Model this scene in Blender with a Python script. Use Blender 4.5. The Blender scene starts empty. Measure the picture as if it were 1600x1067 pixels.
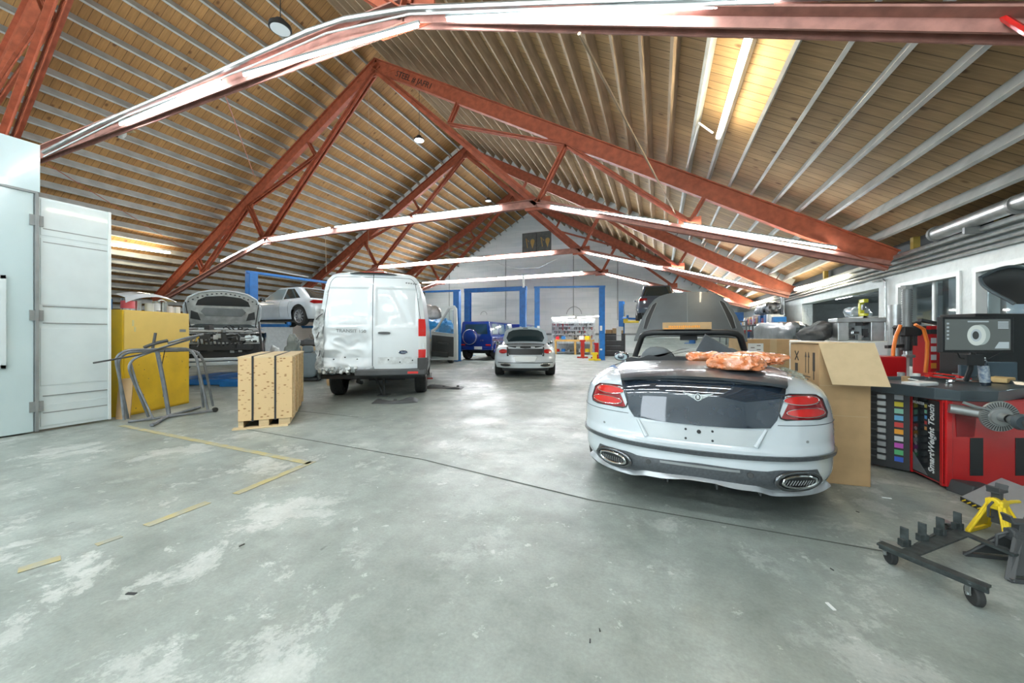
import bpy, bmesh, math, random
from mathutils import Vector, Matrix
C = bpy.context.scene.collection
sc = bpy.context.scene
rnd = random.Random(7)
PI = math.pi
# ---------- camera model (used to place things on true floor / wall / truss planes) ----------
H = 1.32; F = 580.0; Y0 = 522.0; PSI = math.atan(230 / 580); c_, s_ = math.cos(PSI), math.sin(PSI)
def ray(px, py):
    u = (px - 800) / F; v = (Y0 - py) / F
    return (u * c_ - s_, u * s_ + c_, v)
def at(px, py, d): r = ray(px, py); return Vector((r[0] * d, r[1] * d, H + r[2] * d))
def gnd(px, py, z=0.0): r = ray(px, py); t = (z - H) / r[2]; return Vector((r[0] * t, r[1] * t, z))
def onY(px, py, Y): r = ray(px, py); t = Y / r[1]; return Vector((r[0] * t, Y, H + r[2] * t))
def onX(px, py, X): r = ray(px, py); t = X / r[0]; return Vector((X, r[1] * t, H + r[2] * t))
def cam2w(x, d, z=0.0): return Vector((x * c_ - d * s_, x * s_ + d * c_, z))
cd = bpy.data.cameras.new('camera'); cam = bpy.data.objects.new('camera', cd); C.objects.link(cam)
cam.location = (0, 0, H); cam.rotation_euler = (PI / 2, 0, PSI)
cd.sensor_width = 36; cd.lens = 36 * F / 1600; cd.shift_y = -(533.5 - Y0) / 1600; cd.clip_start = 0.05; cd.clip_end = 200
sc.camera = cam

# ---------- materials ----------
MATS = {}
def mat(name, col, rough=0.5, metal=0.0, var=0.0, vscale=4.0, bump=0.0, bscale=30.0, coat=0.0, col2=None, trans=0.0, emit=None, estr=0.0, alpha=1.0, spec=0.5, aniso=None):
    if name in MATS: return MATS[name]
    m = bpy.data.materials.new(name); m.use_nodes = True
    nt = m.node_tree; b = nt.nodes['Principled BSDF']; L = nt.links
    b.inputs['Base Color'].default_value = (*col, 1); b.inputs['Roughness'].default_value = rough
    b.inputs['Metallic'].default_value = metal; b.inputs['Coat Weight'].default_value = coat
    b.inputs['Coat Roughness'].default_value = 0.04
    b.inputs['Specular IOR Level'].default_value = spec
    b.inputs['Transmission Weight'].default_value = trans; b.inputs['Alpha'].default_value = alpha
    if emit: b.inputs['Emission Color'].default_value = (*emit, 1); b.inputs['Emission Strength'].default_value = estr
    if var or bump or col2:
        tc = nt.nodes.new('ShaderNodeTexCoord')
    if var or col2:
        n = nt.nodes.new('ShaderNodeTexNoise'); n.inputs['Scale'].default_value = vscale; n.inputs['Detail'].default_value = 6
        if aniso:
            mp = nt.nodes.new('ShaderNodeMapping'); mp.inputs['Scale'].default_value = aniso
            L.new(tc.outputs['Object'], mp.inputs[0]); L.new(mp.outputs[0], n.inputs[0])
        else: L.new(tc.outputs['Object'], n.inputs[0])
        r = nt.nodes.new('ShaderNodeValToRGB')
        r.color_ramp.elements[0].position = 0.35; r.color_ramp.elements[1].position = 0.65
        c2 = col2 or tuple(max(0, min(1, k * (1 - var))) for k in col)
        r.color_ramp.elements[0].color = (*c2, 1); r.color_ramp.elements[1].color = (*col, 1)
        L.new(n.outputs['Fac'], r.inputs[0]); L.new(r.outputs[0], b.inputs['Base Color'])
    if bump:
        n2 = nt.nodes.new('ShaderNodeTexNoise'); n2.inputs['Scale'].default_value = bscale; n2.inputs['Detail'].default_value = 4
        L.new(tc.outputs['Object'], n2.inputs[0])
        bp = nt.nodes.new('ShaderNodeBump'); bp.inputs['Strength'].default_value = bump; bp.inputs['Distance'].default_value = 0.02
        L.new(n2.outputs['Fac'], bp.inputs['Height']); L.new(bp.outputs[0], b.inputs['Normal'])
    MATS[name] = m; return m

def wood_deck(name, base, dark, along='X', pitch=0.14):
    """roof boards: plank strips across the slope with dark joints, knots and grain"""
    m = bpy.data.materials.new(name); m.use_nodes = True; nt = m.node_tree; b = nt.nodes['Principled BSDF']; L = nt.links; N = nt.nodes.new
    tc = N('ShaderNodeTexCoord'); sx = N('ShaderNodeSeparateXYZ'); L.new(tc.outputs['Object'], sx.inputs[0])
    # board index along Y
    mu = N('ShaderNodeMath'); mu.operation = 'DIVIDE'; mu.inputs[1].default_value = pitch; L.new(sx.outputs['Y'], mu.inputs[0])
    fl = N('ShaderNodeMath'); fl.operation = 'FLOOR'; L.new(mu.outputs[0], fl.inputs[0])
    fr = N('ShaderNodeMath'); fr.operation = 'FRACT'; L.new(mu.outputs[0], fr.inputs[0])
    wn = N('ShaderNodeTexWhiteNoise'); wn.noise_dimensions = '1D'; L.new(fl.outputs[0], wn.inputs['W'])
    mp = N('ShaderNodeMapping'); mp.inputs['Scale'].default_value = (1.2, 14, 1.2); L.new(tc.outputs['Object'], mp.inputs[0])
    gn = N('ShaderNodeTexNoise'); gn.inputs['Scale'].default_value = 2.0; gn.inputs['Detail'].default_value = 8; L.new(mp.outputs[0], gn.inputs[0])
    rp = N('ShaderNodeValToRGB'); rp.color_ramp.elements[0].position = .3; rp.color_ramp.elements[1].position = .7
    rp.color_ramp.elements[0].color = (*[x * .72 for x in base], 1); rp.color_ramp.elements[1].color = (*base, 1); L.new(gn.outputs['Fac'], rp.inputs[0])
    mx = N('ShaderNodeMix'); mx.data_type = 'RGBA'; mx.blend_type = 'MULTIPLY'; mx.inputs[0].default_value = .55
    r2 = N('ShaderNodeValToRGB'); r2.color_ramp.elements[0].color = (.58, .55, .52, 1); r2.color_ramp.elements[1].color = (1.0, .98, .9, 1); L.new(wn.outputs['Value'], r2.inputs[0])
    L.new(rp.outputs[0], mx.inputs[6]); L.new(r2.outputs[0], mx.inputs[7])
    # knots
    vo = N('ShaderNodeTexVoronoi'); vo.inputs['Scale'].default_value = 2.2; mp2 = N('ShaderNodeMapping'); mp2.inputs['Scale'].default_value = (.8, 1.4, .8)
    L.new(tc.outputs['Object'], mp2.inputs[0]); L.new(mp2.outputs[0], vo.inputs[0])
    rk = N('ShaderNodeValToRGB'); rk.color_ramp.elements[0].position = .07; rk.color_ramp.elements[1].position = .15
    rk.color_ramp.elements[0].color = (.28, .2, .16, 1); rk.color_ramp.elements[1].color = (1, 1, 1, 1); L.new(vo.outputs['Distance'], rk.inputs[0])
    m2 = N('ShaderNodeMix'); m2.data_type = 'RGBA'; m2.blend_type = 'MULTIPLY'; m2.inputs[0].default_value = .8
    L.new(mx.outputs[2], m2.inputs[6]); L.new(rk.outputs[0], m2.inputs[7])
    # joints
    rj = N('ShaderNodeValToRGB'); e = rj.color_ramp.elements; e[0].position = .0; e[0].color = (.07, .055, .05, 1); e[1].position = .09; e[1].color = (1, 1, 1, 1)
    L.new(fr.outputs[0], rj.inputs[0])
    m3 = N('ShaderNodeMix'); m3.data_type = 'RGBA'; m3.blend_type = 'MULTIPLY'; m3.inputs[0].default_value = 1
    L.new(m2.outputs[2], m3.inputs[6]); L.new(rj.outputs[0], m3.inputs[7])
    L.new(m3.outputs[2], b.inputs['Base Color']); b.inputs['Roughness'].default_value = .75
    MATS[name] = m; return m

def floor_mat():
    m = bpy.data.materials.new('worn_concrete'); m.use_nodes = True; nt = m.node_tree; b = nt.nodes['Principled BSDF']; L = nt.links; N = nt.nodes.new
    tc = N('ShaderNodeTexCoord')
    def noise(scale, det, rough=.6, mscale=None, dist=0):
        n = N('ShaderNodeTexNoise'); n.inputs['Scale'].default_value = scale; n.inputs['Detail'].default_value = det; n.inputs['Roughness'].default_value = rough; n.inputs['Distortion'].default_value = dist
        if mscale:
            mp = N('ShaderNodeMapping'); mp.inputs['Scale'].default_value = mscale; L.new(tc.outputs['Object'], mp.inputs[0]); L.new(mp.outputs[0], n.inputs[0])
        else: L.new(tc.outputs['Object'], n.inputs[0])
        return n
    def ramp(src, p0, c0, p1, c1):
        r = N('ShaderNodeValToRGB'); e = r.color_ramp.elements; e[0].position = p0; e[0].color = (*c0, 1); e[1].position = p1; e[1].color = (*c1, 1); L.new(src.outputs[0], r.inputs[0]); return r
    def mix(a, bb, fac, mode='MIX'):
        x = N('ShaderNodeMix'); x.data_type = 'RGBA'; x.blend_type = mode
        if isinstance(fac, float): x.inputs[0].default_value = fac
        else: L.new(fac, x.inputs[0])
        L.new(a, x.inputs[6])
        if isinstance(bb, tuple): x.inputs[7].default_value = (*bb, 1)
        else: L.new(bb, x.inputs[7])
        return x.outputs[2]
    base = ramp(noise(.9, 8), .3, (.20, .232, .212), .7, (.345, .39, .36))
    g = (0.0, 0.0, 0.0); w = (1, 1, 1)
    # worn pale paint patches, more to the left and far side
    pn = noise(1.7, 12, .74, (1, 1, 1), .25); pr = ramp(pn, .53, g, .57, w)
    big = ramp(noise(.28, 3), .42, g, .6, w)
    mul = N('ShaderNodeMath'); mul.operation = 'MULTIPLY'; L.new(pr.outputs[0], mul.inputs[0]); L.new(big.outputs[0], mul.inputs[1])
    mm = N('ShaderNodeMath'); mm.operation = 'MULTIPLY'; mm.inputs[1].default_value = .62; L.new(mul.outputs[0], mm.inputs[0])
    col = mix(base.outputs[0], (.60, .63, .60), mm.outputs[0])
    # small chips
    cn = ramp(noise(7, 8, .7), .62, g, .65, w); c2 = N('ShaderNodeMath'); c2.operation = 'MULTIPLY'; c2.inputs[1].default_value = .55; L.new(cn.outputs[0], c2.inputs[0])
    col = mix(col, (.64, .67, .65), c2.outputs[0])
    # long tyre rubs towards the back
    st = ramp(noise(1.4, 6, .6, (3.2, .35, 1)), .48, w, .75, g); s2 = N('ShaderNodeMath'); s2.operation = 'MULTIPLY'; s2.inputs[1].default_value = .22; L.new(st.outputs[0], s2.inputs[0])
    col = mix(col, (.20, .215, .20), s2.outputs[0])
    # dark drips and specks
    dk = ramp(noise(4.3, 6, .65, (1.0, .6, 1)), .69, g, .72, w); d2 = N('ShaderNodeMath'); d2.operation = 'MULTIPLY'; d2.inputs[1].default_value = .55; L.new(dk.outputs[0], d2.inputs[0])
    col = mix(col, (.10, .11, .10), d2.outputs[0])
    # brown oil film
    br = ramp(noise(.7, 4, .5, (1, 1, 1), .2), .6, g, .78, w); b2 = N('ShaderNodeMath'); b2.operation = 'MULTIPLY'; b2.inputs[1].default_value = .45; L.new(br.outputs[0], b2.inputs[0])
    col = mix(col, (.30, .27, .20), b2.outputs[0])
    fine = ramp(noise(60, 4, .6), .3, (.86, .86, .86), .7, (1.08, 1.08, 1.08))
    col = mix(col, fine.outputs[0], .8, 'MULTIPLY')
    mid = ramp(noise(3.2, 9, .72), .36, (.80, .81, .80), .62, (1.1, 1.1, 1.1)); col = mix(col, mid.outputs[0], 1.0, 'MULTIPLY')
    L.new(col, b.inputs['Base Color'])
    rr = ramp(noise(1.5, 5), .3, (.32,) * 3, .7, (.6,) * 3); L.new(rr.outputs[0], b.inputs['Roughness'])
    bp = N('ShaderNodeBump'); bp.inputs['Strength'].default_value = .12; bp.inputs['Distance'].default_value = .01; L.new(noise(35, 6).outputs[0], bp.inputs['Height']); L.new(bp.outputs[0], b.inputs['Normal'])
    return m

# ---------- mesh builder ----------
class MB:
    def __init__(s): s.v = []; s.f = []; s.m = []
    def add(s, vs, fs, mi=0):
        o = len(s.v); s.v += [tuple(v) for v in vs]; s.f += [tuple(i + o for i in f) for f in fs]; s.m += [mi] * len(fs); return s
    def box(s, c, d, rz=0, mi=0, rot=None):
        x, y, z = d[0] / 2, d[1] / 2, d[2] / 2
        R = rot if rot is not None else Matrix.Rotation(rz, 3, 'Z')
        vs = [Vector(c) + R @ Vector(p) for p in ((-x, -y, -z), (x, -y, -z), (x, y, -z), (-x, y, -z), (-x, -y, z), (x, -y, z), (x, y, z), (-x, y, z))]
        return s.add(vs, ((0, 3, 2, 1), (4, 5, 6, 7), (0, 1, 5, 4), (1, 2, 6, 5), (2, 3, 7, 6), (3, 0, 4, 7)), mi)
    def bx(s, x0, x1, y0, y1, z0, z1, mi=0): return s.box(((x0 + x1) / 2, (y0 + y1) / 2, (z0 + z1) / 2), (abs(x1 - x0), abs(y1 - y0), abs(z1 - z0)), 0, mi)
    def bar(s, p0, p1, w, h, up=(0, 0, 1), mi=0):
        p0 = Vector(p0); p1 = Vector(p1); d = (p1 - p0); l = d.length
        if l < 1e-6: return s
        d /= l; u = Vector(up)
        x = d.cross(u)
        if x.length < 1e-4: x = d.cross(Vector((1, 0, 0)))
        x.normalize(); u = x.cross(d).normalized()
        R = Matrix((x, d, u)).transposed()
        return s.box((p0 + p1) / 2, (w, l, h), 0, mi, R)
    def tube(s, pts, r, n=8, closed=False, mi=0, caps=True):
        pts = [Vector(p) for p in pts]; k = len(pts); rings = []
        rr = r if isinstance(r, (list, tuple)) else [r] * k
        prev = None
        for i in range(k):
            if closed: t = pts[(i + 1) % k] - pts[i - 1]
            else: t = pts[min(i + 1, k - 1)] - pts[max(i - 1, 0)]
            t.normalize()
            if prev is None:
                a = Vector((0, 0, 1)) if abs(t.z) < .9 else Vector((1, 0, 0)); a = t.cross(a).normalized()
            else: a = (prev - t * prev.dot(t)).normalized()
            prev = a; bb = t.cross(a)
            rings.append([pts[i] + (a * math.cos(2 * PI * j / n) + bb * math.sin(2 * PI * j / n)) * rr[i] for j in range(n)])
        vs = [p for rg in rings for p in rg]; fs = []
        for i in range(k if closed else k - 1):
            i2 = (i + 1) % k
            for j in range(n):
                j2 = (j + 1) % n; fs.append((i * n + j, i * n + j2, i2 * n + j2, i2 * n + j))
        if not closed and caps: fs.append(tuple(reversed(range(n)))); fs.append(tuple((k - 1) * n + j for j in range(n)))
        return s.add(vs, fs, mi)
    def cyl(s, p0, p1, r0, r1=None, n=16, mi=0): return s.tube([p0, p1], [r0, r0 if r1 is None else r1], n, mi=mi)
    def lathe(s, prof, n=24, o=(0, 0, 0), axis='Z', mi=0, cap=True):
        vs = []; fs = []; k = len(prof); o = Vector(o)
        for i, (r, z) in enumerate(prof):
            for j in range(n):
                a = 2 * PI * j / n; p = (r * math.cos(a), r * math.sin(a), z)
                if axis == 'X': p = (p[2], p[0], p[1])
                elif axis == 'Y': p = (p[0], p[2], p[1])
                vs.append(o + Vector(p))
        for i in range(k - 1):
            for j in range(n):
                j2 = (j + 1) % n; fs.append((i * n + j, i * n + j2, (i + 1) * n + j2, (i + 1) * n + j))
        if cap and prof[0][0] > 1e-5: fs.append(tuple(reversed(range(n))))
        if cap and prof[-1][0] > 1e-5: fs.append(tuple((k - 1) * n + j for j in range(n)))
        return s.add(vs, fs, mi)
    def prism(s, poly, fn0, fn1, mi=0):
        n = len(poly); vs = [fn0(*p) for p in poly] + [fn1(*p) for p in poly]
        fs = [tuple(range(n)), tuple(reversed(range(n, 2 * n)))] + [(i, (i + 1) % n, n + (i + 1) % n, n + i) for i in range(n)]
        return s.add(vs, fs, mi)
    def grid(s, fn, nu, nv, mi=0, skip=None):
        vs = [fn(i / nu, j / nv) for i in range(nu + 1) for j in range(nv + 1)]; fs = []
        for i in range(nu):
            for j in range(nv):
                if skip and skip((i + .5) / nu, (j + .5) / nv): continue
                a = i * (nv + 1) + j; fs.append((a, a + 1, a + nv + 2, a + nv + 1))
        return s.add(vs, fs, mi)
    def patch(s, poly, fn, step=.05, thick=.006, mi=0):
        """2D polygon cut into a fine grid and laid on the surface fn(a, b, off)"""
        bm = bmesh.new(); f = bm.faces.new([bm.verts.new((p[0], p[1], 0)) for p in poly])
        for ax in (0, 1):
            lo = min(p[ax] for p in poly); hi = max(p[ax] for p in poly); k = lo + step
            while k < hi - step * .2:
                no = (1, 0, 0) if ax == 0 else (0, 1, 0); co = (k, 0, 0) if ax == 0 else (0, k, 0)
                bmesh.ops.bisect_plane(bm, geom=bm.verts[:] + bm.edges[:] + bm.faces[:], plane_co=co, plane_no=no); k += step
        bm.verts.ensure_lookup_table(); bm.verts.index_update()
        nv = len(bm.verts); top = [fn(v.co.x, v.co.y, 0.0) for v in bm.verts]; bot = [fn(v.co.x, v.co.y, -thick) for v in bm.verts]
        fs = [tuple(v.index for v in f.verts) for f in bm.faces] + [tuple(nv + v.index for v in reversed(f.verts)) for f in bm.faces]
        for e in bm.edges:
            if len(e.link_faces) == 1:
                a, b2 = e.verts[0].index, e.verts[1].index; fs.append((a, b2, nv + b2, nv + a))
        bm.free(); return s.add(top + bot, fs, mi)
    def build(s, name, mats, parent=None, smooth=False, bevel=0, seg=2, auto=None, sub=0, norm=True):
        me = bpy.data.meshes.new(name); me.from_pydata(s.v, [], s.f)
        if not isinstance(mats, (list, tuple)): mats = [mats]
        for m in mats: me.materials.append(m)
        if len(mats) > 1: me.polygons.foreach_set('material_index', s.m)
        if norm:
            bm = bmesh.new(); bm.from_mesh(me); bmesh.ops.remove_doubles(bm, verts=bm.verts, dist=1e-5) if norm == 2 else None
            bmesh.ops.recalc_face_normals(bm, faces=bm.faces); bm.to_mesh(me); bm.free()
        if smooth:
            me.polygons.foreach_set('use_smooth', [True] * len(me.polygons))
            if auto is None: auto = 40
            if auto: me.set_sharp_from_angle(angle=math.radians(auto))
        o = bpy.data.objects.new(name, me); C.objects.link(o)
        if parent: o.parent = parent
        if bevel:
            b = o.modifiers.new('b', 'BEVEL'); b.width = bevel; b.segments = seg; b.limit_method = 'ANGLE'; b.angle_limit = .6
        if sub:
            b = o.modifiers.new('s', 'SUBSURF'); b.levels = sub; b.render_levels = sub
        return o
def thing(name, label, cat, loc=(0, 0, 0), rz=0, group=None):
    o = bpy.data.objects.new(name, None); C.objects.link(o); o.location = loc; o.rotation_euler = (0, 0, rz); o.empty_display_size = .1
    return tag(o, label, cat, group)
def tag(o, label, cat, group=None, kind=None):
    o['label'] = label; o['category'] = cat
    if group: o['group'] = group
    if kind: o['kind'] = kind
    return o
def struct(o): o['kind'] = 'structure'; return o
def copy_tree(o, parent=None):
    c = o.copy(); C.objects.link(c)
    if parent: c.parent = parent
    for ch in o.children: copy_tree(ch, c)
    return c
def text(body, size, matrix_fn, name, m, parent, depth=.002, bold=0.0, align='CENTER', shear=0, xs=1.0):
    """lettering as a mesh part; matrix_fn maps local (x, y, z) lettering coordinates"""
    cu = bpy.data.curves.new(name, 'FONT'); cu.body = body; cu.size = size; cu.extrude = depth; cu.align_x = align; cu.align_y = 'CENTER'; cu.offset = bold; cu.shear = shear; cu.resolution_u = 3
    t = bpy.data.objects.new(name, cu); C.objects.link(t)
    dg = bpy.context.evaluated_depsgraph_get(); me = bpy.data.meshes.new_from_object(t.evaluated_get(dg))
    bpy.data.objects.remove(t); bpy.data.curves.remove(cu)
    for v in me.vertices: v.co = matrix_fn(v.co.x * xs, v.co.y, v.co.z)
    me.materials.clear(); me.materials.append(m)
    o = bpy.data.objects.new(name, me); C.objects.link(o)
    if parent: o.parent = parent
    return o
def lerp(a, b, t): return a + (b - a) * t
def interp(tab, x):
    if x <= tab[0][0]: return tab[0][1]
    for (a, fa), (b, fb) in zip(tab, tab[1:]):
        if x <= b:
            t = (x - a) / (b - a); t = t * t * (3 - 2 * t); return fa + (fb - fa) * t
    return tab[-1][1]
def linterp(tab, x):
    if x <= tab[0][0]: return tab[0][1]
    for (a, fa), (b, fb) in zip(tab, tab[1:]):
        if x <= b: return fa + (fb - fa) * (x - a) / (b - a)
    return tab[-1][1]
M_RED = mat('oxide_red_steel', (.42, .105, .05), .55, var=.35, vscale=6, bump=.1)
M_PINK = mat('faded_red_steel', (.42, .20, .16), .6, var=.3, vscale=9)
M_WHITE = mat('white_paint', (.74, .78, .77), .5, var=.08)
M_JGREY = mat('grey_painted_joist', (.46, .48, .46), .6, var=.25, vscale=3)
M_JWOOD = mat('bare_wood_joist', (.42, .31, .20), .7, var=.3, vscale=3, aniso=(4, .6, 4))
M_BLACK = mat('black_plastic', (.018, .02, .021), .5)
M_DGREY = mat('dark_grey_plastic', (.06, .065, .067), .6, var=.2)
M_MGREY = mat('mid_grey_metal', (.26, .28, .28), .5, .3, var=.2)
M_GALV = mat('galvanised_steel', (.50, .53, .53), .38, .8, var=.25, vscale=8)
M_CHROME = mat('chrome', (.78, .8, .8), .12, 1.0)
M_RUBBER = mat('tyre_rubber', (.03, .032, .032), .75, var=.3, vscale=20)
M_BLUE = mat('blue_lift_paint', (.012, .165, .50), .4, var=.25, vscale=5)
M_YEL = mat('yellow_cabinet_paint', (.80, .50, .015), .45, col2=(.68, .44, .03), vscale=5)
M_CARD = mat('brown_cardboard', (.44, .29, .145), .8, var=.12, vscale=7)
M_LED = mat('lit_tube', (1, 1, 1), .4, emit=(.86, .95, 1.0), estr=72)
M_WARM = mat('warm_lit_tube', (1, 1, 1), .4, emit=(1.0, .86, .62), estr=40)
M_GLASS = mat('clear_glass', (.75, .85, .85), .03, trans=1.0)
M_RDPAINT = mat('machine_red', (.55, .012, .015), .28, coat=.5, var=.12)
# =================== the building ===================
TY = [3.6, 10.0, 16.3, 22.6]; GY = 27.0; FY = -9.0
RX, RZ = -8.93, 10.66; HRX, HRZ = 4.57, 3.03; HLX, HLZ = -22.2, 3.0
SR = (HRZ - RZ) / (HRX - RX); SL = (HLZ - RZ) / (HLX - RX)
M_FLOOR = floor_mat()
mb = MB(); mb.add([(-26, FY, 0), (12, FY, 0), (12, GY + .3, 0), (-26, GY + .3, 0)], [(0, 1, 2, 3)]); struct(mb.build('floor', M_FLOOR, norm=False))
DECK = wood_deck('roof_boards', (.46, .245, .085), None, pitch=.16)
DECKR = wood_deck('roof_boards_weathered', (.50, .33, .16), None, pitch=.20)
JD = .24
def roofz(x): return (RZ + SR * (x - RX)) if x > RX else (RZ + SL * (x - RX))
oz = JD / math.cos(math.atan(abs(SR)))
for nm, x0, x1, m in (('ceiling_left', HLX - 2.5, RX, DECK), ('ceiling_right', RX, 5.6, DECKR)):
    mb = MB(); za, zb = roofz(x0 + 1e-4) + oz, roofz(x1 - 1e-4) + oz
    if nm == 'ceiling_left': zb = RZ + oz
    else: za = RZ + oz
    mb.add([(x0, FY, za), (x1, FY, zb), (x1, GY + .3, zb), (x0, GY + .3, za), (x0, FY, za + .1), (x1, FY, zb + .1), (x1, GY + .3, zb + .1), (x0, GY + .3, za + .1)],
           [(0, 3, 2, 1), (4, 5, 6, 7), (0, 1, 5, 4), (1, 2, 6, 5), (2, 3, 7, 6), (3, 0, 4, 7)])
    struct(mb.build(nm, m))
# joists: each one a long timber running front to back
def joist(x, side, m, label, grp):
    sl = SR if side > 0 else SL
    u = Vector((1, 0, sl)).normalized(); n = Vector((-u.z, 0, u.x))
    mb = MB(); p = Vector((x, 0, roofz(x)))
    a = p + n * (JD / 2 + .004)
    mb.bar((a.x, FY, a.z), (a.x, GY, a.z), .05, JD - .008, up=n)
    tag(mb.build('roof_joist', m), label, 'joist', grp)
x = 4.19; i = 0
while x > RX + .3:
    if i < 9: joist(x, 1, M_JGREY, 'grey-painted timber joist low on the right roof slope above the windows', 'grey joists low on the right roof slope')
    else: joist(x, 1, M_JWOOD, 'bare brown timber joist high on the right roof slope', 'brown joists high on the right roof slope')
    x -= .447; i += 1
x = RX - .3
while x > HLX - 2.3:
    joist(x, -1, M_JGREY, 'grey-painted timber joist of the left roof slope', 'grey joists of the left roof slope'); x -= .478
# trusses
def truss(Y, label, nR=(-3.19, 5.0), nL=(-14.45, 5.0), lettering=None, board=False, s=1.0):
    t = thing('roof_truss', label, 'roof truss', (0, Y, 0), 0, None)
    A = Vector((RX, 0, RZ)); dz = -.22
    for sd, Hx, Hz, N in ((1, HRX, HRZ, nR), (-1, HLX, HLZ, nL)):
        Hh = Vector((Hx, 0, Hz)); N = Vector((N[0], 0, N[1])); ln = lambda k: A.lerp(Hh, k)
        n = Vector((Hh.z - A.z, 0, -(Hh.x - A.x))).normalized()
        if n.z > 0: n = -n
        # I section top chord: web with two flanges and splice plates
        mb = MB(); o = n * .21
        mb.bar(A + o, Hh + o, .02, .40, up=n); mb.bar(A + n * .015, Hh + n * .015, .16, .025, up=n); mb.bar(A + n * .405, Hh + n * .405, .16, .025, up=n)
        tc_ = mb.build('top_chord', M_RED, t)
        M_ = (N + Hh) / 2 + Vector((0, 0, .02))
        P = ln(.50) + n * .40; Q = ln(.75) + n * .40; K = A.lerp(N, .5); R = ln(.25) + n * .40
        def dbl(name, p0, p1, w, m=M_RED, gap=.05):
            mb = MB(); p0 = Vector(p0); p1 = Vector(p1)
            for q in (-1, 1):
                off = Vector((0, q * gap, 0)); mb.bar(p0 + off, p1 + off, .018, w, up=(0, 1, 0) if False else n)
                mb.bar(p0 + off * 1.9 , p1 + off * 1.9, w * .6, .018, up=n)
            return mb.build(name, m, t)
        dbl('tie_member', A + n * .3, N, .20)
        dbl('bottom_chord', N, Hh + n * .35, .20, M_PINK)
        dbl('web_member', N, P, .13); dbl('web_member', P, M_, .12); dbl('web_member', M_, Q, .10)
        dbl('web_member', K, R, .09); dbl('web_member', K, P, .09)
        for nm, c, w, h in (('gusset_plate', N, .75, .34), ('gusset_plate', M_, .5, .26), ('gusset_plate', P, .5, .3)):
            mb = MB(); mb.bar(c - Vector((w / 2, 0, 0)), c + Vector((w / 2, 0, 0)), .03, h); mb.build(nm, M_RED, t)
    mb = MB(); a = Vector((nL[0], 0, nL[1])); b = Vector((nR[0], 0, nR[1]))
    for q in (-1, 1):
        mb.bar(a + Vector((0, q * .05, 0)), b + Vector((0, q * .05, 0)), .018, .2); mb.bar(a + Vector((0, q * .095, .09)), b + Vector((0, q * .095, .09)), .1, .018)
    mb.build('bottom_chord', M_PINK, t)
    mb = MB(); mb.prism([(-.8, -.1), (.8, -.1), (0.15, .35), (-.15, .35)], lambda p, q: (RX + p, -.03, RZ - .5 + q), lambda p, q: (RX + p, .03, RZ - .5 + q)); mb.build('ridge_plate', M_RED, t)
    if board:
        for sd, Hx, Hz in ((1, HRX, HRZ), (-1, HLX, HLZ)):
            mb = MB(); k = 28
            a0 = A; b0 = Vector((Hx, 0, Hz))
            for i in range(k):
                p = a0.lerp(b0, i / k); q = a0.lerp(b0, (i + .93) / k); mb.bar(p + Vector((0, 0, .14)), q + Vector((0, 0, .14)), .02, .25)
            mb.build('white_blocking', M_WHITE, t)
    if lettering:
        u = Vector((HRX - RX, 0, HRZ - RZ)).normalized(); n = Vector((-u.z, 0, u.x)); c0 = A + u * 1.9 - n * .22
        text(lettering, .26, lambda a, b, z: c0 + u * a + n * b + Vector((0, -.02 - z, 0)), 'stencilled_lettering', M_BLACK, t, .002)
    return t
truss(TY[0], 'red steel roof truss passing close overhead along the top of the picture', nR=(-2.75, 5.05), nL=(-14.4, 5.05))
truss(TY[1], 'red steel roof truss with black stencilled lettering, next beyond the overhead one', lettering='STEEL # JAFR1')
truss(TY[2], 'red steel roof truss with white blocking along its top chords', board=True)
truss(TY[3], 'farthest red steel roof truss, just before the white gable wall')
# gable wall
mw = bpy.data.materials.new('white_block_wall'); mw.use_nodes = True; nt = mw.node_tree; b = nt.nodes['Principled BSDF']
tcn = nt.nodes.new('ShaderNodeTexCoord'); mp = nt.nodes.new('ShaderNodeMapping'); mp.inputs['Rotation'].default_value = (PI / 2, 0, 0); br = nt.nodes.new('ShaderNodeTexBrick')
br.inputs['Scale'].default_value = 1; br.inputs['Brick Width'].default_value = .8; br.inputs['Row Height'].default_value = .4; br.inputs['Mortar Size'].default_value = .012
br.inputs['Color1'].default_value = (.84, .88, .87, 1); br.inputs['Color2'].default_value = (.88, .91, .90, 1); br.inputs['Mortar'].default_value = (.78, .82, .81, 1)
nt.links.new(tcn.outputs['Object'], mp.inputs[0]); nt.links.new(mp.outputs[0], br.inputs[0])
nz = nt.nodes.new('ShaderNodeTexNoise'); nz.inputs['Scale'].default_value = .9; nz.inputs['Detail'].default_value = 5
mz = nt.nodes.new('ShaderNodeMapping'); mz.inputs['Scale'].default_value = (.15, 1, 1.2); nt.links.new(tcn.outputs['Object'], mz.inputs[0]); nt.links.new(mz.outputs[0], nz.inputs[0])
rz_ = nt.nodes.new('ShaderNodeValToRGB'); rz_.color_ramp.elements[0].position = .42; rz_.color_ramp.elements[0].color = (.80, .84, .84, 1); rz_.color_ramp.elements[1].position = .55; rz_.color_ramp.elements[1].color = (1, 1, 1, 1)
nt.links.new(nz.outputs[0], rz_.inputs[0]); mx = nt.nodes.new('ShaderNodeMix'); mx.data_type = 'RGBA'; mx.blend_type = 'MULTIPLY'; mx.inputs[0].default_value = 1
nt.links.new(br.outputs[0], mx.inputs[6]); nt.links.new(rz_.outputs[0], mx.inputs[7]); nt.links.new(mx.outputs[2], b.inputs['Base Color']); b.inputs['Roughness'].default_value = .7
mb = MB(); prof = [(HLX - 2.5, 0), (5.6, 0), (5.6, roofz(5.6) + .25), (RX, RZ + .25), (HLX - 2.5, roofz(HLX - 2.5) + .25)]
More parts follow.
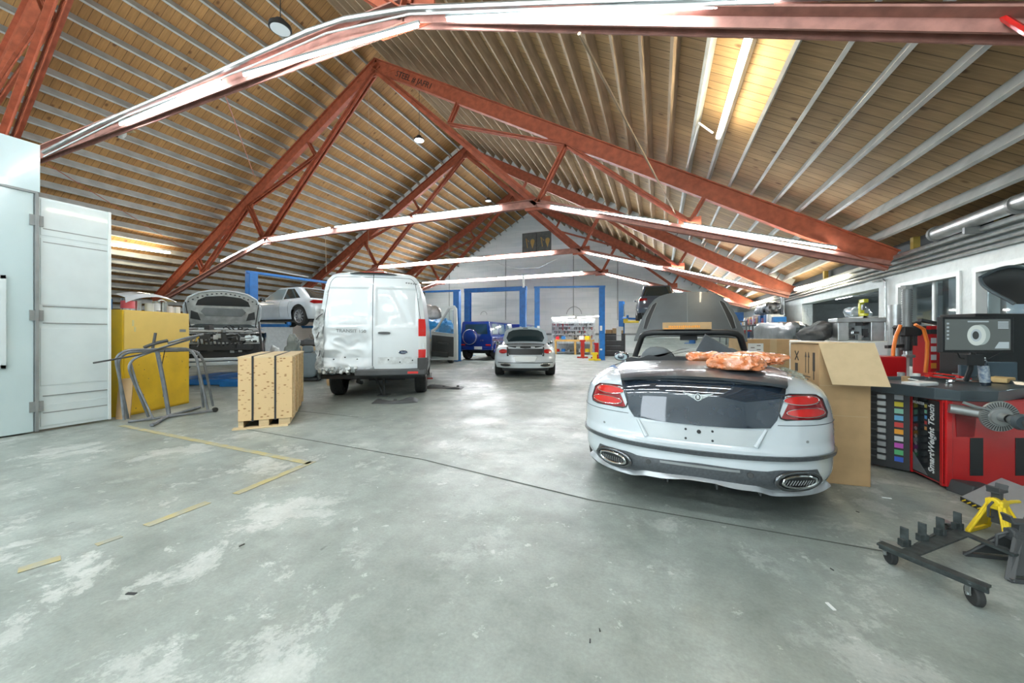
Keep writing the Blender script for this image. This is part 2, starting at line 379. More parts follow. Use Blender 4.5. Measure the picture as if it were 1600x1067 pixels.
mb.prism(prof, lambda a, b: (a, GY, b), lambda a, b: (a, GY + .25, b)); struct(mb.build('wall_back', mw))
M_WALL = mat('white_rough_plaster', (.70, .76, .76), .75, var=.12, vscale=5, bump=.5, bscale=14)
# grey floor-level band of the back wall
mb = MB(); mb.bx(-15, 5.5, GY - .02, GY, 1.25, 1.38); struct(mb.build('trim_1', M_MGREY))
# left wall far behind
mb = MB(); mb.bx(HLX - 2.6, HLX - 2.4, FY, GY, 0, 2.4); struct(mb.build('wall_left', M_WALL))
# ---- right wall: piers, lintel, openings ----
WX = 4.6; WT = .3; TOP = 2.95
M_AX = mat('annex_grey_wall', (.50, .56, .58), .7, var=.1)
yA = onX(1598, 405, WX).y; w1a = onX(1503, 425, WX).y; w1b = onX(1402, 446, WX).y; p1 = onX(1373, 450, WX).y; o1 = onX(1253, 478, WX).y
w2b = onX(1522, 420, WX).y
mb = MB()
mb.bx(WX, WX + WT, FY, GY, 2.36, TOP)                  # lintel
mb.bx(WX, WX + WT, FY, 1.0, 0, 2.36)
mb.bx(WX, WX + WT, w2b, w1a, 0, 2.36)                 # pier between windows
mb.bx(WX, WX + WT, w1b, p1, 0, 2.36)                  # pier beside window
mb.bx(WX, WX + WT, o1, o1 + 2.2, 0, 2.36)
mb.bx(WX, WX + WT, o1 + 6.5, GY, 0, 2.36)
mb.bx(WX, WX + WT, 1.0, w1b, 0, .62)                  # under windows
mb.bx(WX, WX + WT, p1, o1, 0, .5)
struct(mb.build('wall_right', M_WALL))
mb = MB()
for y0, y1 in ((1.0, w2b), (w1a, w1b)):
    mb.bx(WX - .03, WX + .1, y0, y1, 2.28, 2.36); mb.bx(WX - .03, WX + .1, y0, y1, .62, .68)
    mb.bx(WX - .027, WX + .097, y0 + .004, y0 + .08, .68, 2.28); mb.bx(WX - .027, WX + .097, y1 - .08, y1 - .004, .68, 2.28)
struct(mb.build('trim_2', M_WHITE))
for i, (y0, y1) in enumerate(((w1a, w1b), (1.0, w2b))):
    mb = MB(); mb.bx(WX + .12, WX + .135, y0 + .05, y1 - .05, .66, 2.3); w = struct(mb.build('window_%d' % (i + 1), M_GLASS))
    mb = MB(); k = (y0 + y1) / 2; mb.bx(WX + .1, WX + .16, k - .03, k + .03, .66, 2.3); mb.build('window_frame', M_WHITE, w)
# annex behind the openings
mb = MB(); mb.bx(WX + WT, 12, GY - .1, GY, 0, 3.2); struct(mb.build('wall_annex_back', M_WALL))
mb = MB(); mb.bx(WX + WT, 12, FY, FY + .1, 0, 3.2); struct(mb.build('wall_annex_front', M_WALL))
mb = MB(); mb.bx(HLX - 2.5, -7, FY - .2, FY, 0, 11); mb.bx(-2.5, 5.6, FY - .2, FY, 0, 8); mb.bx(-7, -2.5, FY - .2, FY, 3.4, 11); struct(mb.build('wall_front', M_WALL))

mb = MB(); mb.bx(11.8, 12, FY, GY, 0, 3.2); struct(mb.build('wall_annex', M_AX))
mb = MB(); mb.bx(WX + WT, 12, 9.2, 9.35, 0, 3.1); struct(mb.build('wall_annex_divider', M_AX))
mb = MB()
for k in range(60): mb.bx(WX + WT, 11.9, FY + k * .6, FY + k * .6 + .3, 3.06, 3.12); mb.bx(WX + WT, 11.9, FY + k * .6 + .3, FY + k * .6 + .6, 3.1, 3.16)
struct(mb.build('ceiling_annex', M_GALV))
# sheet painted dark as gap shade and short posts between wall head and roof
mb = MB(); mb.bx(WX + .12, WX + .2, FY, GY, TOP, 3.3); struct(mb.build('wall_right_gap_shade', mat('gap_shade', (.05, .06, .065), .8)))
M_YPOST = mat('yellow_timber', (.42, .30, .06), .7, var=.3)
for px, py in ((1565, 330), (1430, 380), (1353, 410), (1290, 430)):
    y = onX(px, py, WX).y; mb = MB(); mb.bx(WX - .05, WX + .05, y - .05, y + .05, TOP, roofz(4.6) + .18)
    tag(mb.build('timber_post', M_YPOST), 'short yellow timber post between the right wall head and the roof', 'post', 'yellow posts under the right eave')
# painted floor line and floor joints
M_LINE = mat('faded_yellow_line', (.40, .34, .15), .7, col2=(.30, .31, .25), vscale=9)
def strip(pts, w, m, name, z=.003):
    mb = MB()
    for a, b in zip(pts, pts[1:]): mb.bar((a[0], a[1], z), (b[0], b[1], z), w, .002)
    return struct(mb.build(name, m))
g = lambda px, py: gnd(px, py)
strip([g(190, 665), g(484, 724)], .075, M_LINE, 'trim_floor_line'); strip([g(490, 721), g(368, 772), ], .075, M_LINE, 'trim_floor_line')
strip([g(325, 785), g(228, 822)], .075, M_LINE, 'trim_floor_line'); strip([g(190, 838), g(150, 852)], .05, M_LINE, 'trim_floor_line'); strip([g(95, 872), g(28, 892)], .075, M_LINE, 'trim_floor_line')
M_JOINT = mat('floor_joint', (.10, .11, .10), .9)
strip([g(380, 670), g(660, 718), g(925, 782), g(1445, 873)], .012, M_JOINT, 'trim_floor_joint')
strip([g(445, 640), g(560, 652)], .01, M_JOINT, 'trim_floor_joint')
# =================== lights ===================
def tube_light(a, b, label, grp=None, m=None, up=(0, 0, 1), r=.032):
    a = Vector(a); b = Vector(b); t = thing('tube_light', label, 'light', (a + b) / 2, 0, grp); o = (a + b) / 2; a = a - o; b = b - o
    d = (b - a).normalized(); u = Vector(up)
    mb = MB(); mb.bar(a + u * .038, b + u * .038, .032, .03, up=u); mb.build('housing', M_MGREY, t)
    mb = MB(); mb.tube([a + d * .02, b - d * .02], r, 10); mb.build('lit_tube', m or M_LED, t, smooth=True)
    return t
def chord_pt(N, Hh, k): return (lerp(N[0], Hh[0], k), lerp(N[1], Hh[1], k))
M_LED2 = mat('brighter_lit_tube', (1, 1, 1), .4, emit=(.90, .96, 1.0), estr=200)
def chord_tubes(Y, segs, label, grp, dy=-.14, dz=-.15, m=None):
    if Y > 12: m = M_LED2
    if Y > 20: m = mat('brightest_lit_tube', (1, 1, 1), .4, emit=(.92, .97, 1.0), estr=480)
    for (a, b) in segs:
        p = onY(a[0], a[1], Y + dy); q = onY(b[0], b[1], Y + dy)
        tube_light(p, q, label, grp, m, r=.015 if Y < 5 else .015)
chord_tubes(3.6, [((187, 195), (345, 128)), ((380, 118), (655, 40)), ((697, 31), (1213, 5))], 'long lit tube light on the overhead red truss chord', 'tube lights on the overhead truss')
chord_tubes(10, [((345, 408), (412, 375)), ((420, 373), (516, 356)), ((523, 355), (640, 339)), ((645, 338), (780, 322)), ((860, 322), (1045, 348)), ((1068, 350), (1308, 388))], 'lit tube light on the bottom chord of the truss with stencilled lettering', 'tube lights on the lettered truss')
chord_tubes(16.3, [((592, 417), (666, 409)), ((673, 408), (758, 402)), ((765, 402), (862, 394)), ((916, 395), (1035, 418)), ((1048, 419), (1185, 449))], 'lit tube light on the chord of the truss with white blocking', 'tube lights on the truss with white blocking')
chord_tubes(22.6, [((660, 442), (700, 439)), ((700, 439), (776, 435)), ((778, 434), (855, 429)), ((857, 429), (910, 425)), ((948, 428), (1012, 443)), ((1055, 455), (1140, 469))], 'lit tube light on the farthest truss', 'tube lights on the farthest truss')
# tubes on the roof slopes
a = Vector((0, 0, 0)); 
def on_roof(px, py, drop=.02):
    # point where the pixel ray meets the joist undersides
    r = ray(px, py); best = None
    for sl in (SR, SL):
        den = r[2] - sl * r[0]
        if abs(den) < 1e-6: continue
        t = (RZ - drop - sl * RX - H) / den; x = r[0] * t
        if t > 0 and ((sl == SR and x > RX) or (sl == SL and x <= RX)): best = Vector((x, r[1] * t, H + r[2] * t))
    return best
tube_light(on_roof(1176, 33, .1), on_roof(1122, 215, .1), 'warm white tube light on the right roof slope, running front to back', None, M_WARM, r=.04)
tube_light(on_roof(172, 382, .3), on_roof(266, 395, .3), 'tube light hung from left roof slope beside the white booth door', None, M_WARM, r=.045)
tube_light(on_roof(400, 418, .3), on_roof(482, 433, .3), 'dim tube light on left roof slope above the blue lift post', None, M_WHITE, r=.04)
for (p, q, lb) in (((1318, 434), (1243, 452), 'lit tube light on the right wall head above the annex opening'), ((1203, 468), (1170, 476), 'lit tube light far along the right wall head')):
    tube_light(onX(*p, WX - .12), onX(*q, WX - .12), lb, None, M_WARM, r=.05)
for yy in (.2, -2.7, -7.0):  # rows added out of view to fill the near shop with light
    for k in range(5): tube_light((-15 + k * 3.4, yy, 4.95 if k < 4 else 4.4 - (k - 4) * 1.1), (-12.2 + k * 3.4, yy, 4.95 if k < 4 else 4.4 - (k - 4) * 1.1), 'added fill tube light, out of view above and behind the viewer', 'added fill tubes behind the viewer')
for yy in (3.0, 6.2, 7.8, 12.5, 15.5, 20): tube_light((7.6, yy, 2.95), (7.6, yy + 1.5, 2.95), 'added tube light brightening the annex from under its ceiling', 'added fill tubes in the annex')  # tubes added to brighten the annex behind windows and opening
mb = MB(); q0, q1, q2 = on_roof(1073, 262, .04), on_roof(1092, 192, .04), on_roof(1114, 208, .1); mb.tube([q0, q0.lerp(q1, .9), q1, q1.lerp(q2, .15), q2], .018, 8); tag(mb.build('conduit', M_WHITE, None, smooth=True), 'short bent white conduit feeding the warm tube light on the right slope', 'conduit')
# ufo lamps
M_UFO = mat('lamp_face_lit', (1, 1, 1), .4, emit=(.95, .98, 1), estr=120)
M_UFO0 = mat('lamp_face_unlit', (.75, .8, .82), .3)
for (px, py, d, lit, lb) in ((438, 43, 6.3, 0, 'unlit round black high-bay lamp hanging near the overhead truss'), (655, 218, 13, 1, 'brightly lit round high-bay lamp under the ridge'), (763, 313, 19, 0, 'small round high-bay lamp far under the left roof slope')):
    p = at(px, py, d); t = thing('high_bay_lamp', lb, 'lamp', p)
    mb = MB(); mb.lathe([(.05, .14), (.08, .12), (.09, .05), (.17, .03), (.175, -.03), (.15, -.035)], 28); mb.build('lamp_housing', M_BLACK, t, smooth=True)
    mb = MB(); mb.lathe([(0.001, -.04), (.148, -.04), (.148, -.03), (.001, -.03)], 28); mb.build('lamp_lens', M_UFO if lit else M_UFO0, t)
    zt = roofz(p.x) - p.z; mb = MB(); mb.tube([(0, 0, .12), (0, 0, zt)], .008, 6); mb.build('hanging_cord', M_BLACK, t)
# world: daylight through the open front behind the camera
w = bpy.data.worlds.new('world'); sc.world = w; w.use_nodes = True; nt = w.node_tree; bg = nt.nodes['Background']
bg.inputs['Color'].default_value = (.82, .93, 1.0, 1); bg.inputs['Strength'].default_value = 4
sc.view_settings.view_transform = 'Standard'; sc.view_settings.look = 'None'; sc.view_settings.gamma = 1; sc.view_settings.exposure = 0.9
sc.cycles.use_denoising = True; sc.cycles.max_bounces = 8; sc.cycles.diffuse_bounces = 4; sc.cycles.glossy_bounces = 4; sc.cycles.transmission_bounces = 6; sc.cycles.transparent_max_bounces = 8; sc.cycles.caustics_reflective = False; sc.cycles.caustics_refractive = False
sc.cycles.sample_clamp_indirect = 8
# =================== car building library ===================
M_CARW = mat('pearl_white_car_paint', (.54, .60, .63), .22, coat=1.0, var=.10, vscale=2.5)
M_VANW = mat('white_van_paint', (.58, .625, .635), .32, coat=.6, var=.07, vscale=2.0)
M_CARBLK = mat('black_car_paint', (.012, .020, .032), .07, coat=1.0, col2=(.02, .03, .045))
M_DUSTY = mat('dusty_black_panel', (.055, .068, .08), .3, var=.6, vscale=5, coat=.4)
M_CARBLU = mat('deep_blue_car_paint', (.008, .03, .22), .12, coat=1.0)
M_CARGRY = mat('dark_grey_car_paint', (.06, .085, .115), .15, coat=1.0)
M_TGLASS = mat('tinted_car_glass', (.02, .035, .04), .04, coat=1.0)
M_LGLASS = mat('pale_car_glass', (.20, .27, .29), .05, coat=1.0)
M_TAIL = mat('red_lamp_lens', (.30, .006, .010), .12, coat=1.0, var=.3, vscale=20, emit=(.6, .01, .01), estr=.0)
M_TAILL = mat('bright_red_lamp_lens', (.58, .022, .018), .15, coat=1.0)
M_CLEAR = mat('clear_lamp_lens', (.65, .68, .68), .08, coat=1.0)
M_SEAM = mat('panel_gap', (.05, .06, .065), .7)
M_CARB = mat('dark_carbon_trim', (.07, .08, .09), .3, coat=.6, var=.3, vscale=60)
M_PLATE = mat('pale_plate', (.68, .72, .72), .5)
M_RIM = mat('alloy_rim', (.50, .52, .54), .35, .6)
M_RIMD = mat('dark_alloy_rim', (.06, .065, .07), .3, .7)
M_TRIMBLK = mat('black_interior_trim', (.03, .035, .038), .7, var=.3, vscale=12)

def off_n(P, a, b, off, ref, e=.002):
    p = P(a, b)
    if not off: return p
    n = (P(a + e, b) - P(a - e, b)).cross(P(a, b + e) - P(a, b - e))
    if n.length < 1e-12: n = Vector(ref(a, b))
    n.normalize()
    if n.dot(Vector(ref(a, b))) < 0: n = -n
    return p + n * off
class Shell:
    def __init__(s, W, dyr, dyf, L, Ar, nr, Af, nf, zb, zs, crown, wy=lambda y: 1.0):
        s.W = W; s.dyr = dyr; s.dyf = dyf; s.L = L; s.Ar = Ar; s.nr = nr; s.Af = Af; s.nf = nf; s.zb = zb; s.zs = zs; s.crown = crown; s.wy = wy
        s.base = 0
        pts = []
        for i in range(0, 25):
            th = PI / 2 * i / 24; pts.append((math.sin(th) ** (2 / nr), Ar * (1 - math.cos(th) ** (2 / nr))))
        y = Ar
        while y < L - Af: pts.append((1.0, y)); y += .035
        for i in range(24, -1, -1):
            th = PI / 2 * i / 24; pts.append((math.sin(th) ** (2 / nf), L - Af * (1 - math.cos(th) ** (2 / nf))))
        s.pts = pts; s.arc = [0]
        for (a, b), (c, d) in zip(pts, pts[1:]): s.arc.append(s.arc[-1] + math.hypot((c - a) * .95, d - b))
    def wr(s, y): return max(0, 1 - y / (s.L * .35)) ** 1
    def wf(s, y): return max(0, 1 - (s.L - y) / (s.L * .35))
    def pt(s, xr, y, z, sg):
        return Vector((sg * linterp(s.W, z) * xr * s.wy(y), y + linterp(s.dyr, z) * s.wr(y) + linterp(s.dyf, z) * s.wf(y), z))
    def sidepts(s, arc):
        a = s.arc; import bisect
        i = min(max(bisect.bisect_right(a, arc) - 1, 0), len(a) - 2); t = (arc - a[i]) / (a[i + 1] - a[i] + 1e-9)
        p, q = s.pts[i], s.pts[i + 1]; return lerp(p[0], q[0], t), lerp(p[1], q[1], t)
    def wrap(s, arc, z, off=0):      # arc signed distance from rear centre
        P = lambda a, b: (lambda q: s.pt(q[0], q[1], b, 1 if a >= 0 else -1))(s.sidepts(abs(a)))
        return off_n(P, arc, z, off, lambda a, b: (1 if a > 0 else -1, -1.2, 0) if abs(a) < 1.6 else (1 if a > 0 else -1, 0, 0))
    def rear(s, x, z, off=0):
        def P(a, b):
            w = linterp(s.W, b) * s.wy(0); r = min(abs(a) / w, .9995); y = s.Ar * (1 - (1 - r ** s.nr) ** (1 / s.nr))
            return Vector((a, y + linterp(s.dyr, b) * s.wr(y), b))
        return off_n(P, x, z, off, lambda a, b: (a * .5, -1, 0))
    def front(s, x, z, off=0):
        def P(a, b):
            w = linterp(s.W, b) * s.wy(s.L); r = min(abs(a) / w, .9995); y = s.L - s.Af * (1 - (1 - r ** s.nf) ** (1 / s.nf))
            return Vector((a, y + linterp(s.dyf, b) * s.wf(y), b))
        return off_n(P, x, z, off, lambda a, b: (a * .5, 1, 0))
    def side(s, y, z, sg, off=0):
        P = lambda a, b: s.pt(1.0, a, b, sg)
        return off_n(P, y, z, off, lambda a, b: (sg, 0, 0))
    def xedge(s, y):
        yy = y
        if yy < s.Ar: xr = (1 - max(0, (s.Ar - yy) / s.Ar) ** s.nr) ** (1 / s.nr)
        elif yy > s.L - s.Af: xr = (1 - max(0, (yy - s.L + s.Af) / s.Af) ** s.nf) ** (1 / s.nf)
        else: xr = 1
        return max(.02, linterp(s.W, s.zs(y)) * xr * s.wy(y))
    def top(s, x, y, off=0):
        def P(a, b):
            xe = s.xedge(b); r = min(1, abs(a) / xe); return Vector((a, b, s.zs(b) + s.crown(b) * (1 - r ** 2.4)))
        return off_n(P, x, y, off, lambda a, b: (0, 0, 1))
    def body(s, parent, m, nz=14, skip_top=None, skip_side=None, name='body', smooth=True):
        mb = MB(); n = len(s.pts)
        for sg in (-1, 1):
            vs = []
            for (xr, y) in s.pts:
                zb, zs = s.zb(y), s.zs(y)
                for j in range(nz + 1): vs.append(s.pt(xr, y, lerp(zb, zs, j / nz), sg))
            fs = []
            for i in range(n - 1):
                for j in range(nz):
                    ym = (s.pts[i][1] + s.pts[i + 1][1]) / 2
                    if skip_side and skip_side(ym, j / nz, (s.pts[i][0] + s.pts[i + 1][0]) / 2): continue
                    a = i * (nz + 1) + j; fs.append((a, a + 1, a + nz + 2, a + nz + 1))
            mb.add(vs, fs)
        k = 16; vs = []
        for (xr, y) in s.pts:
            zs = s.zs(y); p = s.pt(xr, y, zs, 1); w = p.x
            for j in range(k + 1):
                r = -1 + 2 * j / k; vs.append(Vector((w * r, p.y, zs + s.crown(y) * (1 - abs(r) ** 2.4) * min(1, xr * 1.2))))
        fs = []
        for i in range(n - 1):
            for j in range(k):
                ym = (s.pts[i][1] + s.pts[i + 1][1]) / 2
                if skip_top and skip_top(-1 + 2 * (j + .5) / k, ym): continue
                a = i * (k + 1) + j; fs.append((a, a + k + 1, a + k + 2, a + 1))
        mb.add(vs, fs)
        return mb.build(name, m, parent, smooth=smooth, norm=2, auto=50)
class Cabin:
    def __init__(s, y0, y1, r0, r1, Wb, Wr, zb, zr, n=7, crown=.06):
        s.a = (y0, y1, r0, r1, Wb, Wr, zb, zr); s.n = n; s.crown = crown
    def dims(s, t):
        y0, y1, r0, r1, Wb, Wr, zb, zr = s.a; q = t ** 1.15
        return lerp(y0, r0, q), lerp(y1, r1, q), lerp(Wb, Wr, t), lerp(zb, zr, t)
    def ring(s, ph, t):
        a, b, w, z = s.dims(t); c = (a + b) / 2; h = (b - a) / 2; e = 2 / s.n
        co, si = math.cos(ph), math.sin(ph)
        return Vector((w * math.copysign(abs(co) ** e, co), c + h * math.copysign(abs(si) ** e, si), z))
    def body(s, parent, m, name='roof_and_pillars'):
        mb = MB(); n = 96; k = 8
        vs = [s.ring(2 * PI * i / n, j / k) for i in range(n) for j in range(k + 1)]
        a, b, w, z = s.dims(1); cy = (a + b) / 2
        lev = [.97, .9, .78, .6, .35, .1]
        for i in range(n):
            p = s.ring(2 * PI * i / n, 1)
            for l in lev: vs.append(Vector((p.x * l, cy + (p.y - cy) * l, z + s.crown * (1 - l ** 2.2))))
        fs = []
        for i in range(n):
            i2 = (i + 1) % n
            for j in range(k): fs.append((i * (k + 1) + j, i2 * (k + 1) + j, i2 * (k + 1) + j + 1, i * (k + 1) + j + 1))
            o = n * (k + 1); L = len(lev)
            fs.append((i * (k + 1) + k, i2 * (k + 1) + k, o + i2 * L, o + i * L))
            for j in range(L - 1): fs.append((o + i * L + j, o + i2 * L + j, o + i2 * L + j + 1, o + i * L + j + 1))
        fs.append(tuple(n * (k + 1) + i * len(lev) + len(lev) - 1 for i in range(n)))
        mb.add(vs, fs); return mb.build(name, m, parent, smooth=True)
    def rear(s, xr, t, off=0, sgn=-1):
        def P(a_, b_):
            a, b, w, z = s.dims(b_); r = min(.999, abs(a_)); h = (b - a) / 2
            return Vector((a_ * w, (a + b) / 2 + sgn * h * (1 - r ** s.n) ** (1 / s.n), z))
        return off_n(P, xr, t, off, lambda a, b: (0, sgn, .5))
    def front(s, xr, t, off=0): return s.rear(xr, t, off, 1)
    def side(s, yr, t, sg, off=0):
        def P(a_, b_):
            a, b, w, z = s.dims(b_); c = (a + b) / 2; h = (b - a) / 2; r = min(.999, abs((a_ - c) / h))
            return Vector((sg * w * (1 - r ** s.n) ** (1 / s.n), a_, z))
        return off_n(P, yr, t, off, lambda a, b: (sg, 0, 0))
def wheel(parent, x, y, r=.36, w=.27, sg=1, rim=None, spokes=10, z=None, dark=False):
    z = r if z is None else z
    mb = MB(); rr = r * .70
    prof = [(rr, -w / 2 + .02), (rr + .02, -w / 2), (r - .03, -w / 2 + .005), (r - .008, -w / 2 + .03)]
    for k in range(5):
        u = -w / 2 + .04 + k * (w - .08) / 5; prof += [(r, u), (r, u + (w - .08) / 5 - .014), (r - .01, u + (w - .08) / 5 - .012), (r - .01, u + (w - .08) / 5 - .002)]
    prof += [(r - .008, w / 2 - .03), (r - .03, w / 2 - .005), (rr + .02, w / 2), (rr, w / 2 - .02), (rr, -w / 2 + .02)]
    mb.lathe(prof, 40, (x, y, z), 'X', cap=False); t = mb.build('wheel', M_RUBBER, parent, smooth=True, auto=35)
    mb = MB(); o = sg * (w / 2 - .03)
    mb.lathe([(rr, -w / 2 + .02), (rr - .012, -w / 2 + .05), (rr - .03, 0), (rr - .02, w / 2 - .03), (rr, w / 2 - .015)] if sg > 0 else [(rr, -w / 2 + .015), (rr - .02, -w / 2 + .03), (rr - .03, 0), (rr - .012, w / 2 - .05), (rr, w / 2 - .02)], 36, (x, y, z), 'X', cap=False)
    mb.cyl((x + o - sg * .05, y, z), (x + o, y, z), .055, .045, 16)
    for k in range(spokes):
        a = 2 * PI * k / spokes; c, s2 = math.cos(a), math.sin(a)
        mb.bar((x + o - sg * .02, y + c * .04, z + s2 * .04), (x + o - sg * .004, y + c * (rr - .01), z + s2 * (rr - .01)), .028, .03, up=(1, 0, 0))
    mb.build('rim', rim or M_RIM, t, smooth=True, auto=30)
    mb = MB(); mb.cyl((x - sg * .03, y, z), (x - sg * .01, y, z), rr * .72, rr * .72, 28); mb.build('brake_disc', M_DGREY, t)
    return t
def arch(y, centers, base, R, zc):
    z = base if not callable(base) else base(y)
    for c in centers:
        d = abs(y - c)
        if d < R: z = max(z, zc + math.sqrt(R * R - d * d))
        elif d < R + .04: z = max(z, z)
    return z
def mirror_part(parent, sg, x, y, z, m, w=.22, h=.15):
    mb = MB()
    def P(u, v):
        a = (u - .5) * PI; b = v * 2 * PI; return Vector((x + sg * (.12 + w / 2 * math.copysign(abs(math.cos(a) * math.cos(b)) ** .8, math.cos(b))), y + .09 * math.sin(a), z + h / 2 * math.copysign(abs(math.cos(a) * math.sin(b)) ** .8, math.sin(b))))
    mb.grid(P, 10, 20); mb.tube([(x, y + .02, z - .06), (x + sg * .1, y, z - .04)], .02, 8); mr = mb.build('wing_mirror', m, parent, smooth=True)
    mb = MB(); mb.grid(lambda u, v: Vector((x + sg * (.12 + (w / 2 - .02) * math.cos(2 * PI * v) * u), y - .088 * (1 - .1 * u), z + (h / 2 - .02) * math.sin(2 * PI * v) * u)), 3, 20); mb.build('mirror_glass', M_LGLASS, mr, smooth=True)
def ell(cx, cz, a, b, n=28, rot=0, p=2.0):
    o = []
    for i in range(n):
        t = 2 * PI * i / n; x = a * math.copysign(abs(math.cos(t)) ** (2 / p), math.cos(t)); z = b * math.copysign(abs(math.sin(t)) ** (2 / p), math.sin(t))
        o.append((cx + x * math.cos(rot) - z * math.sin(rot), cz + x * math.sin(rot) + z * math.cos(rot)))
    return o
def underbody(parent, W, y0, y1, z0, z1, m=None):
    mb = MB(); mb.bx(-W, W, y0, y1, z0, z1); return mb.build('underbody', m or M_BLACK, parent, bevel=.03)
def seat_meshes(parent, x, y, z, m, name='front_seat'):
    mb = MB()
    def blob(c, d, p=3.0, rx=0):
        def P(u, v):
            a = (u - .5) * PI; b = v * 2 * PI; e = 2 / p
            f = lambda q: math.copysign(abs(q) ** e, q)
            q = Vector((d[0] * f(math.cos(a)) * f(math.cos(b)), d[1] * f(math.cos(a)) * f(math.sin(b)), d[2] * f(math.sin(a))))
            return Vector(c) + Matrix.Rotation(rx, 3, 'X') @ q
        mb.grid(P, 12, 20)
    blob((x, y, z), (.25, .26, .10)); blob((x, y - .22, z + .36), (.23, .07, .38), 2.6, rx=.2)
    return mb.build(name, m, parent, smooth=True)
# =================== white convertible, rear towards us (largest object) ===================
CVA = math.radians(24.2)
cv = thing('convertible_car', 'white convertible car in front with dark boot lid and red tail lamps, bonnet raised', 'car', cam2w(1.305, 2.60), PSI - CVA)
Wc = [(.22, .84), (.28, .88), (.36, .915), (.52, .93), (.66, .935), (.78, .925), (.88, .895), (.93, .85), (.965, .80), (.99, .755), (1.03, .73)]
DR = [(.22, .14), (.27, .06), (.31, .012), (.36, .0), (.46, .012), (.51, .0), (.535, .0), (.55, .028), (.68, .05), (.70, .055), (.90, .085), (.96, .12), (1.0, .16)]
DF = [(.2, -.05), (.5, 0), (.7, -.05), (.9, -.3)]
def zsc(y): return linterp([(0, .915), (.08, .945), (.2, .965), (.45, .99), (.9, 1.005), (1.4, .99), (2.2, .97), (3.3, .965), (3.8, .93), (4.3, .84), (4.8, .66)], y)
def zbc(y): return arch(y, (1.02, 3.87), linterp([(0, .29), (.12, .27), (.5, .24), (1.5, .2), (3.5, .2), (4.8, .24)], y), .40, .36)
def crc(y): return linterp([(0, .055), (.3, .07), (1.3, .045), (2, .0), (3.2, .05), (3.8, .09), (4.8, .03)], y)
sh = Shell(Wc, DR, DF, 4.75, .78, 2.7, .9, 2.5, zbc, zsc, crc)
sh.body(cv, M_CARW, nz=26, skip_top=lambda r, y: (1.42 < y < 3.15 and abs(r) < .86) or (3.2 < y < 4.3 and abs(r) < .8))
underbody(cv, .72, .3, 4.4, .2, .62); 
mb = MB(); mb.bx(-.68, .68, 1.35, 3.3, .3, .36); mb.bx(-.69, .69, 1.33, 1.4, .3, 1.0); mb.bx(-.69, .69, 3.15, 3.3, .3, .98); mb.bx(-.7, -.64, 1.35, 3.3, .3, .97); mb.bx(.64, .7, 1.35, 3.3, .3, .97)
mb.build('cabin_tub', M_TRIMBLK, cv)
mb = MB(); mb.bx(-.6, .6, 3.35, 4.3, .5, .8)
for k in range(14): mb.box((rnd.uniform(-.5, .5), rnd.uniform(3.4, 4.2), .82), (rnd.uniform(.1, .3), rnd.uniform(.1, .3), .1), rnd.uniform(0, 3))
mb.build('engine', M_DGREY, cv, bevel=.02)
for sg in (-1, 1):
    seat_meshes(cv, sg * .38, 2.45, .43, mat('grey_seat_leather', (.10, .115, .12), .5))
for (x, y, sg) in ((-.79, 1.02, -1), (.79, 1.02, 1), (-.79, 3.87, -1), (.79, 3.87, 1)): wheel(cv, x, y, .345, .28, sg)
# boot lid: dark rear face with raised lip plus top skin
mb = MB(); st = .035
mb.patch([(-.435, .685), (-.25, .674), (0, .67), (.25, .674), (.435, .685), (.475, .74), (.55, .955), (.2, .972), (0, .975), (-.2, .972), (-.55, .955), (-.475, .74)], lambda a, b, o: sh.rear(a, b, .012 + o), st, .02)
lid = mb.build('boot_lid', M_CARBLK, cv, smooth=True, auto=60)
mb = MB()
def lidtop(a, b, o):
    p = sh.top(a, b, .012 + o); f = max(0, 1 - b / .20); return p + Vector((0, -.02 * f, -.012 * f * f))
mb.patch([(-.54, .13), (-.3, .10), (0, .09), (.3, .10), (.54, .13), (.62, .5), (.64, 1.0), (.63, 1.30), (-.63, 1.30), (-.64, 1.0), (-.62, .5)], lidtop, .05, .02)
mb.build('boot_lid_top', M_DUSTY, lid, smooth=True, auto=60)
mb = MB(); pts = [sh.rear(x, .955 + .012 * (1 - (x / .56) ** 2), .022) for x in [-.545 + 1.09 * i / 30 for i in range(31)]]; mb.tube(pts, [.004] + [.015] * 29 + [.004], 8); mb.build('spoiler_lip', M_CARBLK, lid, smooth=True)
for sg in (-1, 1):
    mb = MB(); mb.patch([(sg * .435, .685), (sg * .47, .685), (sg * .60, .955), (sg * .55, .96), (sg * .475, .74)], lambda a, b, o: sh.rear(a, b, .006 + o), .03, .01); mb.build('lid_side_reveal', M_CARW, lid, smooth=True)
# winged badge with letter B: feathers as bars around a disc
M_BADGE = mat('badge_silver', (.62, .66, .66), .4, .1)
bd = MB(); bz = .868
def rp(x, z, o=.016): return sh.rear(x, z, o)
for sg in (-1, 1):
    for k in range(5):
        z0 = bz + .020 - k * .0088; x1 = .098 - k * .016; mbp = [(sg * .016, z0 - .003), (sg * x1, z0 + .007), (sg * (x1 - .008), z0 + .001), (sg * .016, z0 - .0075)]
        bd.patch(mbp, lambda a, b, o: rp(a, b, .018 + o), .05, .004)
bd.patch(ell(0, bz - .002, .021, .026), lambda a, b, o: rp(a, b, .019 + o), .05, .005)
bdo = bd.build('winged_badge', M_BADGE, cv)
mb = MB(); mb.patch(ell(0, bz - .002, .017, .021), lambda a, b, o: rp(a, b, .021 + o), .05, .002); mb.build('badge_centre', M_BLACK, bdo)
text('B', .034, lambda a, b, z: sh.rear(a, bz - .002 + b, .0235), 'badge_letter', M_BADGE, bdo, .0, bold=.0012)
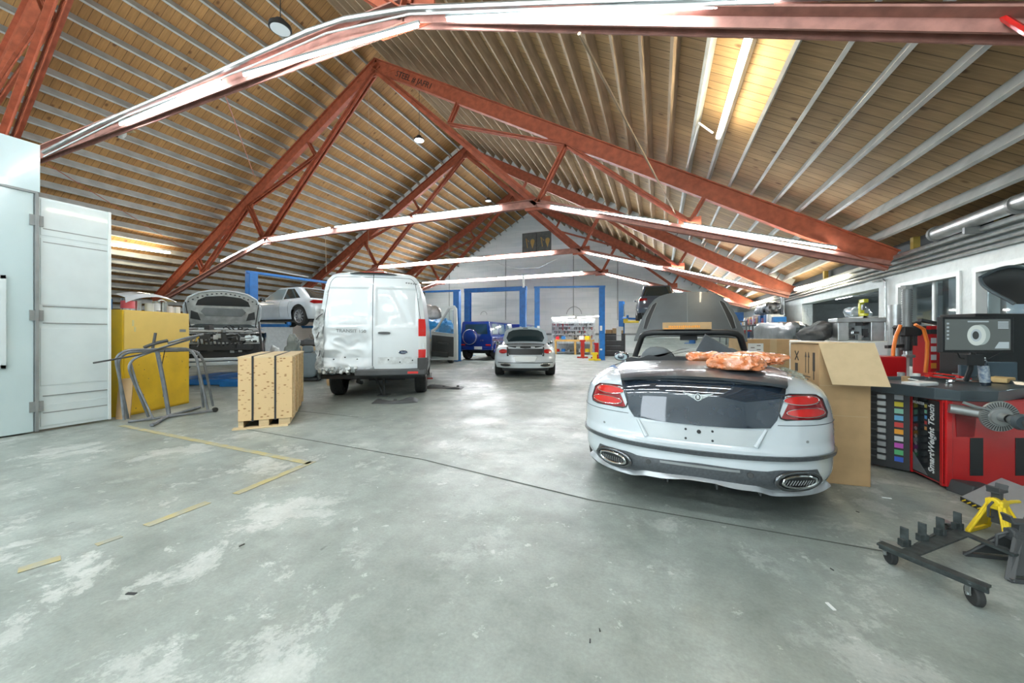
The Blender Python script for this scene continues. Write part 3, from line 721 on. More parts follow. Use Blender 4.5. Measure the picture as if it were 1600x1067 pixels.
# plate recess, its slanted ends and drilled holes
mb = MB()
mb.patch([(-.405, .665), (.405, .665), (.345, .555), (-.345, .555)], lambda a, b, o: sh.rear(a, b, .002 + o) + Vector((0, .0, 0)), .05, .004); mb.build('plate_panel', mat('dull_silver_panel', (.46, .50, .51), .4, .1, var=.12, vscale=3), cv, smooth=True)
for sg in (-1, 1):
    mb = MB(); mb.tube([sh.rear(sg * .41, .672, .006), sh.rear(sg * .345, .55, .012)], [.010, .016], 8); mb.build('plate_recess_edge', M_CARW, cv, smooth=True)
for (x, z, r) in ((-.08, .638, .008), (.09, .638, .008), (.005, .628, .014), (-.08, .575, .008), (.09, .575, .008)):
    mb = MB(); p = sh.rear(x, z, .004); mb.cyl(p + Vector((0, .004, 0)), p + Vector((0, -.004, 0)), r, r, 14); mb.build('screw_hole', M_BLACK, cv)
for (x, z) in ((-.68, .60), (.66, .60)):
    mb = MB(); mb.patch(ell(x, z, .009, .009, 16), lambda a, b, o: sh.rear(a, b, .002 + o), .05, .002); mb.build('parking_sensor', M_MGREY, cv)
# tail lamps wrapping the corners
for sg in (-1, 1):
    A0 = .49; A1 = .90
    poly = [(sg * (A0 + .025), .752), (sg * (A0 + .055), .742), (sg * .80, .742), (sg * (A1 - .02), .752), (sg * A1, .78), (sg * (A1 - .005), .87), (sg * (A1 - .05), .895), (sg * .62, .905), (sg * .56, .895), (sg * (A0 + .035), .85), (sg * (A0 + .015), .79)]
    mb = MB(); mb.patch(poly, lambda a, b, o: sh.wrap(a, b, .006 + o), .03, .012); tl = mb.build('tail_lamp', M_TAIL, cv, smooth=True, auto=60)
    mb = MB(); cx = sum(p[0] for p in poly) / len(poly); cz = .82
    edge = [sh.wrap(a, b, .009) for a, b in poly]; mb.tube(edge, .0055, 6, closed=True); mb.build('lamp_bezel', M_BLACK, tl, smooth=True)
    for (q, dz, rx) in ((.035, .866, .145), (.0, .786, .155)):
        mb = MB(); c = sg * (.71 - q * .3); mb.patch(ell(c, dz, rx, .028, 28), lambda a, b, o: sh.wrap(a, b, .011 + o), .03, .006); mb.build('lamp_ellipse', M_TAILL, tl, smooth=True, auto=60)
        mb = MB(); mb.tube([sh.wrap(a, b, .013) for a, b in ell(c, dz, rx * 1.0, .029, 36)], .0028, 6, closed=True); mb.build('lamp_ring', M_CHROME, tl, smooth=True)
# panel seam lamp-to-arch, bumper seam
for sg in (-1, 1):
    mb = MB(); mb.tube([sh.wrap(sg * (.47 + .7 * i / 20), .705 - .002 * i / 20, .001) for i in range(21)], .0025, 5); mb.build('panel_seam', M_SEAM, cv)
# black trim line, lower carbon valance, exhausts
mb = MB(); mb.patch([(x, linterp([(-1.28, .50), (-.9, .515), (0, .505), (.9, .515), (1.28, .50)], x)) for x in [-1.28 + 2.56 * i / 24 for i in range(25)]] + [(x, linterp([(-1.28, .475), (-.9, .488), (0, .472), (.9, .488), (1.28, .475)], x)) for x in [1.28 - 2.56 * i / 24 for i in range(25)]], lambda a, b, o: sh.wrap(a, b, .012 + o), .06, .02)
mb.build('bumper_trim', M_CARB, cv, smooth=True, auto=50)
zt = lambda x: linterp([(0, .415), (.42, .405), (.50, .42), (.78, .42), (.80, .37), (.88, .33)], abs(x)); zl = lambda x: linterp([(0, .315), (.38, .305), (.48, .268), (.84, .27), (.93, .29)], abs(x))
xs = [-.86 + 1.72 * i / 40 for i in range(41)]
mb = MB(); mb.patch([(x, zt(x)) for x in xs] + [(x, zl(x)) for x in reversed(xs)], lambda a, b, o: sh.wrap(a, b, .006 + o), .04, .02); mb.build('lower_valance', M_CARB, cv, smooth=True, auto=50)
mb = MB()
xs = [-1.0 + 2.0 * i / 50 for i in range(51)]
for i in range(50):
    pass
def lip(u, v):
    x = -1.0 + 2.0 * u; p = sh.wrap(x, zl(x), .0); q = sh.wrap(x, zl(x), .035); ph = v * 2 * PI
    d = (q - p).normalized(); return p + d * (.01 + .03 * math.cos(ph)) + Vector((0, 0, -.004 + .008 * math.sin(ph)))
mb.grid(lip, 60, 10); mb.build('splitter_lip', mat('silver_lip', (.40, .43, .45), .3, .4), cv, smooth=True)
mb = MB(); mb.patch([(-.25, .40), (.25, .40), (.25, .385), (-.25, .385)], lambda a, b, o: sh.rear(a, b, .012 + o), .05, .01); mb.build('valance_slot', M_MGREY, cv)
for x in (-.33, .31):
    mb = MB(); p = sh.rear(x, .375, .01); mb.lathe([(.010, -.004), (.017, -.004), (.02, 0), (.02, .01)], 18, p, 'Y'); mb.build('parking_sensor', M_DGREY, cv)
for sg in (-1, 1):
    c = sg * .635; ez = .352
    mb = MB(); mb.tube([sh.wrap(a, b, .014) for a, b in ell(c, ez, .155, .058, 40)], .014, 10, closed=True); ex = mb.build('exhaust_tip', mat('dark_chrome', (.16, .17, .18), .2, .9), cv, smooth=True)
    mb = MB(); mb.patch(ell(c, ez, .15, .053), lambda a, b, o: sh.wrap(a, b, .010 + o), .03, .004); mb.build('exhaust_opening', M_BLACK, ex)
    mb = MB(); mb.tube([sh.wrap(a, b, .022) for a, b in ell(c, ez, .118, .036, 40)], .008, 8, closed=True); mb.build('inner_ring', M_CHROME, ex, smooth=True)
    mb = MB()
    for k in range(11):
        xx = c + (k - 5) * .019; mb.bar(sh.wrap(xx - .004, ez - .022, .017), sh.wrap(xx + .004, ez + .008, .017), .006, .004)
    mb.build('exhaust_slats', M_MGREY, ex)
for x in (-.2, .12, .38):
    mb = MB(); mb.box((x, .12, .255), (.01, .1, .06)); mb.build('diffuser_fin', M_DGREY, cv)
# deck behind the seats, windscreen, mirrors
mb = MB(); mb.patch([(-.70, 1.30), (.70, 1.30), (.66, 1.46), (-.66, 1.46)], lambda a, b, o: sh.top(a, b, .004 + o), .05, .02); mb.build('tonneau_edge', M_DGREY, cv, smooth=True)
wsx = lambda k, t: (k * lerp(.76, .60, t), lerp(3.28, 2.75, t), lerp(.97, 1.315, t))
mb = MB(); fr = [wsx(-1, 0), wsx(-1, .5), wsx(-1, .93)] + [(-.60 + .04, 2.74, 1.325)] + [(x, 2.74 - .05 * (1 - (x / .56) ** 2), 1.345) for x in (-.45, -.25, 0, .25, .45)] + [(.60 - .04, 2.74, 1.325)] + [wsx(1, .93), wsx(1, .5), wsx(1, 0)]
mb.tube(fr, .042, 10); mb.build('windscreen_frame', M_BLACK, cv, smooth=True)
mb = MB(); mb.grid(lambda u, v: Vector(wsx(2 * u - 1, v)) + Vector((0, -.0 + .07 * (1 - (2 * u - 1) ** 2) * (1 if 1 else 0), 0)), 14, 6); mb.build('windscreen', mat('windscreen_glass', (.88, .97, .95), .02, trans=1.0), cv, smooth=True); MATS['windscreen_glass'].node_tree.nodes['Principled BSDF'].inputs['IOR'].default_value = 1.03
mb = MB(); mb.box((0, 2.86, 1.27), (.22, .03, .07)); mb.cyl((0, 2.88, 1.3), (0, 2.84, 1.33), .01, .01, 8); mb.build('rear_view_mirror', M_BLACK, cv, bevel=.015)
mb = MB(); mb.bx(-.68, .68, 3.0, 3.3, .9, .99); mb.cyl((-.34, 2.85, .93), (-.34, 2.86, .93), .18, .18, 20); mb.build('dashboard', M_BLACK, cv, bevel=.03)
mirror_part(cv, -1, -.80, 2.95, .98, M_CARBLK, .22, .14); mirror_part(cv, 1, .80, 2.95, .98, M_CARBLK, .22, .14)
# raised bonnet with side vents
def hood(a, b, o=0):
    P = lambda a, b: Vector((a, 3.50 + .40 * b, 1.215 + .74 * b + .07 * b * (1 - b))) + Vector((0, -.10, .05)) * (1 - (abs(a) / .8) ** 2.2)
    return off_n(P, a, b, o, lambda a, b: (0, -1, .5))
hp = [(-.80, 0), (.80, 0), (.76, .18), (.68, .48), (.58, .74), (.50, .88), (.42, .95), (.30, .99), (.12, 1.01), (-.12, 1.01), (-.30, .99), (-.42, .95), (-.50, .88), (-.58, .74), (-.68, .48), (-.76, .18)]
mb = MB(); mb.patch(hp, lambda a, b, o: hood(a, b, o), .06, .025); hd = mb.build('raised_bonnet', mat('dusty_grey_bonnet', (.10, .115, .12), .35, coat=.3, var=.2, vscale=3), cv, smooth=True, auto=50)
for sg in (-1, 1):
    mb = MB(); vp = [(sg * .60, .20), (sg * .66, .22), (sg * .625, .45), (sg * .53, .74), (sg * .47, .80), (sg * .455, .76), (sg * .52, .52)]
    mb.patch(vp, lambda a, b, o: hood(a, b, .004 + o), .05, .01); mb.build('bonnet_vent', M_BLACK, hd)
    mb = MB(); mb.tube([hood(a, b, .006) for a, b in vp], .006, 6, closed=True); mb.build('vent_edge', M_MGREY, hd, smooth=True)
mb = MB(); mb.tube([hood(0, b, .002) for b in (.05, .3, .6, .98)], .004, 5); mb.build('bonnet_crease', M_MGREY, hd)
# ---- things lying on the car ----
CVM = Matrix.Translation(cam2w(1.305, 2.60)) @ Matrix.Rotation(PSI - CVA, 4, 'Z')
def cvp(x, y, z): return CVM @ Vector((x, y, z))
RZC = PSI - CVA
t = thing('carton', 'long low cardboard carton with orange print lying on the windscreen header', 'box', cvp(-.03, 2.72, 1.385), RZC)
mb = MB(); mb.bx(-.30, .30, -.10, .16, 0, .095); mb.build('carton_body', M_CARD, t, bevel=.003)
mb = MB(); r2 = random.Random(3); xx = -.22
while xx < .15:
    w_ = r2.uniform(.012, .026); mb.bx(xx, xx + w_ * .75, -.1025, -.1, .022, .05 + r2.uniform(-.004, .004)); xx += w_ + .003
mb.bx(-.28, -.02, -.1025, -.1, .006, .016); mb.build('orange_print', mat('orange_print', (.85, .33, .03), .6), t)
# folded black roof lining panels
mb = MB(); mb.grid(lambda u, v: Vector((lerp(-.62, -.02, u), lerp(1.42, 1.75, v), 1.03 + .14 * u + .02 * math.sin(u * 9) * v - .02 * v)), 16, 6); mb.grid(lambda u, v: Vector((lerp(-.62, -.02, u), lerp(1.42, 1.75, v), 1.015 + .13 * u - .02 * v)), 16, 6)
o = mb.build('trim_panel', M_TRIMBLK, None, smooth=True); o.matrix_world = CVM; tag(o, 'flat black trim panel lying behind the convertible car seats', 'car part')
mb = MB()
for z_ in (0, .012): mb.grid(lambda u, v: Vector((lerp(.0, .15, v) + lerp(0, .28, u) , 1.55 + .03 * u, 1.0 + .30 * v * (1 - u) + z_ + .03 * u)), 8, 8)
mb.add([(-.02, 1.48, 1.02), (.13, 1.50, 1.31), (.42, 1.50, 1.12), (.30, 1.46, 1.06), (-.02, 1.50, 1.02), (.13, 1.53, 1.325), (.42, 1.54, 1.13), (.30, 1.5, 1.06)], [(0, 1, 2, 3), (7, 6, 5, 4), (0, 4, 5, 1), (1, 5, 6, 2), (2, 6, 7, 3), (3, 7, 4, 0)])
o = mb.build('folded_mat', mat('grey_felt', (.07, .085, .095), .8, var=.3), None); o.matrix_world = CVM; tag(o, 'dark grey folded mat standing up like a peak behind the convertible seats', 'mat')
mb = MB(); mb.grid(lambda u, v: Vector((lerp(-.66, .05, u), lerp(1.36, 1.60, v), 1.045 + .045 * math.sin(u * 3) * (1 - v * .5) + .012 * math.sin(u * 23))), 24, 5); mb.grid(lambda u, v: Vector((lerp(-.66, .05, u), 1.36, lerp(1.0, 1.045 + .045 * math.sin(u * 3) + .012 * math.sin(u * 23), v))), 24, 3)
o = mb.build('roof_lining', M_BLACK, None, smooth=True); o.matrix_world = CVM; tag(o, 'rumpled black roof lining along the back edge of the convertible boot, left half', 'car part')
# copper plastic-wrapped parcels
from mathutils import noise as mnoise
M_WRAP = mat('crinkled_copper_film', (.74, .20, .055), .22, coat=1.0, col2=(.55, .24, .12), vscale=14, bump=.9, bscale=22, spec=.8)
def crumple(name, label, cx, cy, dx, dy, dz, rz, seed, cat='wrapped parcel', m=None, grp=None, z0=None):
    mb = MB(); n1, n2 = 40, 70
    def P(u, v):
        a = (u - .5) * PI; b = v * 2 * PI; f = lambda q, e: math.copysign(abs(q) ** e, q)
        d = Vector((dx * f(math.cos(a), .6) * f(math.cos(b), .7), dy * f(math.cos(a), .6) * f(math.sin(b), .7), dz * f(math.sin(a), .8)))
        q = Vector((d.x * 9 + seed, d.y * 9, d.z * 9)); n = mnoise.noise(q) * .22 + abs(mnoise.noise(q * 2.6)) * -.20 + mnoise.noise(q * 6) * .05
        d *= 1 + n; d.z = max(d.z, -dz * .75); return d + Vector((0, 0, dz * .75))
    mb.grid(P, n1, n2); o = mb.build(name, m or M_WRAP, None, smooth=True, auto=28)
    z = z0 if z0 is not None else (sh.zs(cy) + sh.crown(cy) * (1 - min(1, abs(cx) / .8) ** 2.4) + .012)
    o.matrix_world = CVM @ Matrix.Translation((cx, cy, z)) @ Matrix.Rotation(rz, 4, 'Z'); tag(o, label, cat, grp); return o
crumple('wrapped_parcel', 'small copper-coloured film parcel on the boot lid, leftmost of three', .10, 1.18, .17, .12, .055, .1, 1.3)
crumple('wrapped_parcel', 'copper-coloured film parcel nearest the boot edge, in front of the others', .27, .36, .19, .14, .068, -.12, 5.7)
crumple('wrapped_parcel', 'long copper-coloured film parcel lying behind, over the right rear wing', .43, .98, .29, .13, .062, -.2, 9.1)
# chain heap
t = thing('chain', 'loose pale steel chain heaped on the right rear wing of the convertible', 'chain', cvp(0, 0, 0), RZC)
mb = MB(); r3 = random.Random(11)
def link(c, d, up):
    d = d.normalized(); s2 = d.cross(up); s2 = s2.normalized() if s2.length > 1e-3 else Vector((1, 0, 0))
    mb.tube([c + d * (.011 * math.cos(a)) + s2 * (.0065 * math.sin(a)) for a in [2 * PI * i / 8 for i in range(8)]], .0022, 5, closed=True)
for s_i in range(5):
    n = 40
    for i in range(n):
        f = i / n; x = .70 + .03 * math.sin(f * 13 + s_i) + .012 * s_i; y = 1.15 - .75 * f + .035 * math.sin(f * 11 + s_i * 1.7) + .012 * s_i
        q = sh.top(x, y, .008 + .006 * (s_i % 3)) if abs(x) < sh.xedge(y) * .98 else sh.top(sh.xedge(y) * .97, y, .008)
        link(q, Vector((1, math.sin(f * 20 + s_i), .1 * math.sin(i))), Vector((0, .3 * (i % 2), 1 - (i % 2) * .7)))
mb.build('chain_links', mat('weathered_steel', (.42, .44, .36), .5, .6, var=.3), t)['kind'] = 'stuff'
# =================== white van, rear towards us, crumpled lower left door ===================
VA = math.radians(11.0)
VO = cam2w(-218 / 580 * 7.3, 7.3)
vt = thing('cargo_van', 'tall white cargo van with crushed lower left rear door', 'van', VO, PSI + VA)
VM = Matrix.Translation(VO) @ Matrix.Rotation(PSI + VA, 4, 'Z')
def vw(z):  # half width
    return linterp([(.30, 1.0), (.6, 1.03), (1.2, 1.03), (1.6, .99), (2.1, .925), (2.32, .88), (2.42, .80), (2.48, .68), (2.51, .45), (2.52, 0.05)], z)
def vbump(x, z):  # local shape of the rear face: crush on the lower left
    d = 0
    if x < .02:
        k = max(0, min(1, (1.62 - z) / .5)) * max(0, min(1, (.0 - x) / .12))
        d += k * (.07 * mnoise.noise(Vector((x * 2.3, z * 3.4, 1.7))) + .018 * abs(mnoise.noise(Vector((x * 4, z * 7, 4.2)))) * 2 - .02)
        d += k * .10 * max(0, 1 - ((x + .55) / .55) ** 2) * max(0, 1 - ((z - 1.15) / .4) ** 2)
        d += .09 * max(0, 1 - abs(z - .83) / .16) * max(0, min(1, -x / .2)) * (1 + .5 * math.sin(x * 14))
    else:
        k = max(0, min(1, (x) / .1)); d += k * .012 * mnoise.noise(Vector((x * 2.1, z * 1.8, 9)))
        if 1.5 < z < 2.2: d += .02 * max(0, 1 - abs((x - .52) + (z - 1.85) * .45) / .1)
    return d
def vrear(x, z, off=0):
    w = vw(z); r = min(1, abs(x) / max(w, .05)); y = .10 * r ** 4 + linterp([(.3, .10), (.55, .0), (1.3, 0), (2.2, .07), (2.45, .16), (2.52, .3)], z)
    ins = 0
    if 1.40 < z < 2.2:   # recessed window-shaped panels
        for cx, hw in ((-.455, .40), (.455, .40)):
            dx = hw - abs(x - cx); dz = min(z - 1.42, 2.18 - z); m_ = min(dx, dz)
            if m_ > 0: ins = max(ins, .018 * min(1, m_ / .03))
    return Vector((x, y + ins + vbump(x, z) - off, z))
LV = 5.3
mb = MB(); zl_ = [.62 + (2.52 - .62) * i / 70 for i in range(71)]
mb.grid(lambda u, v: vrear((2 * u - 1) * vw(lerp(.56, 2.52, v)), lerp(.56, 2.52, v)), 90, 110)
rd = mb.build('rear_doors', M_VANW, vt, smooth=True, auto=60)
# body sides and roof
mb = MB()
def vzb(y): return arch(y, (1.05, 4.55), .42, .42, .38)
ys = [0.0 + .05 * i for i in range(107)]
for sg in (-1, 1):
    vs = []; nz = 30
    for y in ys:
        nose = linterp([(0, 1), (4.3, 1), (5.0, .96), (5.3, .85)], y); top = linterp([(0, 2.52), (3.3, 2.52), (4.2, 1.75), (4.4, 1.3), (5.3, .95)], y)
        for j in range(nz + 1):
            z = lerp(vzb(y), top, j / nz); zz = z if top > 2.4 else lerp(vzb(y), 2.52, j / nz)
            yy = y + (vrear(vw(zz), zz).y - y * 0 if False else linterp([(.3, .10), (.55, .10), (1.3, .10), (2.2, .17), (2.45, .26), (2.52, .4)], zz) * max(0, 1 - y / .6))
            x = vw(zz) * nose; dent = 0
            if sg < 0 and y < .5: dent = .10 * max(0, 1 - abs(z - .95) / .5) * (1 - y / .5) * (1 + .4 * math.sin(z * 19))
            vs.append(Vector((sg * (x - dent * .6), yy, z)))
    fs = []
    for i in range(len(ys) - 1):
        for j in range(nz): a = i * (nz + 1) + j; fs.append((a, a + 1, a + nz + 2, a + nz + 1))
    mb.add(vs, fs)
mb.build('side_panels', M_VANW, vt, smooth=True, auto=50)
mb = MB(); mb.grid(lambda u, v: Vector((lerp(-.05, .05, u), lerp(.3, 3.4, v), 2.52)), 1, 4); mb.bx(-1.0, 1.0, .2, 5.2, .42, .50); mb.bx(-.98, .98, 4.9, 5.2, .5, 1.0); mb.build('van_floor', M_BLACK, vt)
# seams, frame, hinges
mb = MB(); mb.tube([vrear(.0, .60 + 1.9 * i / 60, .004) for i in range(61)], .006, 5); mb.build('door_gap', M_SEAM, rd)
for sg in (-1, 1):
    pts = [vrear(sg * (vw(z) - .085), z, .003) for z in [.72 + 1.56 * i / 50 for i in range(51)]] + [vrear(sg * (vw(2.28) - .085 - .10 * k / 4), 2.28 + .10 * math.sin(k / 4 * PI / 2), .003) for k in range(1, 5)] + [vrear(sg * x, 2.385 + .0 * x, .003) for x in (.55, .4, .25, .1, 0)]
    mb = MB(); mb.tube(pts, .005, 5); mb.build('door_seam', M_SEAM, rd)
for sg, z in ((-1, 2.08), (1, 2.04), (1, 1.05)):
    mb = MB(); p = vrear(sg * (vw(z) - .055), z, .012); mb.box(p, (.05, .03, .10)); mb.box(p + Vector((0, -.01, .0)), (.02, .03, .03)); mb.build('door_hinge', M_VANW, rd, bevel=.006)
mb = MB(); mb.patch([(-.44, 2.45), (.44, 2.45), (.36, 2.475), (.25, 2.50), (-.25, 2.50), (-.36, 2.475)], lambda a, b, o: vrear(a, b, .07 + o * .9), .05, .07); hl = mb.build('high_brake_light_housing', M_BLACK, vt, smooth=True)
mb = MB(); mb.patch([(-.27, 2.478), (.27, 2.478), (.22, 2.503), (-.22, 2.503)], lambda a, b, o: vrear(a, b, .085 + o), .05, .02) ; mb.build('high_brake_light', M_TAILL, hl, smooth=True)
mb = MB(); mb.patch(ell(.22, 1.305, .115, .022, 24, p=3), lambda a, b, o: vrear(a, b, .035 + o), .03, .03); mb.build('door_handle', M_DGREY, vt, smooth=True)
mb = MB(); mb.patch([(.1, .84), (.9, .84), (.9, .70), (.1, .70)], lambda a, b, o: vrear(a, b, .001 + o), .05, .002); mb.build('lower_door_strip', mat('scuffed_white', (.58, .62, .62), .6, var=.3, vscale=9), vt)
for (x, z) in ((.30, .79), (.52, .74), (.76, .77), (-.30, .80), (-.52, .84), (-.74, .80)):
    mb = MB(); p = vrear(x, z, .006); mb.cyl(p + Vector((0, .004, 0)), p - Vector((0, .004, 0)), .014, .014, 12); mb.build('plate_hole', M_BLACK, vt)
text('TRANSIT 150', .085, lambda a, b, z: vrear(-.40 + a, 1.34 + b - a * .02, .006 + z), 'model_lettering', M_MGREY, vt, .002, xs=1.15, bold=.001)
mb = MB(); mb.patch(ell(.58, .93, .085, .034), lambda a, b, o: vrear(a, b, .012 + o), .03, .01); bo = mb.build('oval_badge', mat('badge_blue', (.03, .05, .10), .2, coat=1), vt, smooth=True)
mb = MB(); mb.tube([vrear(a, b, .014) for a, b in ell(.58, .93, .085, .034, 30)], .004, 6, closed=True); mb.build('badge_rim', M_CHROME, bo, smooth=True)
text('Ford', .042, lambda a, b, z: vrear(.58 + a, .93 + b, .0135 + z), 'badge_script', M_CHROME, bo, .001, shear=.3)
for i in range(5):
    mb = MB(); mb.bar(vrear(.62 + i * .047, 2.29 - i * .004, .006), vrear(.65 + i * .047, 2.29 - i * .004, .006), .006, .028); mb.build('roof_number_digit', M_MGREY, vt)
# right tail lamp (red / clear / red), hollow damaged left corner
for z0, z1, m in ((.80, .98, M_TAILL), (.98, 1.24, M_CLEAR), (1.24, 1.58, M_TAILL)):
    mb = MB(); mb.patch([(.875, z0), (1.02, z0), (1.02, z1), (.875 - (z1 > 1.5) * -.0, z1)], lambda a, b, o: Vector((min(a, vw(b) + .012), .03 + .08 * max(0, a - .9) * 8 + linterp([(.55, .0), (1.3, 0), (2.2, .07)], b) - o * 0 - (.01 if o == 0 else -.03), b)), .04, .02); mb.build('tail_lamp', m, vt, smooth=True)
M_TORN = mat('torn_sheet_metal', (.60, .64, .64), .45, .3, var=.55, vscale=12, bump=.6, bscale=16)
mb = MB()
def torn(u, v):
    z = lerp(.62, 1.75, v); x = -1.02 + .11 * u; n = mnoise.noise(Vector((u * 3, v * 7, 2))) * .035 + mnoise.noise(Vector((u * 9, v * 22, 5))) * .012
    bulge = -.055 * math.exp(-((z - 1.35) / .25) ** 2)
    return Vector((x + bulge * (1 - u) + n, -.03 + .08 * u + n, z))
mb.grid(torn, 10, 60); mb.build('torn_corner_panel', M_TORN, vt, smooth=True, auto=25)
for k in range(6):
    mb = MB(); z = .70 + k * .17; mb.tube([(-1.0 + rnd.uniform(-.04, .03), -.02, z), (-.97 + rnd.uniform(-.02, .03), -.03, z + .06), (-.93 + rnd.uniform(-.04, .04), -.03, z + .11)], .009, 6); mb.build('bent_bracket', M_DGREY if k % 2 else M_TORN, vt, smooth=True)
mb = MB()
for k in range(26):
    x = -.95 + k * .038; mb.box((x, .02 + .04 * math.sin(k * 1.7), .60 + .035 * math.sin(k * 2.3)), (.06, .10, .07), rnd.uniform(0, 1), rot=Matrix.Rotation(rnd.uniform(-.6, .6), 3, 'Y') @ Matrix.Rotation(rnd.uniform(-.6, .6), 3, 'X'))
mb.build('crumpled_sill', M_TORN, vt, bevel=.008)
# step bumper, spare carrier, wheels
mb = MB(); mb.bx(-.30, 1.02, -.16, .10, .50, .60); mb.bx(-.30, .92, -.16, .06, .56, .615); o = mb.build('step_bumper', M_DGREY, vt, bevel=.02)
mb = MB(); mb.bx(.68, .88, -.166, -.155, .53, .57); mb.build('bumper_reflector', M_TAILL, o)
mb = MB(); mb.patch([(.86, .82), (1.05, .82), (1.06, .50), (.96, .46), (.86, .52)], lambda a, b, o: Vector((a, -.06 + (a - .86) * .5 - o, b)), .05, .06); mb.build('bumper_corner', M_DGREY, vt, bevel=.01)
mb = MB(); mb.bx(-.85, .85, .9, 1.2, .32, .42); mb.tube([(-.75, 1.05, .38), (.75, 1.05, .38)], .06, 10); mb.tube([(-.45, .2, .50), (-.45, 3, .5)], .05, 6); mb.tube([(.45, .2, .5), (.45, 3, .5)], .05, 6)
mb.tube([(-.30, .3, .5), (-.34, .35, .34), (-.30, .5, .30)], .04, 8); mb.build('rear_axle', M_BLACK, vt)
vt.scale = (1, 1, 1.03)
wheel(vt, -.86, 1.05, .37, .26, -1, M_RIMD); wheel(vt, .88, 1.05, .37, .26, 1, M_RIM); wheel(vt, -.86, 4.55, .37, .24, -1); wheel(vt, .86, 4.55, .37, .24, 1)
mb = MB(); mb.bx(-.9, .9, .5, 5.0, .42, .5); mb.bx(-.3, .5, 1.3, 2.6, .25, .45); mb.build('chassis', M_BLACK, vt)
mb = MB(); mb.grid(lambda u, v: Vector((lerp(-.88, .88, u), lerp(3.35, 4.25, v), lerp(2.48, 1.72, v))), 8, 4); mb.build('windscreen', M_TGLASS, vt)
# open front passenger door
dt = Matrix.Rotation(math.radians(-62), 4, 'Z')
mb = MB(); hp0 = Vector((1.02, 4.15, 0)); dv = Vector((math.sin(math.radians(50)), -math.cos(math.radians(50)) , 0)); dn = Vector((-dv.y, dv.x, 0))
DL = 1.02
def dp(a, b, o=0): return hp0 + dv * a + dn * o + Vector((0, 0, b))
out = [(0, .52), (DL, .52), (DL, 1.35), (DL - .03, 2.02), (DL - .12, 2.12), (DL - .3, 2.10), (.22, 1.50), (0, 1.38)]
win = [(.16, 1.34), (DL - .15, 1.25), (DL - .15, 1.98), (DL - .3, 2.0), (.32, 1.48)]
dpg = thing('x', 'x', 'x'); bpy.data.objects.remove(dpg)
def ringmesh(mb, o_, i_, th):   # frame between two outlines with equal vertex counts
    n = len(o_)
    vs = [dp(a, b, 0) for a, b in o_] + [dp(a, b, 0) for a, b in i_] + [dp(a, b, th) for a, b in o_] + [dp(a, b, th) for a, b in i_]
    fs = []
    for k in range(n):
        k2 = (k + 1) % n; fs += [(k, k2, n + k2, n + k), (2 * n + k, 3 * n + k, 3 * n + k2, 2 * n + k2), (k, 2 * n + k, 2 * n + k2, k2), (n + k, n + k2, 3 * n + k2, 3 * n + k)]
    mb.add(vs, fs)
o_ = [(0, 1.32), (DL, 1.22), (DL, 1.35), (DL - .03, 2.02), (DL - .12, 2.12), (DL - .3, 2.10), (.22, 1.50), (0, 1.40)]
i_ = [(.13, 1.36), (DL - .13, 1.28), (DL - .13, 1.35), (DL - .14, 1.98), (DL - .17, 2.03), (DL - .3, 2.02), (.27, 1.46), (.14, 1.38)]
ringmesh(mb, o_, i_, .06); mb.prism([(0, .52), (DL, .52), (DL, 1.28), (0, 1.36)], lambda a, b: dp(a, b, 0), lambda a, b: dp(a, b, .07)); dr = mb.build('open_front_door', M_VANW, vt, bevel=.01)
mb = MB(); mb.prism([(.06, .66), (DL - .12, .62), (DL - .12, 1.20), (.06, 1.26)], lambda a, b: dp(a, b, -.03), lambda a, b: dp(a, b, 0)); mb.prism([(.1, .62), (DL - .3, .60), (DL - .3, .74), (.1, .78)], lambda a, b: dp(a, b, -.09), lambda a, b: dp(a, b, -.02)); mb.prism([(.35, .98), (DL - .3, .96), (DL - .3, 1.02), (.35, 1.04)], lambda a, b: dp(a, b, -.08), lambda a, b: dp(a, b, -.02)); mb.build('door_trim', M_DGREY, dr, bevel=.01)
mb = MB(); mb.prism([(.14, 1.36), (DL - .14, 1.28), (DL - .15, 1.98), (DL - .3, 2.0), (.29, 1.48)], lambda a, b: dp(a, b, .03), lambda a, b: dp(a, b, .035)); mb.build('door_window', M_GLASS, dr)
# plastic parts on the floor by the van
def floor_panel(name, label, px, py, L_, W_, rz, m, cat, hh=.07, seed=1, lift=0):
    p = gnd(px, py); t = thing(name, label, cat, p, rz); mb = MB()
    def P(u, v, o=0):
        x = (u - .5) * L_; y = (v - .5) * W_; z = hh * (.4 + .5 * mnoise.noise(Vector((u * 3 + seed, v * 2, seed))) + .3 * math.sin(u * 7 + seed) * (v > .5)); e = min(u, 1 - u, v, 1 - v)
        return Vector((x, y + .05 * math.sin(u * 5 + seed), max(.006, z * min(1, e * 10 + .1)) + lift * u))
    mb.grid(P, 30, 14); mb.grid(lambda u, v: P(u, v) + Vector((0, 0, -.005)), 30, 14)
    mb.build('panel', m, t, smooth=True, auto=30)
    for k in range(3):
        mb = MB(); mb.box((lerp(-.35, .35, k / 2) * L_, .1 * W_ * (-1) ** k, .03), (.06, .05, .06)); mb.build('clip', M_DGREY, t, bevel=.01)
    return t
floor_panel('bumper_cover', 'long dark plastic cover lying on the floor behind the van', 618, 628, .85, .34, PSI + .15, M_DGREY, 'car part', .10, 2)
floor_panel('undertray', 'dark plastic undertray on the floor right of the van rear wheel', 694, 606, .95, .40, PSI - .05, M_DGREY, 'car part', .09, 6)
p = gnd(668, 592); t = thing('lamp_strip', 'red and grey ribbed panel leaning beside the van wheel', 'car part', p, PSI); mb = MB()
for k in range(6): mb.bar((-.12 + k * .045, 0, .03), (-.16 + k * .045, .22, .16), .02, .02)
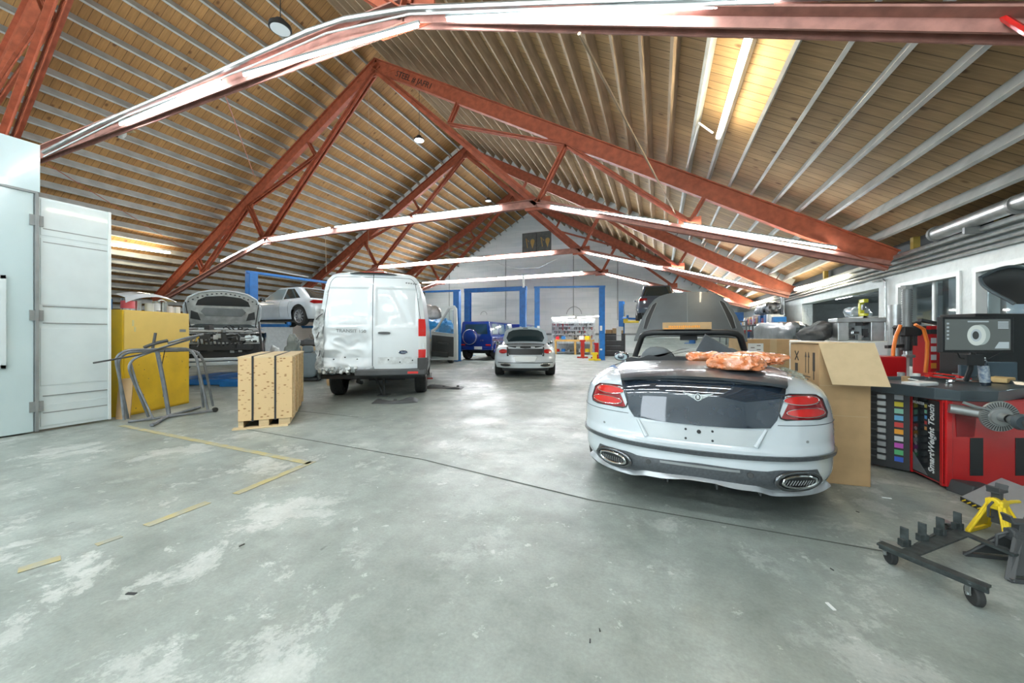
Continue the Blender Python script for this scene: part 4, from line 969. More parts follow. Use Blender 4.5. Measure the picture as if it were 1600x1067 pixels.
mb.build('ribs', M_DGREY, t); mb = MB(); mb.bar((-.14, -.02, .02), (.16, -.02, .02), .03, .04); mb.build('red_edge', M_TAILL, t)
p = gnd(600, 618); t = thing('support_stand', 'dark tripod stand holding up the van bumper', 'stand', p, PSI); mb = MB()
mb.tube([(0, 0, 0), (.0, 0, .46)], .03, 8); mb.tube([(-.02, 0, .03), (-.22, 0, .46)], .028, 8); mb.bx(-.25, .06, -.05, .05, .43, .47); mb.bx(-.12, .12, -.12, .12, 0, .025); mb.build('stand_frame', M_DGREY, t, bevel=.005)
# =================== white coupe in the middle distance, boot open ===================
CO = cam2w(.40, 11.0); co = thing('coupe_car', 'white coupe in the middle of the shop with its boot open', 'car', CO, PSI - math.radians(1.0))
Wq = [(.2, .84), (.3, .90), (.45, .95), (.6, .965), (.75, .95), (.85, .92), (.93, .86), (1.0, .80)]
DQ = [(.2, .12), (.3, .02), (.45, .0), (.58, .02), (.62, .04), (.9, .07), (1.0, .14)]
zsq = lambda y: linterp([(0, .89), (.3, .95), (1.0, .98), (2.2, .95), (3.6, .93), (4.2, .85), (4.85, .62)], y)
zbq = lambda y: arch(y, (1.05, 3.9), .31, .42, .38)
sq = Shell(Wq, DQ, DF, 4.85, .8, 2.7, .9, 2.5, zbq, zsq, lambda y: linterp([(0, .05), (1, .05), (3.6, .08), (4.8, .03)], y))
sq.body(co, M_CARW, nz=18, skip_top=lambda r, y: y < .62 and abs(r) < .72)
cb = Cabin(.75, 3.6, 1.75, 2.55, .80, .58, .94, 1.37, n=6, crown=.04); cb.body(co, M_CARW)
mb = MB(); mb.patch([(-.86, .1), (.86, .1), (.8, .93), (-.8, .93)], lambda a, b, o: cb.rear(a, b, .006 + o), .08, .01); mb.build('rear_window', M_TGLASS, co, smooth=True)
mb = MB(); mb.patch([(-.9, .08), (.9, .08), (.85, .93), (-.85, .93)], lambda a, b, o: cb.front(a, b, .006 + o), .08, .01); mb.build('windscreen', M_TGLASS, co, smooth=True)
for sg in (-1, 1):
    mb = MB(); mb.patch([(1.35, .12), (3.1, .12), (2.5, .88), (1.9, .88)], lambda a, b, o: cb.side(a, b, sg, .006 + o), .1, .01); mb.build('side_window', M_TGLASS, co, smooth=True)
    mb = MB(); e_ = ell(sg * .70, .80, .155, .058, 30); mb.patch(e_, lambda a, b, o: sq.wrap(a, b, .014 + o), .04, .02); tl = mb.build('tail_lamp', M_TAILL, co, smooth=True)
    mb = MB(); mb.tube([sq.wrap(a, b, .018) for a, b in ell(sg * .70, .80, .155, .058, 30)], .007, 6, closed=True); mb.tube([sq.wrap(a, b, .018) for a, b in ell(sg * .70, .80, .09, .03, 24)], .006, 6, closed=True); mb.build('lamp_ring', M_TAIL, tl, smooth=True)
    mb = MB(); mb.patch(ell(sg * .62, .40, .17, .045, 28), lambda a, b, o: sq.wrap(a, b, .02 + o), .04, .02); ex = mb.build('exhaust_tip', M_BLACK, co); mb = MB(); mb.tube([sq.wrap(a, b, .022) for a, b in ell(sg * .62, .40, .17, .045, 30)], .010, 6, closed=True); mb.build('exhaust_ring', M_CHROME, ex, smooth=True)
    mirror_part(co, sg, sg * .86, 2.9, 1.0, M_CARBLK, .2, .12)
    mb = MB(); mb.tube([(sg * .55, .55, .93), (sg * .60, .50, 1.12)], .012, 6); mb.build('boot_strut', M_BLACK, co)
    for y in (1.05, 3.9): wheel(co, sg * .81, y, .36, .30, sg)
mb = MB(); mb.bx(-.52, .52, .1, .62, .66, .70); mb.bx(-.54, .54, .60, .66, .66, 1.02); mb.bx(-.56, -.52, .1, .62, .66, .93); mb.bx(.52, .56, .1, .62, .66, .93); mb.build('boot_cavity', M_BLACK, co)
mb = MB(); mb.patch([(-.55, .885), (.55, .885), (.50, .70), (-.50, .70)], lambda a, b, o: sq.rear(a, b, .004 + o), .05, .01); mb.build('boot_shade_patch', M_BLACK, co, smooth=True)  # black patch painted as the shade inside the open boot
mb = MB(); mb.patch([(-.36, .66), (.36, .66), (.28, .50), (-.28, .50)], lambda a, b, o: sq.rear(a, b, .008 + o), .05, .01); pl = mb.build('plate_recess', M_PLATE, co, smooth=True)
mb = MB(); mb.tube([sq.rear(a, b, .012) for a, b in [(-.36, .66), (.36, .66), (.28, .50), (-.28, .50)]], .006, 5, closed=True); mb.build('recess_edge', M_MGREY, pl)
mb = MB(); mb.patch([(-.9, .475), (.9, .475), (.9, .455), (-.9, .455)], lambda a, b, o: sq.wrap(a, b, .012 + o), .08, .01); mb.build('bumper_seam', M_DGREY, co)
for x in (-.22, .22):
    mb = MB(); mb.box((x, .05, .93), (.12, .02, .03)); mb.build('boot_lamp', M_CLEAR, co)
underbody(co, .70, .3, 4.5, .2, .6)
# lid standing open: white rim with dark lining
def lidp(a, b, o=0): return Vector((a, .42 - .30 * b + .0 - .06 * (a / .6) ** 2 + o, 1.00 + .50 * b + .03 * (1 - (a / .7) ** 2)))
lo = [(-.62, .02), (.62, .02), (.68, .35), (.60, .80), (.45, .95), (.2, 1.0), (-.2, 1.0), (-.45, .95), (-.60, .80), (-.68, .35)]
mb = MB(); mb.patch(lo, lambda a, b, o: lidp(a, b, -o), .1, .03); ld = mb.build('open_boot_lid', M_CARW, co, smooth=True, auto=50)
mb = MB(); mb.patch([(p[0] * .84, .13 + p[1] * .74) for p in lo], lambda a, b, o: lidp(a, b, -.012 - o), .1, .006); mb.build('lid_lining', M_TGLASS, ld, smooth=True)
mb = MB(); mb.patch([(-.08, .915), (.08, .915), (.06, .96), (-.06, .96)], lambda a, b, o: lidp(a, b, -.014 - o), .1, .006); mb.build('lid_latch', M_BLACK, ld)
mb = MB(); mb.bar((-.52, .30, .98), (.52, .30, .98), .05, .05); mb.build('parcel_edge', M_MGREY, co)
# =================== blue boxy 4x4 ===================
g0 = cam2w(-57 / 580 * 18.7, 18.7); gw = thing('off_road_car', 'deep blue boxy off-road car with spare wheel cover on its rear door', 'car', g0, PSI - math.radians(20))
gwx = .90
mb = MB()
def gsec(y, x, z): return Vector((x, y, z))
prof = [(-gwx, .62), (-gwx, 1.18), (-.84, 1.24), (-.76, 1.90), (-.70, 1.96), (.70, 1.96), (.76, 1.90), (.84, 1.24), (gwx, 1.18), (gwx, .62)]
mb.prism(prof, lambda x, z: (x, 0, z), lambda x, z: (x, 3.2 if z > 1.3 else 3.45, z)); mb.prism([(-gwx, .62), (-gwx, 1.16), (gwx, 1.16), (gwx, .62)], lambda x, z: (x, 3.3, z), lambda x, z: (x, 4.4, z))
mb.build('body', M_CARBLU, gw, bevel=.03)
mb = MB(); mb.bx(-.72, .72, -.01, .07, 1.3, 1.84); rw = None
mb = MB(); mb.prism([(-.60, 1.32), (.66, 1.32), (.62, 1.82), (-.56, 1.82)], lambda x, z: (x, -.012, z), lambda x, z: (x, .01, z)); mb.build('rear_window', M_TGLASS, gw)
mb = MB(); mb.lathe([(.001, -.30), (.30, -.30), (.36, -.28), (.385, -.24), (.385, -.08), (.36, -.03), (.001, -.03)], 36, (-.22, .06, 1.18), 'Y'); sc_ = mb.build('spare_wheel_cover', M_CARBLU, gw, smooth=True)
mb = MB(); mb.tube([(-.22 + .375 * math.cos(a), -.235, 1.18 + .375 * math.sin(a)) for a in [2 * PI * i / 40 for i in range(40)]], .01, 6, closed=True); mb.build('cover_rim', M_CHROME, sc_, smooth=True)
for sg in (-1, 1):
    for y in (.75, 3.6): wheel(gw, sg * .80, y, .41, .28, sg, M_RIMD)
    mb = MB(); mb.box((sg * .70, -.02, .78), (.26, .04, .07)); mb.build('tail_lamp', M_TAILL, gw, bevel=.01)
    for y in (.75, 3.6):
        mb = MB(); mb.tube([(sg * .93, y + .50 * math.cos(a), .41 + .50 * math.sin(a)) for a in [PI * i / 14 for i in range(15)]], .05, 6); mb.build('wheel_arch', M_CARBLU, gw, smooth=True)
    for (a, b) in ((.25, .95), (1.15, 2.0), (2.15, 2.95)):
        mb = MB(); mb.prism([(a, 1.32), (b, 1.32), (b - .04, 1.84), (a + .04, 1.84)], lambda y, z: (sg * (.846 - (z - 1.3) * .12), y, z), lambda y, z: (sg * (.82 - (z - 1.3) * .12), y, z)); mb.build('side_window', M_LGLASS, gw)
    mb = MB(); mb.tube([(sg * .93, .15, .95), (sg * .93, 3.3, .95)], .018, 6); mb.build('side_trim', M_CHROME, gw)
    mirror_part(gw, sg, sg * .85, 3.15, 1.3, M_CARBLU, .16, .16)
mb = MB(); mb.bx(-.93, .93, -.10, .12, .52, .70); mb.build('rear_bumper', M_CARBLU, gw, bevel=.03)
mb = MB(); mb.bx(-.02, .40, -.112, -.09, .56, .70); mb.build('number_plate', M_PLATE, gw)
mb = MB(); mb.bx(-.4, .4, .03, .08, 1.87, 1.90); mb.build('high_brake_light', M_TAIL, gw)
mb = MB(); mb.bx(-.6, .6, .3, 4.2, .4, .66); mb.tube([(-.8, .75, .4), (.8, .75, .4)], .08, 8); mb.build('underbody', M_BLACK, gw)
text('G 63', .10, lambda a, b, z: Vector((.35 + a, -.004 - z, 1.0 + b)), 'model_lettering', M_CHROME, gw, .002)
# second blue car beyond it
bc = thing('off_road_car', 'second blue car half hidden behind the boxy blue one', 'car', cam2w(.05, 24.0), PSI - math.radians(20))
mb = MB(); mb.prism(prof, lambda x, z: (x, 0, z), lambda x, z: (x, 3.2, z)); mb.build('body', M_CARBLU, bc, bevel=.03)
mb = MB(); mb.bx(-.9, .9, 3.2, 4.3, .62, 1.16); mb.build('bonnet', M_CARBLU, bc, bevel=.03)
for (a, b) in ((.25, 1.25), (1.5, 2.8)):
    mb = MB(); mb.prism([(a, 1.32), (b, 1.32), (b, 1.84), (a, 1.84)], lambda y, z: ((.85 - (z - 1.3) * .12), y, z), lambda y, z: ((.82 - (z - 1.3) * .12), y, z)); mb.build('side_window', M_LGLASS, bc)
for sg in (-1, 1):
    for y in (.75, 3.5): wheel(bc, sg * .8, y, .4, .26, sg)
# =================== generic saloon / SUV for cars on lifts ===================
def road_car(name, label, loc, rz, m, L=4.7, zr=1.44, belt=.95, suv=False, rim=None):
    t = thing(name, label, 'car', loc, rz)
    k = belt - .95
    W = [(.2, .84), (.3, .90), (.5, .93), (.7, .935), (.85 + k, .90), (.95 + k, .83), (1.0 + k, .78)]
    D = [(.2, .12), (.35, .02), (.5, .0), (.7, .03), (.95 + k, .10)]
    zs = lambda y: linterp([(0, belt - .03), (.4, belt + .02), (1.4, belt), (L * .68, belt - .03), (L * .8, belt - .08), (L, .62 + k)], y)
    y1, y2 = .98, L - .92
    q = Shell(W, D, DF, L, .6, 3, .8, 2.5, lambda y: arch(y, (y1, y2), .24 + k * .5, .41, .36), zs, lambda y: linterp([(0, .04), (1, .04), (L * .75, .08), (L, .03)], y))
    q.body(t, m, nz=14)
    if suv: c = Cabin(.08, L * .70, .38, L * .50, .84, .66, belt - .03, zr, n=6)
    else: c = Cabin(.55, L * .76, 1.35, L * .56, .80, .58, belt - .02, zr, n=6)
    c.body(t, m)
    a, b, _, _, _, _, _, _ = c.a
    mb = MB(); mb.patch([(-.84, .14), (.84, .14), (.78, .9), (-.78, .9)], lambda u, v, o: c.rear(u, v, .006 + o), .1, .01); mb.build('rear_window', M_TGLASS, t, smooth=True)
    mb = MB(); mb.patch([(-.9, .08), (.9, .08), (.85, .93), (-.85, .93)], lambda u, v, o: c.front(u, v, .006 + o), .1, .01); mb.build('windscreen', M_TGLASS, t, smooth=True)
    mid = (a + b) / 2 - .05
    for sg in (-1, 1):
        o0 = .25 if suv else .62
        mb = MB(); mb.patch([(a + o0 * .9, .16), (mid - .04, .10), (mid - .04, .88), (a + o0 + .45, .88)], lambda u, v, o: c.side(u, v, sg, .006 + o), .1, .01); mb.build('side_window', M_TGLASS, t, smooth=True)
        mb = MB(); mb.patch([(mid + .04, .10), (b - .45, .12), (b - 1.0, .88), (mid + .04, .88)], lambda u, v, o: c.side(u, v, sg, .006 + o), .1, .01); mb.build('side_window', M_LGLASS, t, smooth=True)
        zt0 = belt - .18
        mb = MB(); mb.patch([(sg * .52, zt0 + .02), (sg * .95, zt0), (sg * 1.12, zt0 + .06), (sg * 1.0, zt0 + .13), (sg * .52, zt0 + .12)], lambda u, v, o: q.wrap(u, v, .008 + o), .05, .01); mb.build('tail_lamp', M_TAIL, t, smooth=True)
        for y in (y1, y2): wheel(t, sg * .80, y, .34, .24, sg, rim, 10)
        for yy in (y1 + .55, mid, y2 - .50):
            mb = MB(); mb.tube([q.side(yy, .32 + (belt - .36) * i / 8, sg, .001) for i in range(9)], .004, 4); mb.build('door_seam', M_SEAM, t)
        for yy in (mid - .75, mid + .28):
            mb = MB(); mb.bar(q.side(yy, belt - .10, sg, .02), q.side(yy + .18, belt - .095, sg, .02), .02, .025); mb.build('door_handle', m, t, bevel=.006)
        mirror_part(t, sg, sg * .84, L * .62, belt + .05, M_BLACK if not suv else m, .18, .13)
    mb = MB(); mb.patch([(-.6, .30), (.6, .30), (.55, .42), (-.55, .42)], lambda u, v, o: q.rear(u, v, .01 + o), .1, .02); mb.build('lower_bumper', M_BLACK, t)
    mb = MB(); mb.patch([(-.26, .62), (.26, .62), (.26, .74), (-.26, .74)], lambda u, v, o: q.rear(u, v, .008 + o), .1, .01); mb.build('plate_recess', M_DGREY, t)
    underbody(t, .72, .4, L - .5, .19, .6)
    return t, q, c
# silver-white saloon on the left lift
p = cam2w(-6.3, 13.6)
road_car('saloon_car', 'white saloon car raised on the left blue lift', Vector((p.x, p.y, 1.62)), PSI + math.radians(66), M_CARW, rim=M_RIM)
# dark SUV raised at the back right
p = at(1028, 500, 17.8)
t, q, c = road_car('suv_car', 'dark grey SUV raised on a lift behind the convertible bonnet', Vector((p.x, p.y, 2.07)), PSI - math.radians(17), M_CARGRY, suv=True, zr=1.62, belt=1.05)
p = at(1048, 452, 14.0)
# =================== SUV with raised bonnet and bare engine bay (left) ===================
S0 = cam2w((340 - 800) / 580 * 9.6, 9.6, .0)
sv = thing('suv_car', 'white SUV facing us with its bonnet up and front bumper removed', 'car', Vector((S0.x, S0.y, .42)), PSI + math.radians(216))
# local +y is the car's forward direction; it points to the camera after the rotation
sv_rot = PSI + math.radians(216)
Wv = [(.2, .86), (.4, .93), (.7, .96), (.95, .95), (1.05, .90), (1.12, .84)]
qv = Shell(Wv, [(.2, .1), (.6, 0), (1.0, .1)], [(.2, -.02), (1.1, -.1)], 4.6, .6, 3, .5, 4, lambda y: arch(y, (.9, 3.75), .3, .44, .38), lambda y: linterp([(0, 1.05), (2.6, 1.06), (3.5, 1.02), (4.6, .92)], y), lambda y: .05)
sv.location = Vector(cam2w((347 - 800) / 580 * 9.4, 9.4, .42)) + Matrix.Rotation(sv_rot, 3, 'Z') @ Vector((0, -4.45, 0))
qv.body(sv, M_CARW, nz=14, skip_top=lambda r, y: y > 3.0 and abs(r) < .82, skip_side=lambda y, t, xr: y > 4.12)
cv2 = Cabin(.1, 3.35, .5, 2.3, .86, .68, 1.03, 1.66, n=6); cv2.body(sv, M_CARW)
mb = MB(); mb.patch([(-.9, .08), (.9, .08), (.85, .93), (-.85, .93)], lambda u, v, o: cv2.front(u, v, .006 + o), .1, .01); mb.build('windscreen', M_TGLASS, sv, smooth=True)
for sg in (-1, 1):
    for y in (.9, 3.75): wheel(sv, sg * .80, y, .37, .26, sg)
mb = MB(); mb.bx(-.8, .8, 3.0, 4.1, .25, .62); mb.bx(-.84, .84, 2.9, 3.05, .3, 1.05); mb.build('engine_bay_floor', M_BLACK, sv)
def hv(a, b, o=0):
    P = lambda a, b: Vector((a, 3.15 + .30 * b + .06 * math.sin(b * 3), 1.13 + .98 * b)) + Vector((0, -.08, 0)) * (abs(a) / .8) ** 2 + Vector((0, 0, -.0))
    return off_n(P, a, b, o, lambda a, b: (0, 1, -.3))
ho = [(-.80, .02), (-.4, -.02), (.4, -.02), (.80, .02), (.86, .3), (.86, .55), (.76, .78), (.55, .92), (.3, .98), (0, 1.0), (-.3, .98), (-.55, .92), (-.76, .78), (-.86, .55), (-.86, .3)]
M_HOODU = mat('bare_bonnet_underside', (.55, .58, .57), .4, .2, var=.3, vscale=7, bump=.3)
mb = MB(); mb.patch(ho, lambda a, b, o: hv(a, b, o), .06, .03); hd = mb.build('raised_bonnet', M_HOODU, sv, smooth=True, auto=50)
mb = MB(); mb.tube([hv(a * .97, .01 + b * .97, .015) for a, b in ho], .03, 8, closed=True); mb.build('bonnet_rim', M_CARW, hd, smooth=True)
mb = MB(); mb.patch([(-.60, .56), (.60, .56), (.55, .70), (.38, .80), (0, .84), (-.38, .80), (-.55, .70)], lambda a, b, o: hv(a, b, .008 + o), .06, .01); mb.build('bonnet_opening', M_BLACK, hd)
mb = MB(); mb.patch([(-.40, .28), (.40, .28), (.50, .40), (.42, .50), (-.42, .50), (-.50, .40)], lambda a, b, o: hv(a, b, .02 + o), .06, .01); mb.build('sound_pad', mat('grey_sound_pad', (.22, .24, .245), .7, var=.2), hd)
mb = MB()
for k in range(16):
    a = -.75 + k * .1; b = .90 - .25 * (a / .75) ** 2; mb.patch(ell(a, b, .025, .018, 10), lambda u, v, o: hv(u, v, .008 + o), .2, .004)
mb.patch([(.5, .15), (.72, .2), (.7, .42), (.56, .36)], lambda u, v, o: hv(u, v, .006 + o), .1, .004); mb.patch([(-.5, .15), (-.72, .2), (-.7, .42), (-.56, .36)], lambda u, v, o: hv(u, v, .006 + o), .1, .004); o = mb.build('bonnet_holes', M_DGREY, hd); o['kind'] = 'stuff'
for sg in (-1, 1):
    mb = MB(); mb.tube([(sg * .72, 3.2, 1.1), (sg * .80, 3.45, 1.75)], .012, 6); mb.build('gas_strut', M_BLACK, sv)
# front end clutter: slam panel, radiator, crash bar, lamps, hoses
r4 = random.Random(21)
mb = MB(); mb.bar((-.78, 4.12, .98), (.78, 4.12, .98), .12, .06); mb.bar((-.8, 4.1, .66), (.8, 4.1, .66), .06, .05); mb.build('slam_panel', M_HOODU, sv, bevel=.01)
mb = MB(); mb.bx(-.55, .55, 4.05, 4.12, .42, .92); mb.build('radiator', M_DGREY, sv)
mb = MB(); mb.bar((-.62, 4.22, .55), (.62, 4.22, .55), .06, .14); mb.bar((-.62, 4.0, .55), (-.62, 4.22, .55), .08, .1); mb.bar((.62, 4.0, .55), (.62, 4.22, .55), .08, .1); mb.build('crash_beam', M_BLACK, sv, bevel=.01)
for k in range(11):
    mb = MB(); x = -.42 + k * .085; mb.bar((x, 4.27, .62 - .014 * (10 - k)), (x + .03, 4.27, .80 - .014 * (10 - k)), .02, .035); mb.build('grille_slat', M_BLACK, sv)
for sg in (-1, 1):
    mb = MB()
    for k in range(3): mb.lathe([(.02, 0), (.075 - k * .01, .02), (.085 - k * .01, .07), (.09, .08)], 18, (sg * (.55 + k * .12), 4.08 - k * .05, .80 - .02 * k), 'Y')
    mb.build('headlamp_bowl', M_CHROME, sv, smooth=True)
for k in range(54):
    mb = MB(); x = r4.uniform(-.78, .78); y = r4.uniform(3.6, 4.15) if k < 26 else r4.uniform(4.1, 4.24); z = r4.uniform(.75, 1.08) if k < 26 else r4.uniform(.42, 1.0)
    if k % 3 == 0: mb.box((x, y, z), (r4.uniform(.06, .22), r4.uniform(.05, .2 if k < 26 else .08), r4.uniform(.03, .12)), r4.uniform(0, 1)); mb.build('engine_part', (M_DGREY, M_BLACK, M_HOODU, M_GALV, M_MGREY)[k % 5], sv, bevel=.01)
    elif k % 3 == 1: mb.tube([(x, y, z), (x + r4.uniform(-.2, .2), y + .05, z + .06), (x + r4.uniform(-.3, .3), y, z - .1)], .018, 7); mb.build('hose', M_BLACK, sv, smooth=True)
    else: mb.tube([(x, y + .1, z - .1), (x + r4.uniform(-.1, .15), y + .1, z), (x + r4.uniform(.1, .25), y + .08, z - .03)], .014, 6); mb.build('bracket', M_GALV if k % 2 else M_MGREY, sv)
for k in range(26):
    mb = MB(); x = r4.uniform(-.8, .8); mb.box((x, 4.16 + r4.uniform(0, .06), r4.uniform(.45, .95)), (r4.uniform(.04, .12), .05, r4.uniform(.04, .12)), 0); mb.build('mounting_bracket', (M_HOODU, M_MGREY, M_BLACK)[k % 3], sv, bevel=.008)
mb = MB(); mb.bx(-.88, .88, 3.7, 4.3, .10, .20); mb.bx(-.9, .9, 4.25, 4.33, .22, .30); mb.build('lower_sill', M_CARW, sv, bevel=.02)
p = Vector(cam2w((338 - 800) / 580 * 9.9, 9.9)); t = thing('drive_on_lift', 'low blue lift platform under the SUV with the raised bonnet', 'lift', p, PSI)
mb = MB(); mb.bx(-1.15, -.55, -.6, 1.6, 0, .14); mb.bx(.55, 1.15, -.6, 1.6, 0, .14); mb.bx(-1.2, 1.2, -.4, -.2, .02, .16); mb.build('runways', M_BLUE, t, bevel=.01)
# =================== left side ===================
M_BOOTH = mat('booth_white_enamel', (.50, .62, .635), .13, coat=.7, var=.05, vscale=1.5)
M_BOOTH2 = mat('booth_door_white', (.58, .66, .67), .3, coat=.3, var=.06)
bt = thing('spray_booth', 'tall glossy white paint booth at the left edge of the picture', 'booth', (-7.75, 0, 0))
mb = MB(); mb.bx(-4.5, 0, -2.5, 2.25, .02, 3.2); mb.build('booth_wall', M_BOOTH, bt, bevel=.006)
mb = MB(); mb.bx(-4.5, .02, -2.5, 2.30, 3.22, 3.86); mb.build('booth_top_box', M_BOOTH, bt, bevel=.006)
mb = MB(); mb.bx(0, .015, 1.15, 1.165, .05, 3.2); mb.bx(0, .02, -2.4, 2.28, 3.195, 3.225); mb.build('panel_seam', M_MGREY, bt)
mb = MB(); y1_ = onX(9, 480, -7.74).y
for (a, b, c, d) in ((y1_ - .8, y1_, 2.02, 2.07), (y1_ - .8, y1_, .88, .93), (y1_ - .05, y1_, .88, 2.07)): mb.bx(0, .03, a, b, c, d)
mb.build('booth_window_frame', M_BOOTH2, bt, bevel=.004)
mb = MB(); mb.bx(.0, .012, y1_ - .75, y1_ - .05, .93, 2.02); mb.build('booth_window', M_LGLASS, bt)
mb = MB(); mb.bx(-.02, .03, 2.255, 2.285, .02, 3.2); mb.build('door_post', M_MGREY, bt)
df = []
mb = MB(); mb.bx(-.06, -.01, 2.29, 3.0, .03, 3.17); dl = mb.build('folding_door', M_BOOTH2, bt, bevel=.004)
for (a, b) in ((2.98, 3.15), (1.92, 2.62), (1.42, 1.52), (.36, .56)):
    pass
for (z0, z1) in ((2.66, 3.14), (1.72, 2.62), (.62, 1.40), (.07, .36)):
    mb = MB(); mb.bx(-.012, -.004, 2.31, 2.97, z0, z1); mb.build('door_panel', M_BOOTH2, dl, bevel=.003)
mb = MB(); mb.bx(-.01, .006, 2.97, 3.0, .03, 3.17); mb.build('door_edge', M_WHITE, dl)
for z in (2.75, 2.57, 1.70, 1.47, .48, .25):
    mb = MB(); mb.bx(-.011, -.002, 2.33, 2.96, z - .006, z + .006); mb.build('door_seam', M_MGREY, dl)
for z in (2.84, 1.57, .35):
    mb = MB(); mb.bx(0, .02, 2.21, 2.27, z - .07, z + .07); mb.bx(-.01, .02, 2.29, 2.33, z - .07, z + .07); mb.cyl((.02, 2.28, z - .075), (.02, 2.28, z + .075), .012, .012, 8); mb.build('hinge', M_MGREY, bt)
# booth door ceiling light strips are reflections only. security camera under the overhead truss
p = at(188, 212, 6.9); t = thing('security_camera', 'white dome security camera under the overhead truss near the booth', 'camera', p, PSI)
mb = MB(); mb.bx(-.22, .20, -.09, .09, .10, .125); mb.build('mounting_board', mat('pale_plywood', (.50, .42, .24), .7), t)
mb = MB(); mb.lathe([(.075, .10), (.085, .08), (.08, .03), (.05, -.03), (.001, -.05)], 20); mb.build('camera_dome', M_WHITE, t, smooth=True)
mb = MB(); mb.lathe([(.001, -.055), (.022, -.045), (.025, -.02)], 14, (-.02, -.045, 0)); mb.build('camera_lens', M_BLACK, t, smooth=True)
# conduit along the overhead truss
pts = [onY(px, py, 3.46) for px, py in ((68, 238), (150, 196), (330, 118), (480, 50), (540, 30), (640, 14), (820, 7), (1000, 1), (1300, -8), (1620, -16))]
mb = MB(); mb.tube(pts, .035, 8); tag(mb.build('conduit', M_GALV, None, smooth=True), 'grey steel conduit running along the overhead truss', 'conduit')
pts = [onY(px, py, 3.44) for px, py in ((68, 245), (200, 180), (345, 122), (400, 100), (510, 52), (640, 22), (900, 12), (1210, 4))]
mb = MB(); mb.tube(pts, .012, 6); tag(mb.build('cable', M_WHITE, None, smooth=True), 'thin white cable under the conduit of the overhead truss', 'cable')
# tie wires
for (a, b, r, m, lb) in (((on_roof(290, 25), onY(345, 125, 3.6)), None, .008, M_RED, ''),):
    pass
def wire(pts, label, m=M_RED, r=.009):
    mb = MB(); mb.tube(pts, r, 6); return tag(mb.build('tie_rod', m, None), label, 'tie rod')
wire([onY(345, 130, 3.6), onY(402, 288, 10)], 'thin red tie rod from the overhead truss to the left slope of the lettered truss')
wire([onY(905, 52, 3.6), onY(1056, 335, 10)], 'slanting tie rod from the overhead truss down to the lettered truss, right of centre', M_JWOOD, .018)
wire([onY(72, 255, 3.6), onY(302, 398, 10)], 'thin wire from the booth top to the foot of the lettered truss')
wire([onY(1548, 15, 3.6), onY(1700, 110, 3.2)], 'short bright red rod at the top right corner', M_TAILL, .02)
wire([onY(575, 130, 10), onY(580, 340, 12)], 'thin plumb wire hanging from the ridge', M_JWOOD, .006)
for k, (px, y0_, y1_, d, lb) in enumerate(((574, 262, 405, 14, 'thin wire hanging above the van roof, left of two'), (700, 300, 425, 18, 'thin wire hanging near the white gable, left of the tool lifts'), (508, 360, 425, 12, 'short thin wire hanging above the raised saloon'))):
    wire([at(px, y0_, d), at(px + 2, y1_, d)], lb, M_JWOOD, .007)
# ---- yellow cabinet ----
yc = thing('flammables_cabinet', 'battered yellow steel cabinet behind the tube racks', 'cabinet', (-7.93, 3.2, 0), math.atan2(-8.34 + 7.9, 1.12) + 0)
yrz = math.atan2(.44, 1.12)
yc.rotation_euler = (0, 0, yrz)   # local +y runs along the front, local -x goes back
mb = MB(); mb.bx(-.72, 0, 0, 1.22, .0, 1.71)
b_ = mb.build('cabinet_body', M_YEL, yc, bevel=.01)
mb = MB(); mb.bx(0, .012, .02, 1.20, 1.04, 1.70); mb.build('upper_panel', mat('faded_yellow_paint', (.78, .56, .14), .4, var=.05), b_, bevel=.003)
mb = MB(); mb.bx(0, .012, .02, 1.20, .03, 1.03); mb.build('lower_panel', mat('chipped_yellow_paint', (.80, .52, .02), .45, col2=(.66, .42, .02), vscale=3), b_, bevel=.003)
for k in range(26):
    y = rnd.uniform(.05, 1.15); z = rnd.uniform(.08, 1.0); 
    mb = MB(); s = rnd.uniform(.004, .012); mb.bx(.012, .0135, y, y + s, z, z + s * rnd.uniform(.5, 2)); mb.build('paint_chip', M_DGREY, b_)
mb = MB(); mb.patch(ell(.30, .30, .035, .022, 16), lambda a, b, o: Vector((.0135 + o, a, b)), .1, .002); mb.build('rust_spot', mat('rust', (.28, .14, .03), .8), b_)
mb = MB(); mb.bx(.012, .014, 1.0, 1.13, 1.36, 1.41); mb.build('torn_sticker', M_MGREY, b_)
mb = MB(); mb.bx(.012, .014, .14, .17, 1.45, 1.55); mb.bx(.012, .014, .17, .20, 1.36, 1.44); mb.build('worn_marking', mat('worn_patch', (.62, .55, .25), .6), b_)
YM = Matrix.Translation((-7.93, 3.2, 0)) @ Matrix.Rotation(yrz, 4, 'Z')
M_TIN = mat('tin_can', (.62, .64, .62), .25, .85, var=.2)
def can(y, x, r, h, m, lb, band=None):
    p = YM @ Vector((x, y, 1.712)); t = thing('paint_can', lb, 'can', p, yrz)
    mb = MB(); mb.lathe([(r, 0), (r, h - .01), (r * 1.04, h - .005), (r * 1.04, h), (r * .9, h), (r * .9, h - .008), (.001, h - .008)], 20); mb.build('can_body', m, t, smooth=True, auto=40)
    if band: mb = MB(); mb.lathe([(r + .001, h * .15), (r + .001, h * .8)], 20); mb.build('can_label', band, t, smooth=True)
def wp(c): return mat('label_%d_%d_%d' % tuple(int(q * 99) for q in c), c, .5)
can(.02, -.25, .05, .17, M_BLUE, 'blue can at the left end on top of the yellow cabinet')
can(.20, -.12, .085, .19, M_TIN, 'white can with red label on the yellow cabinet', wp((.7, .12, .14)))
can(.38, -.14, .05, .17, M_TIN, 'bare silver can, third from left on the yellow cabinet')
can(.54, -.10, .06, .14, wp((.6, .64, .6)), 'pale can below the curved white panel on the cabinet')
can(.68, -.12, .06, .19, M_TIN, 'tall shiny silver can in the middle of the cabinet top', wp((.62, .66, .68)))
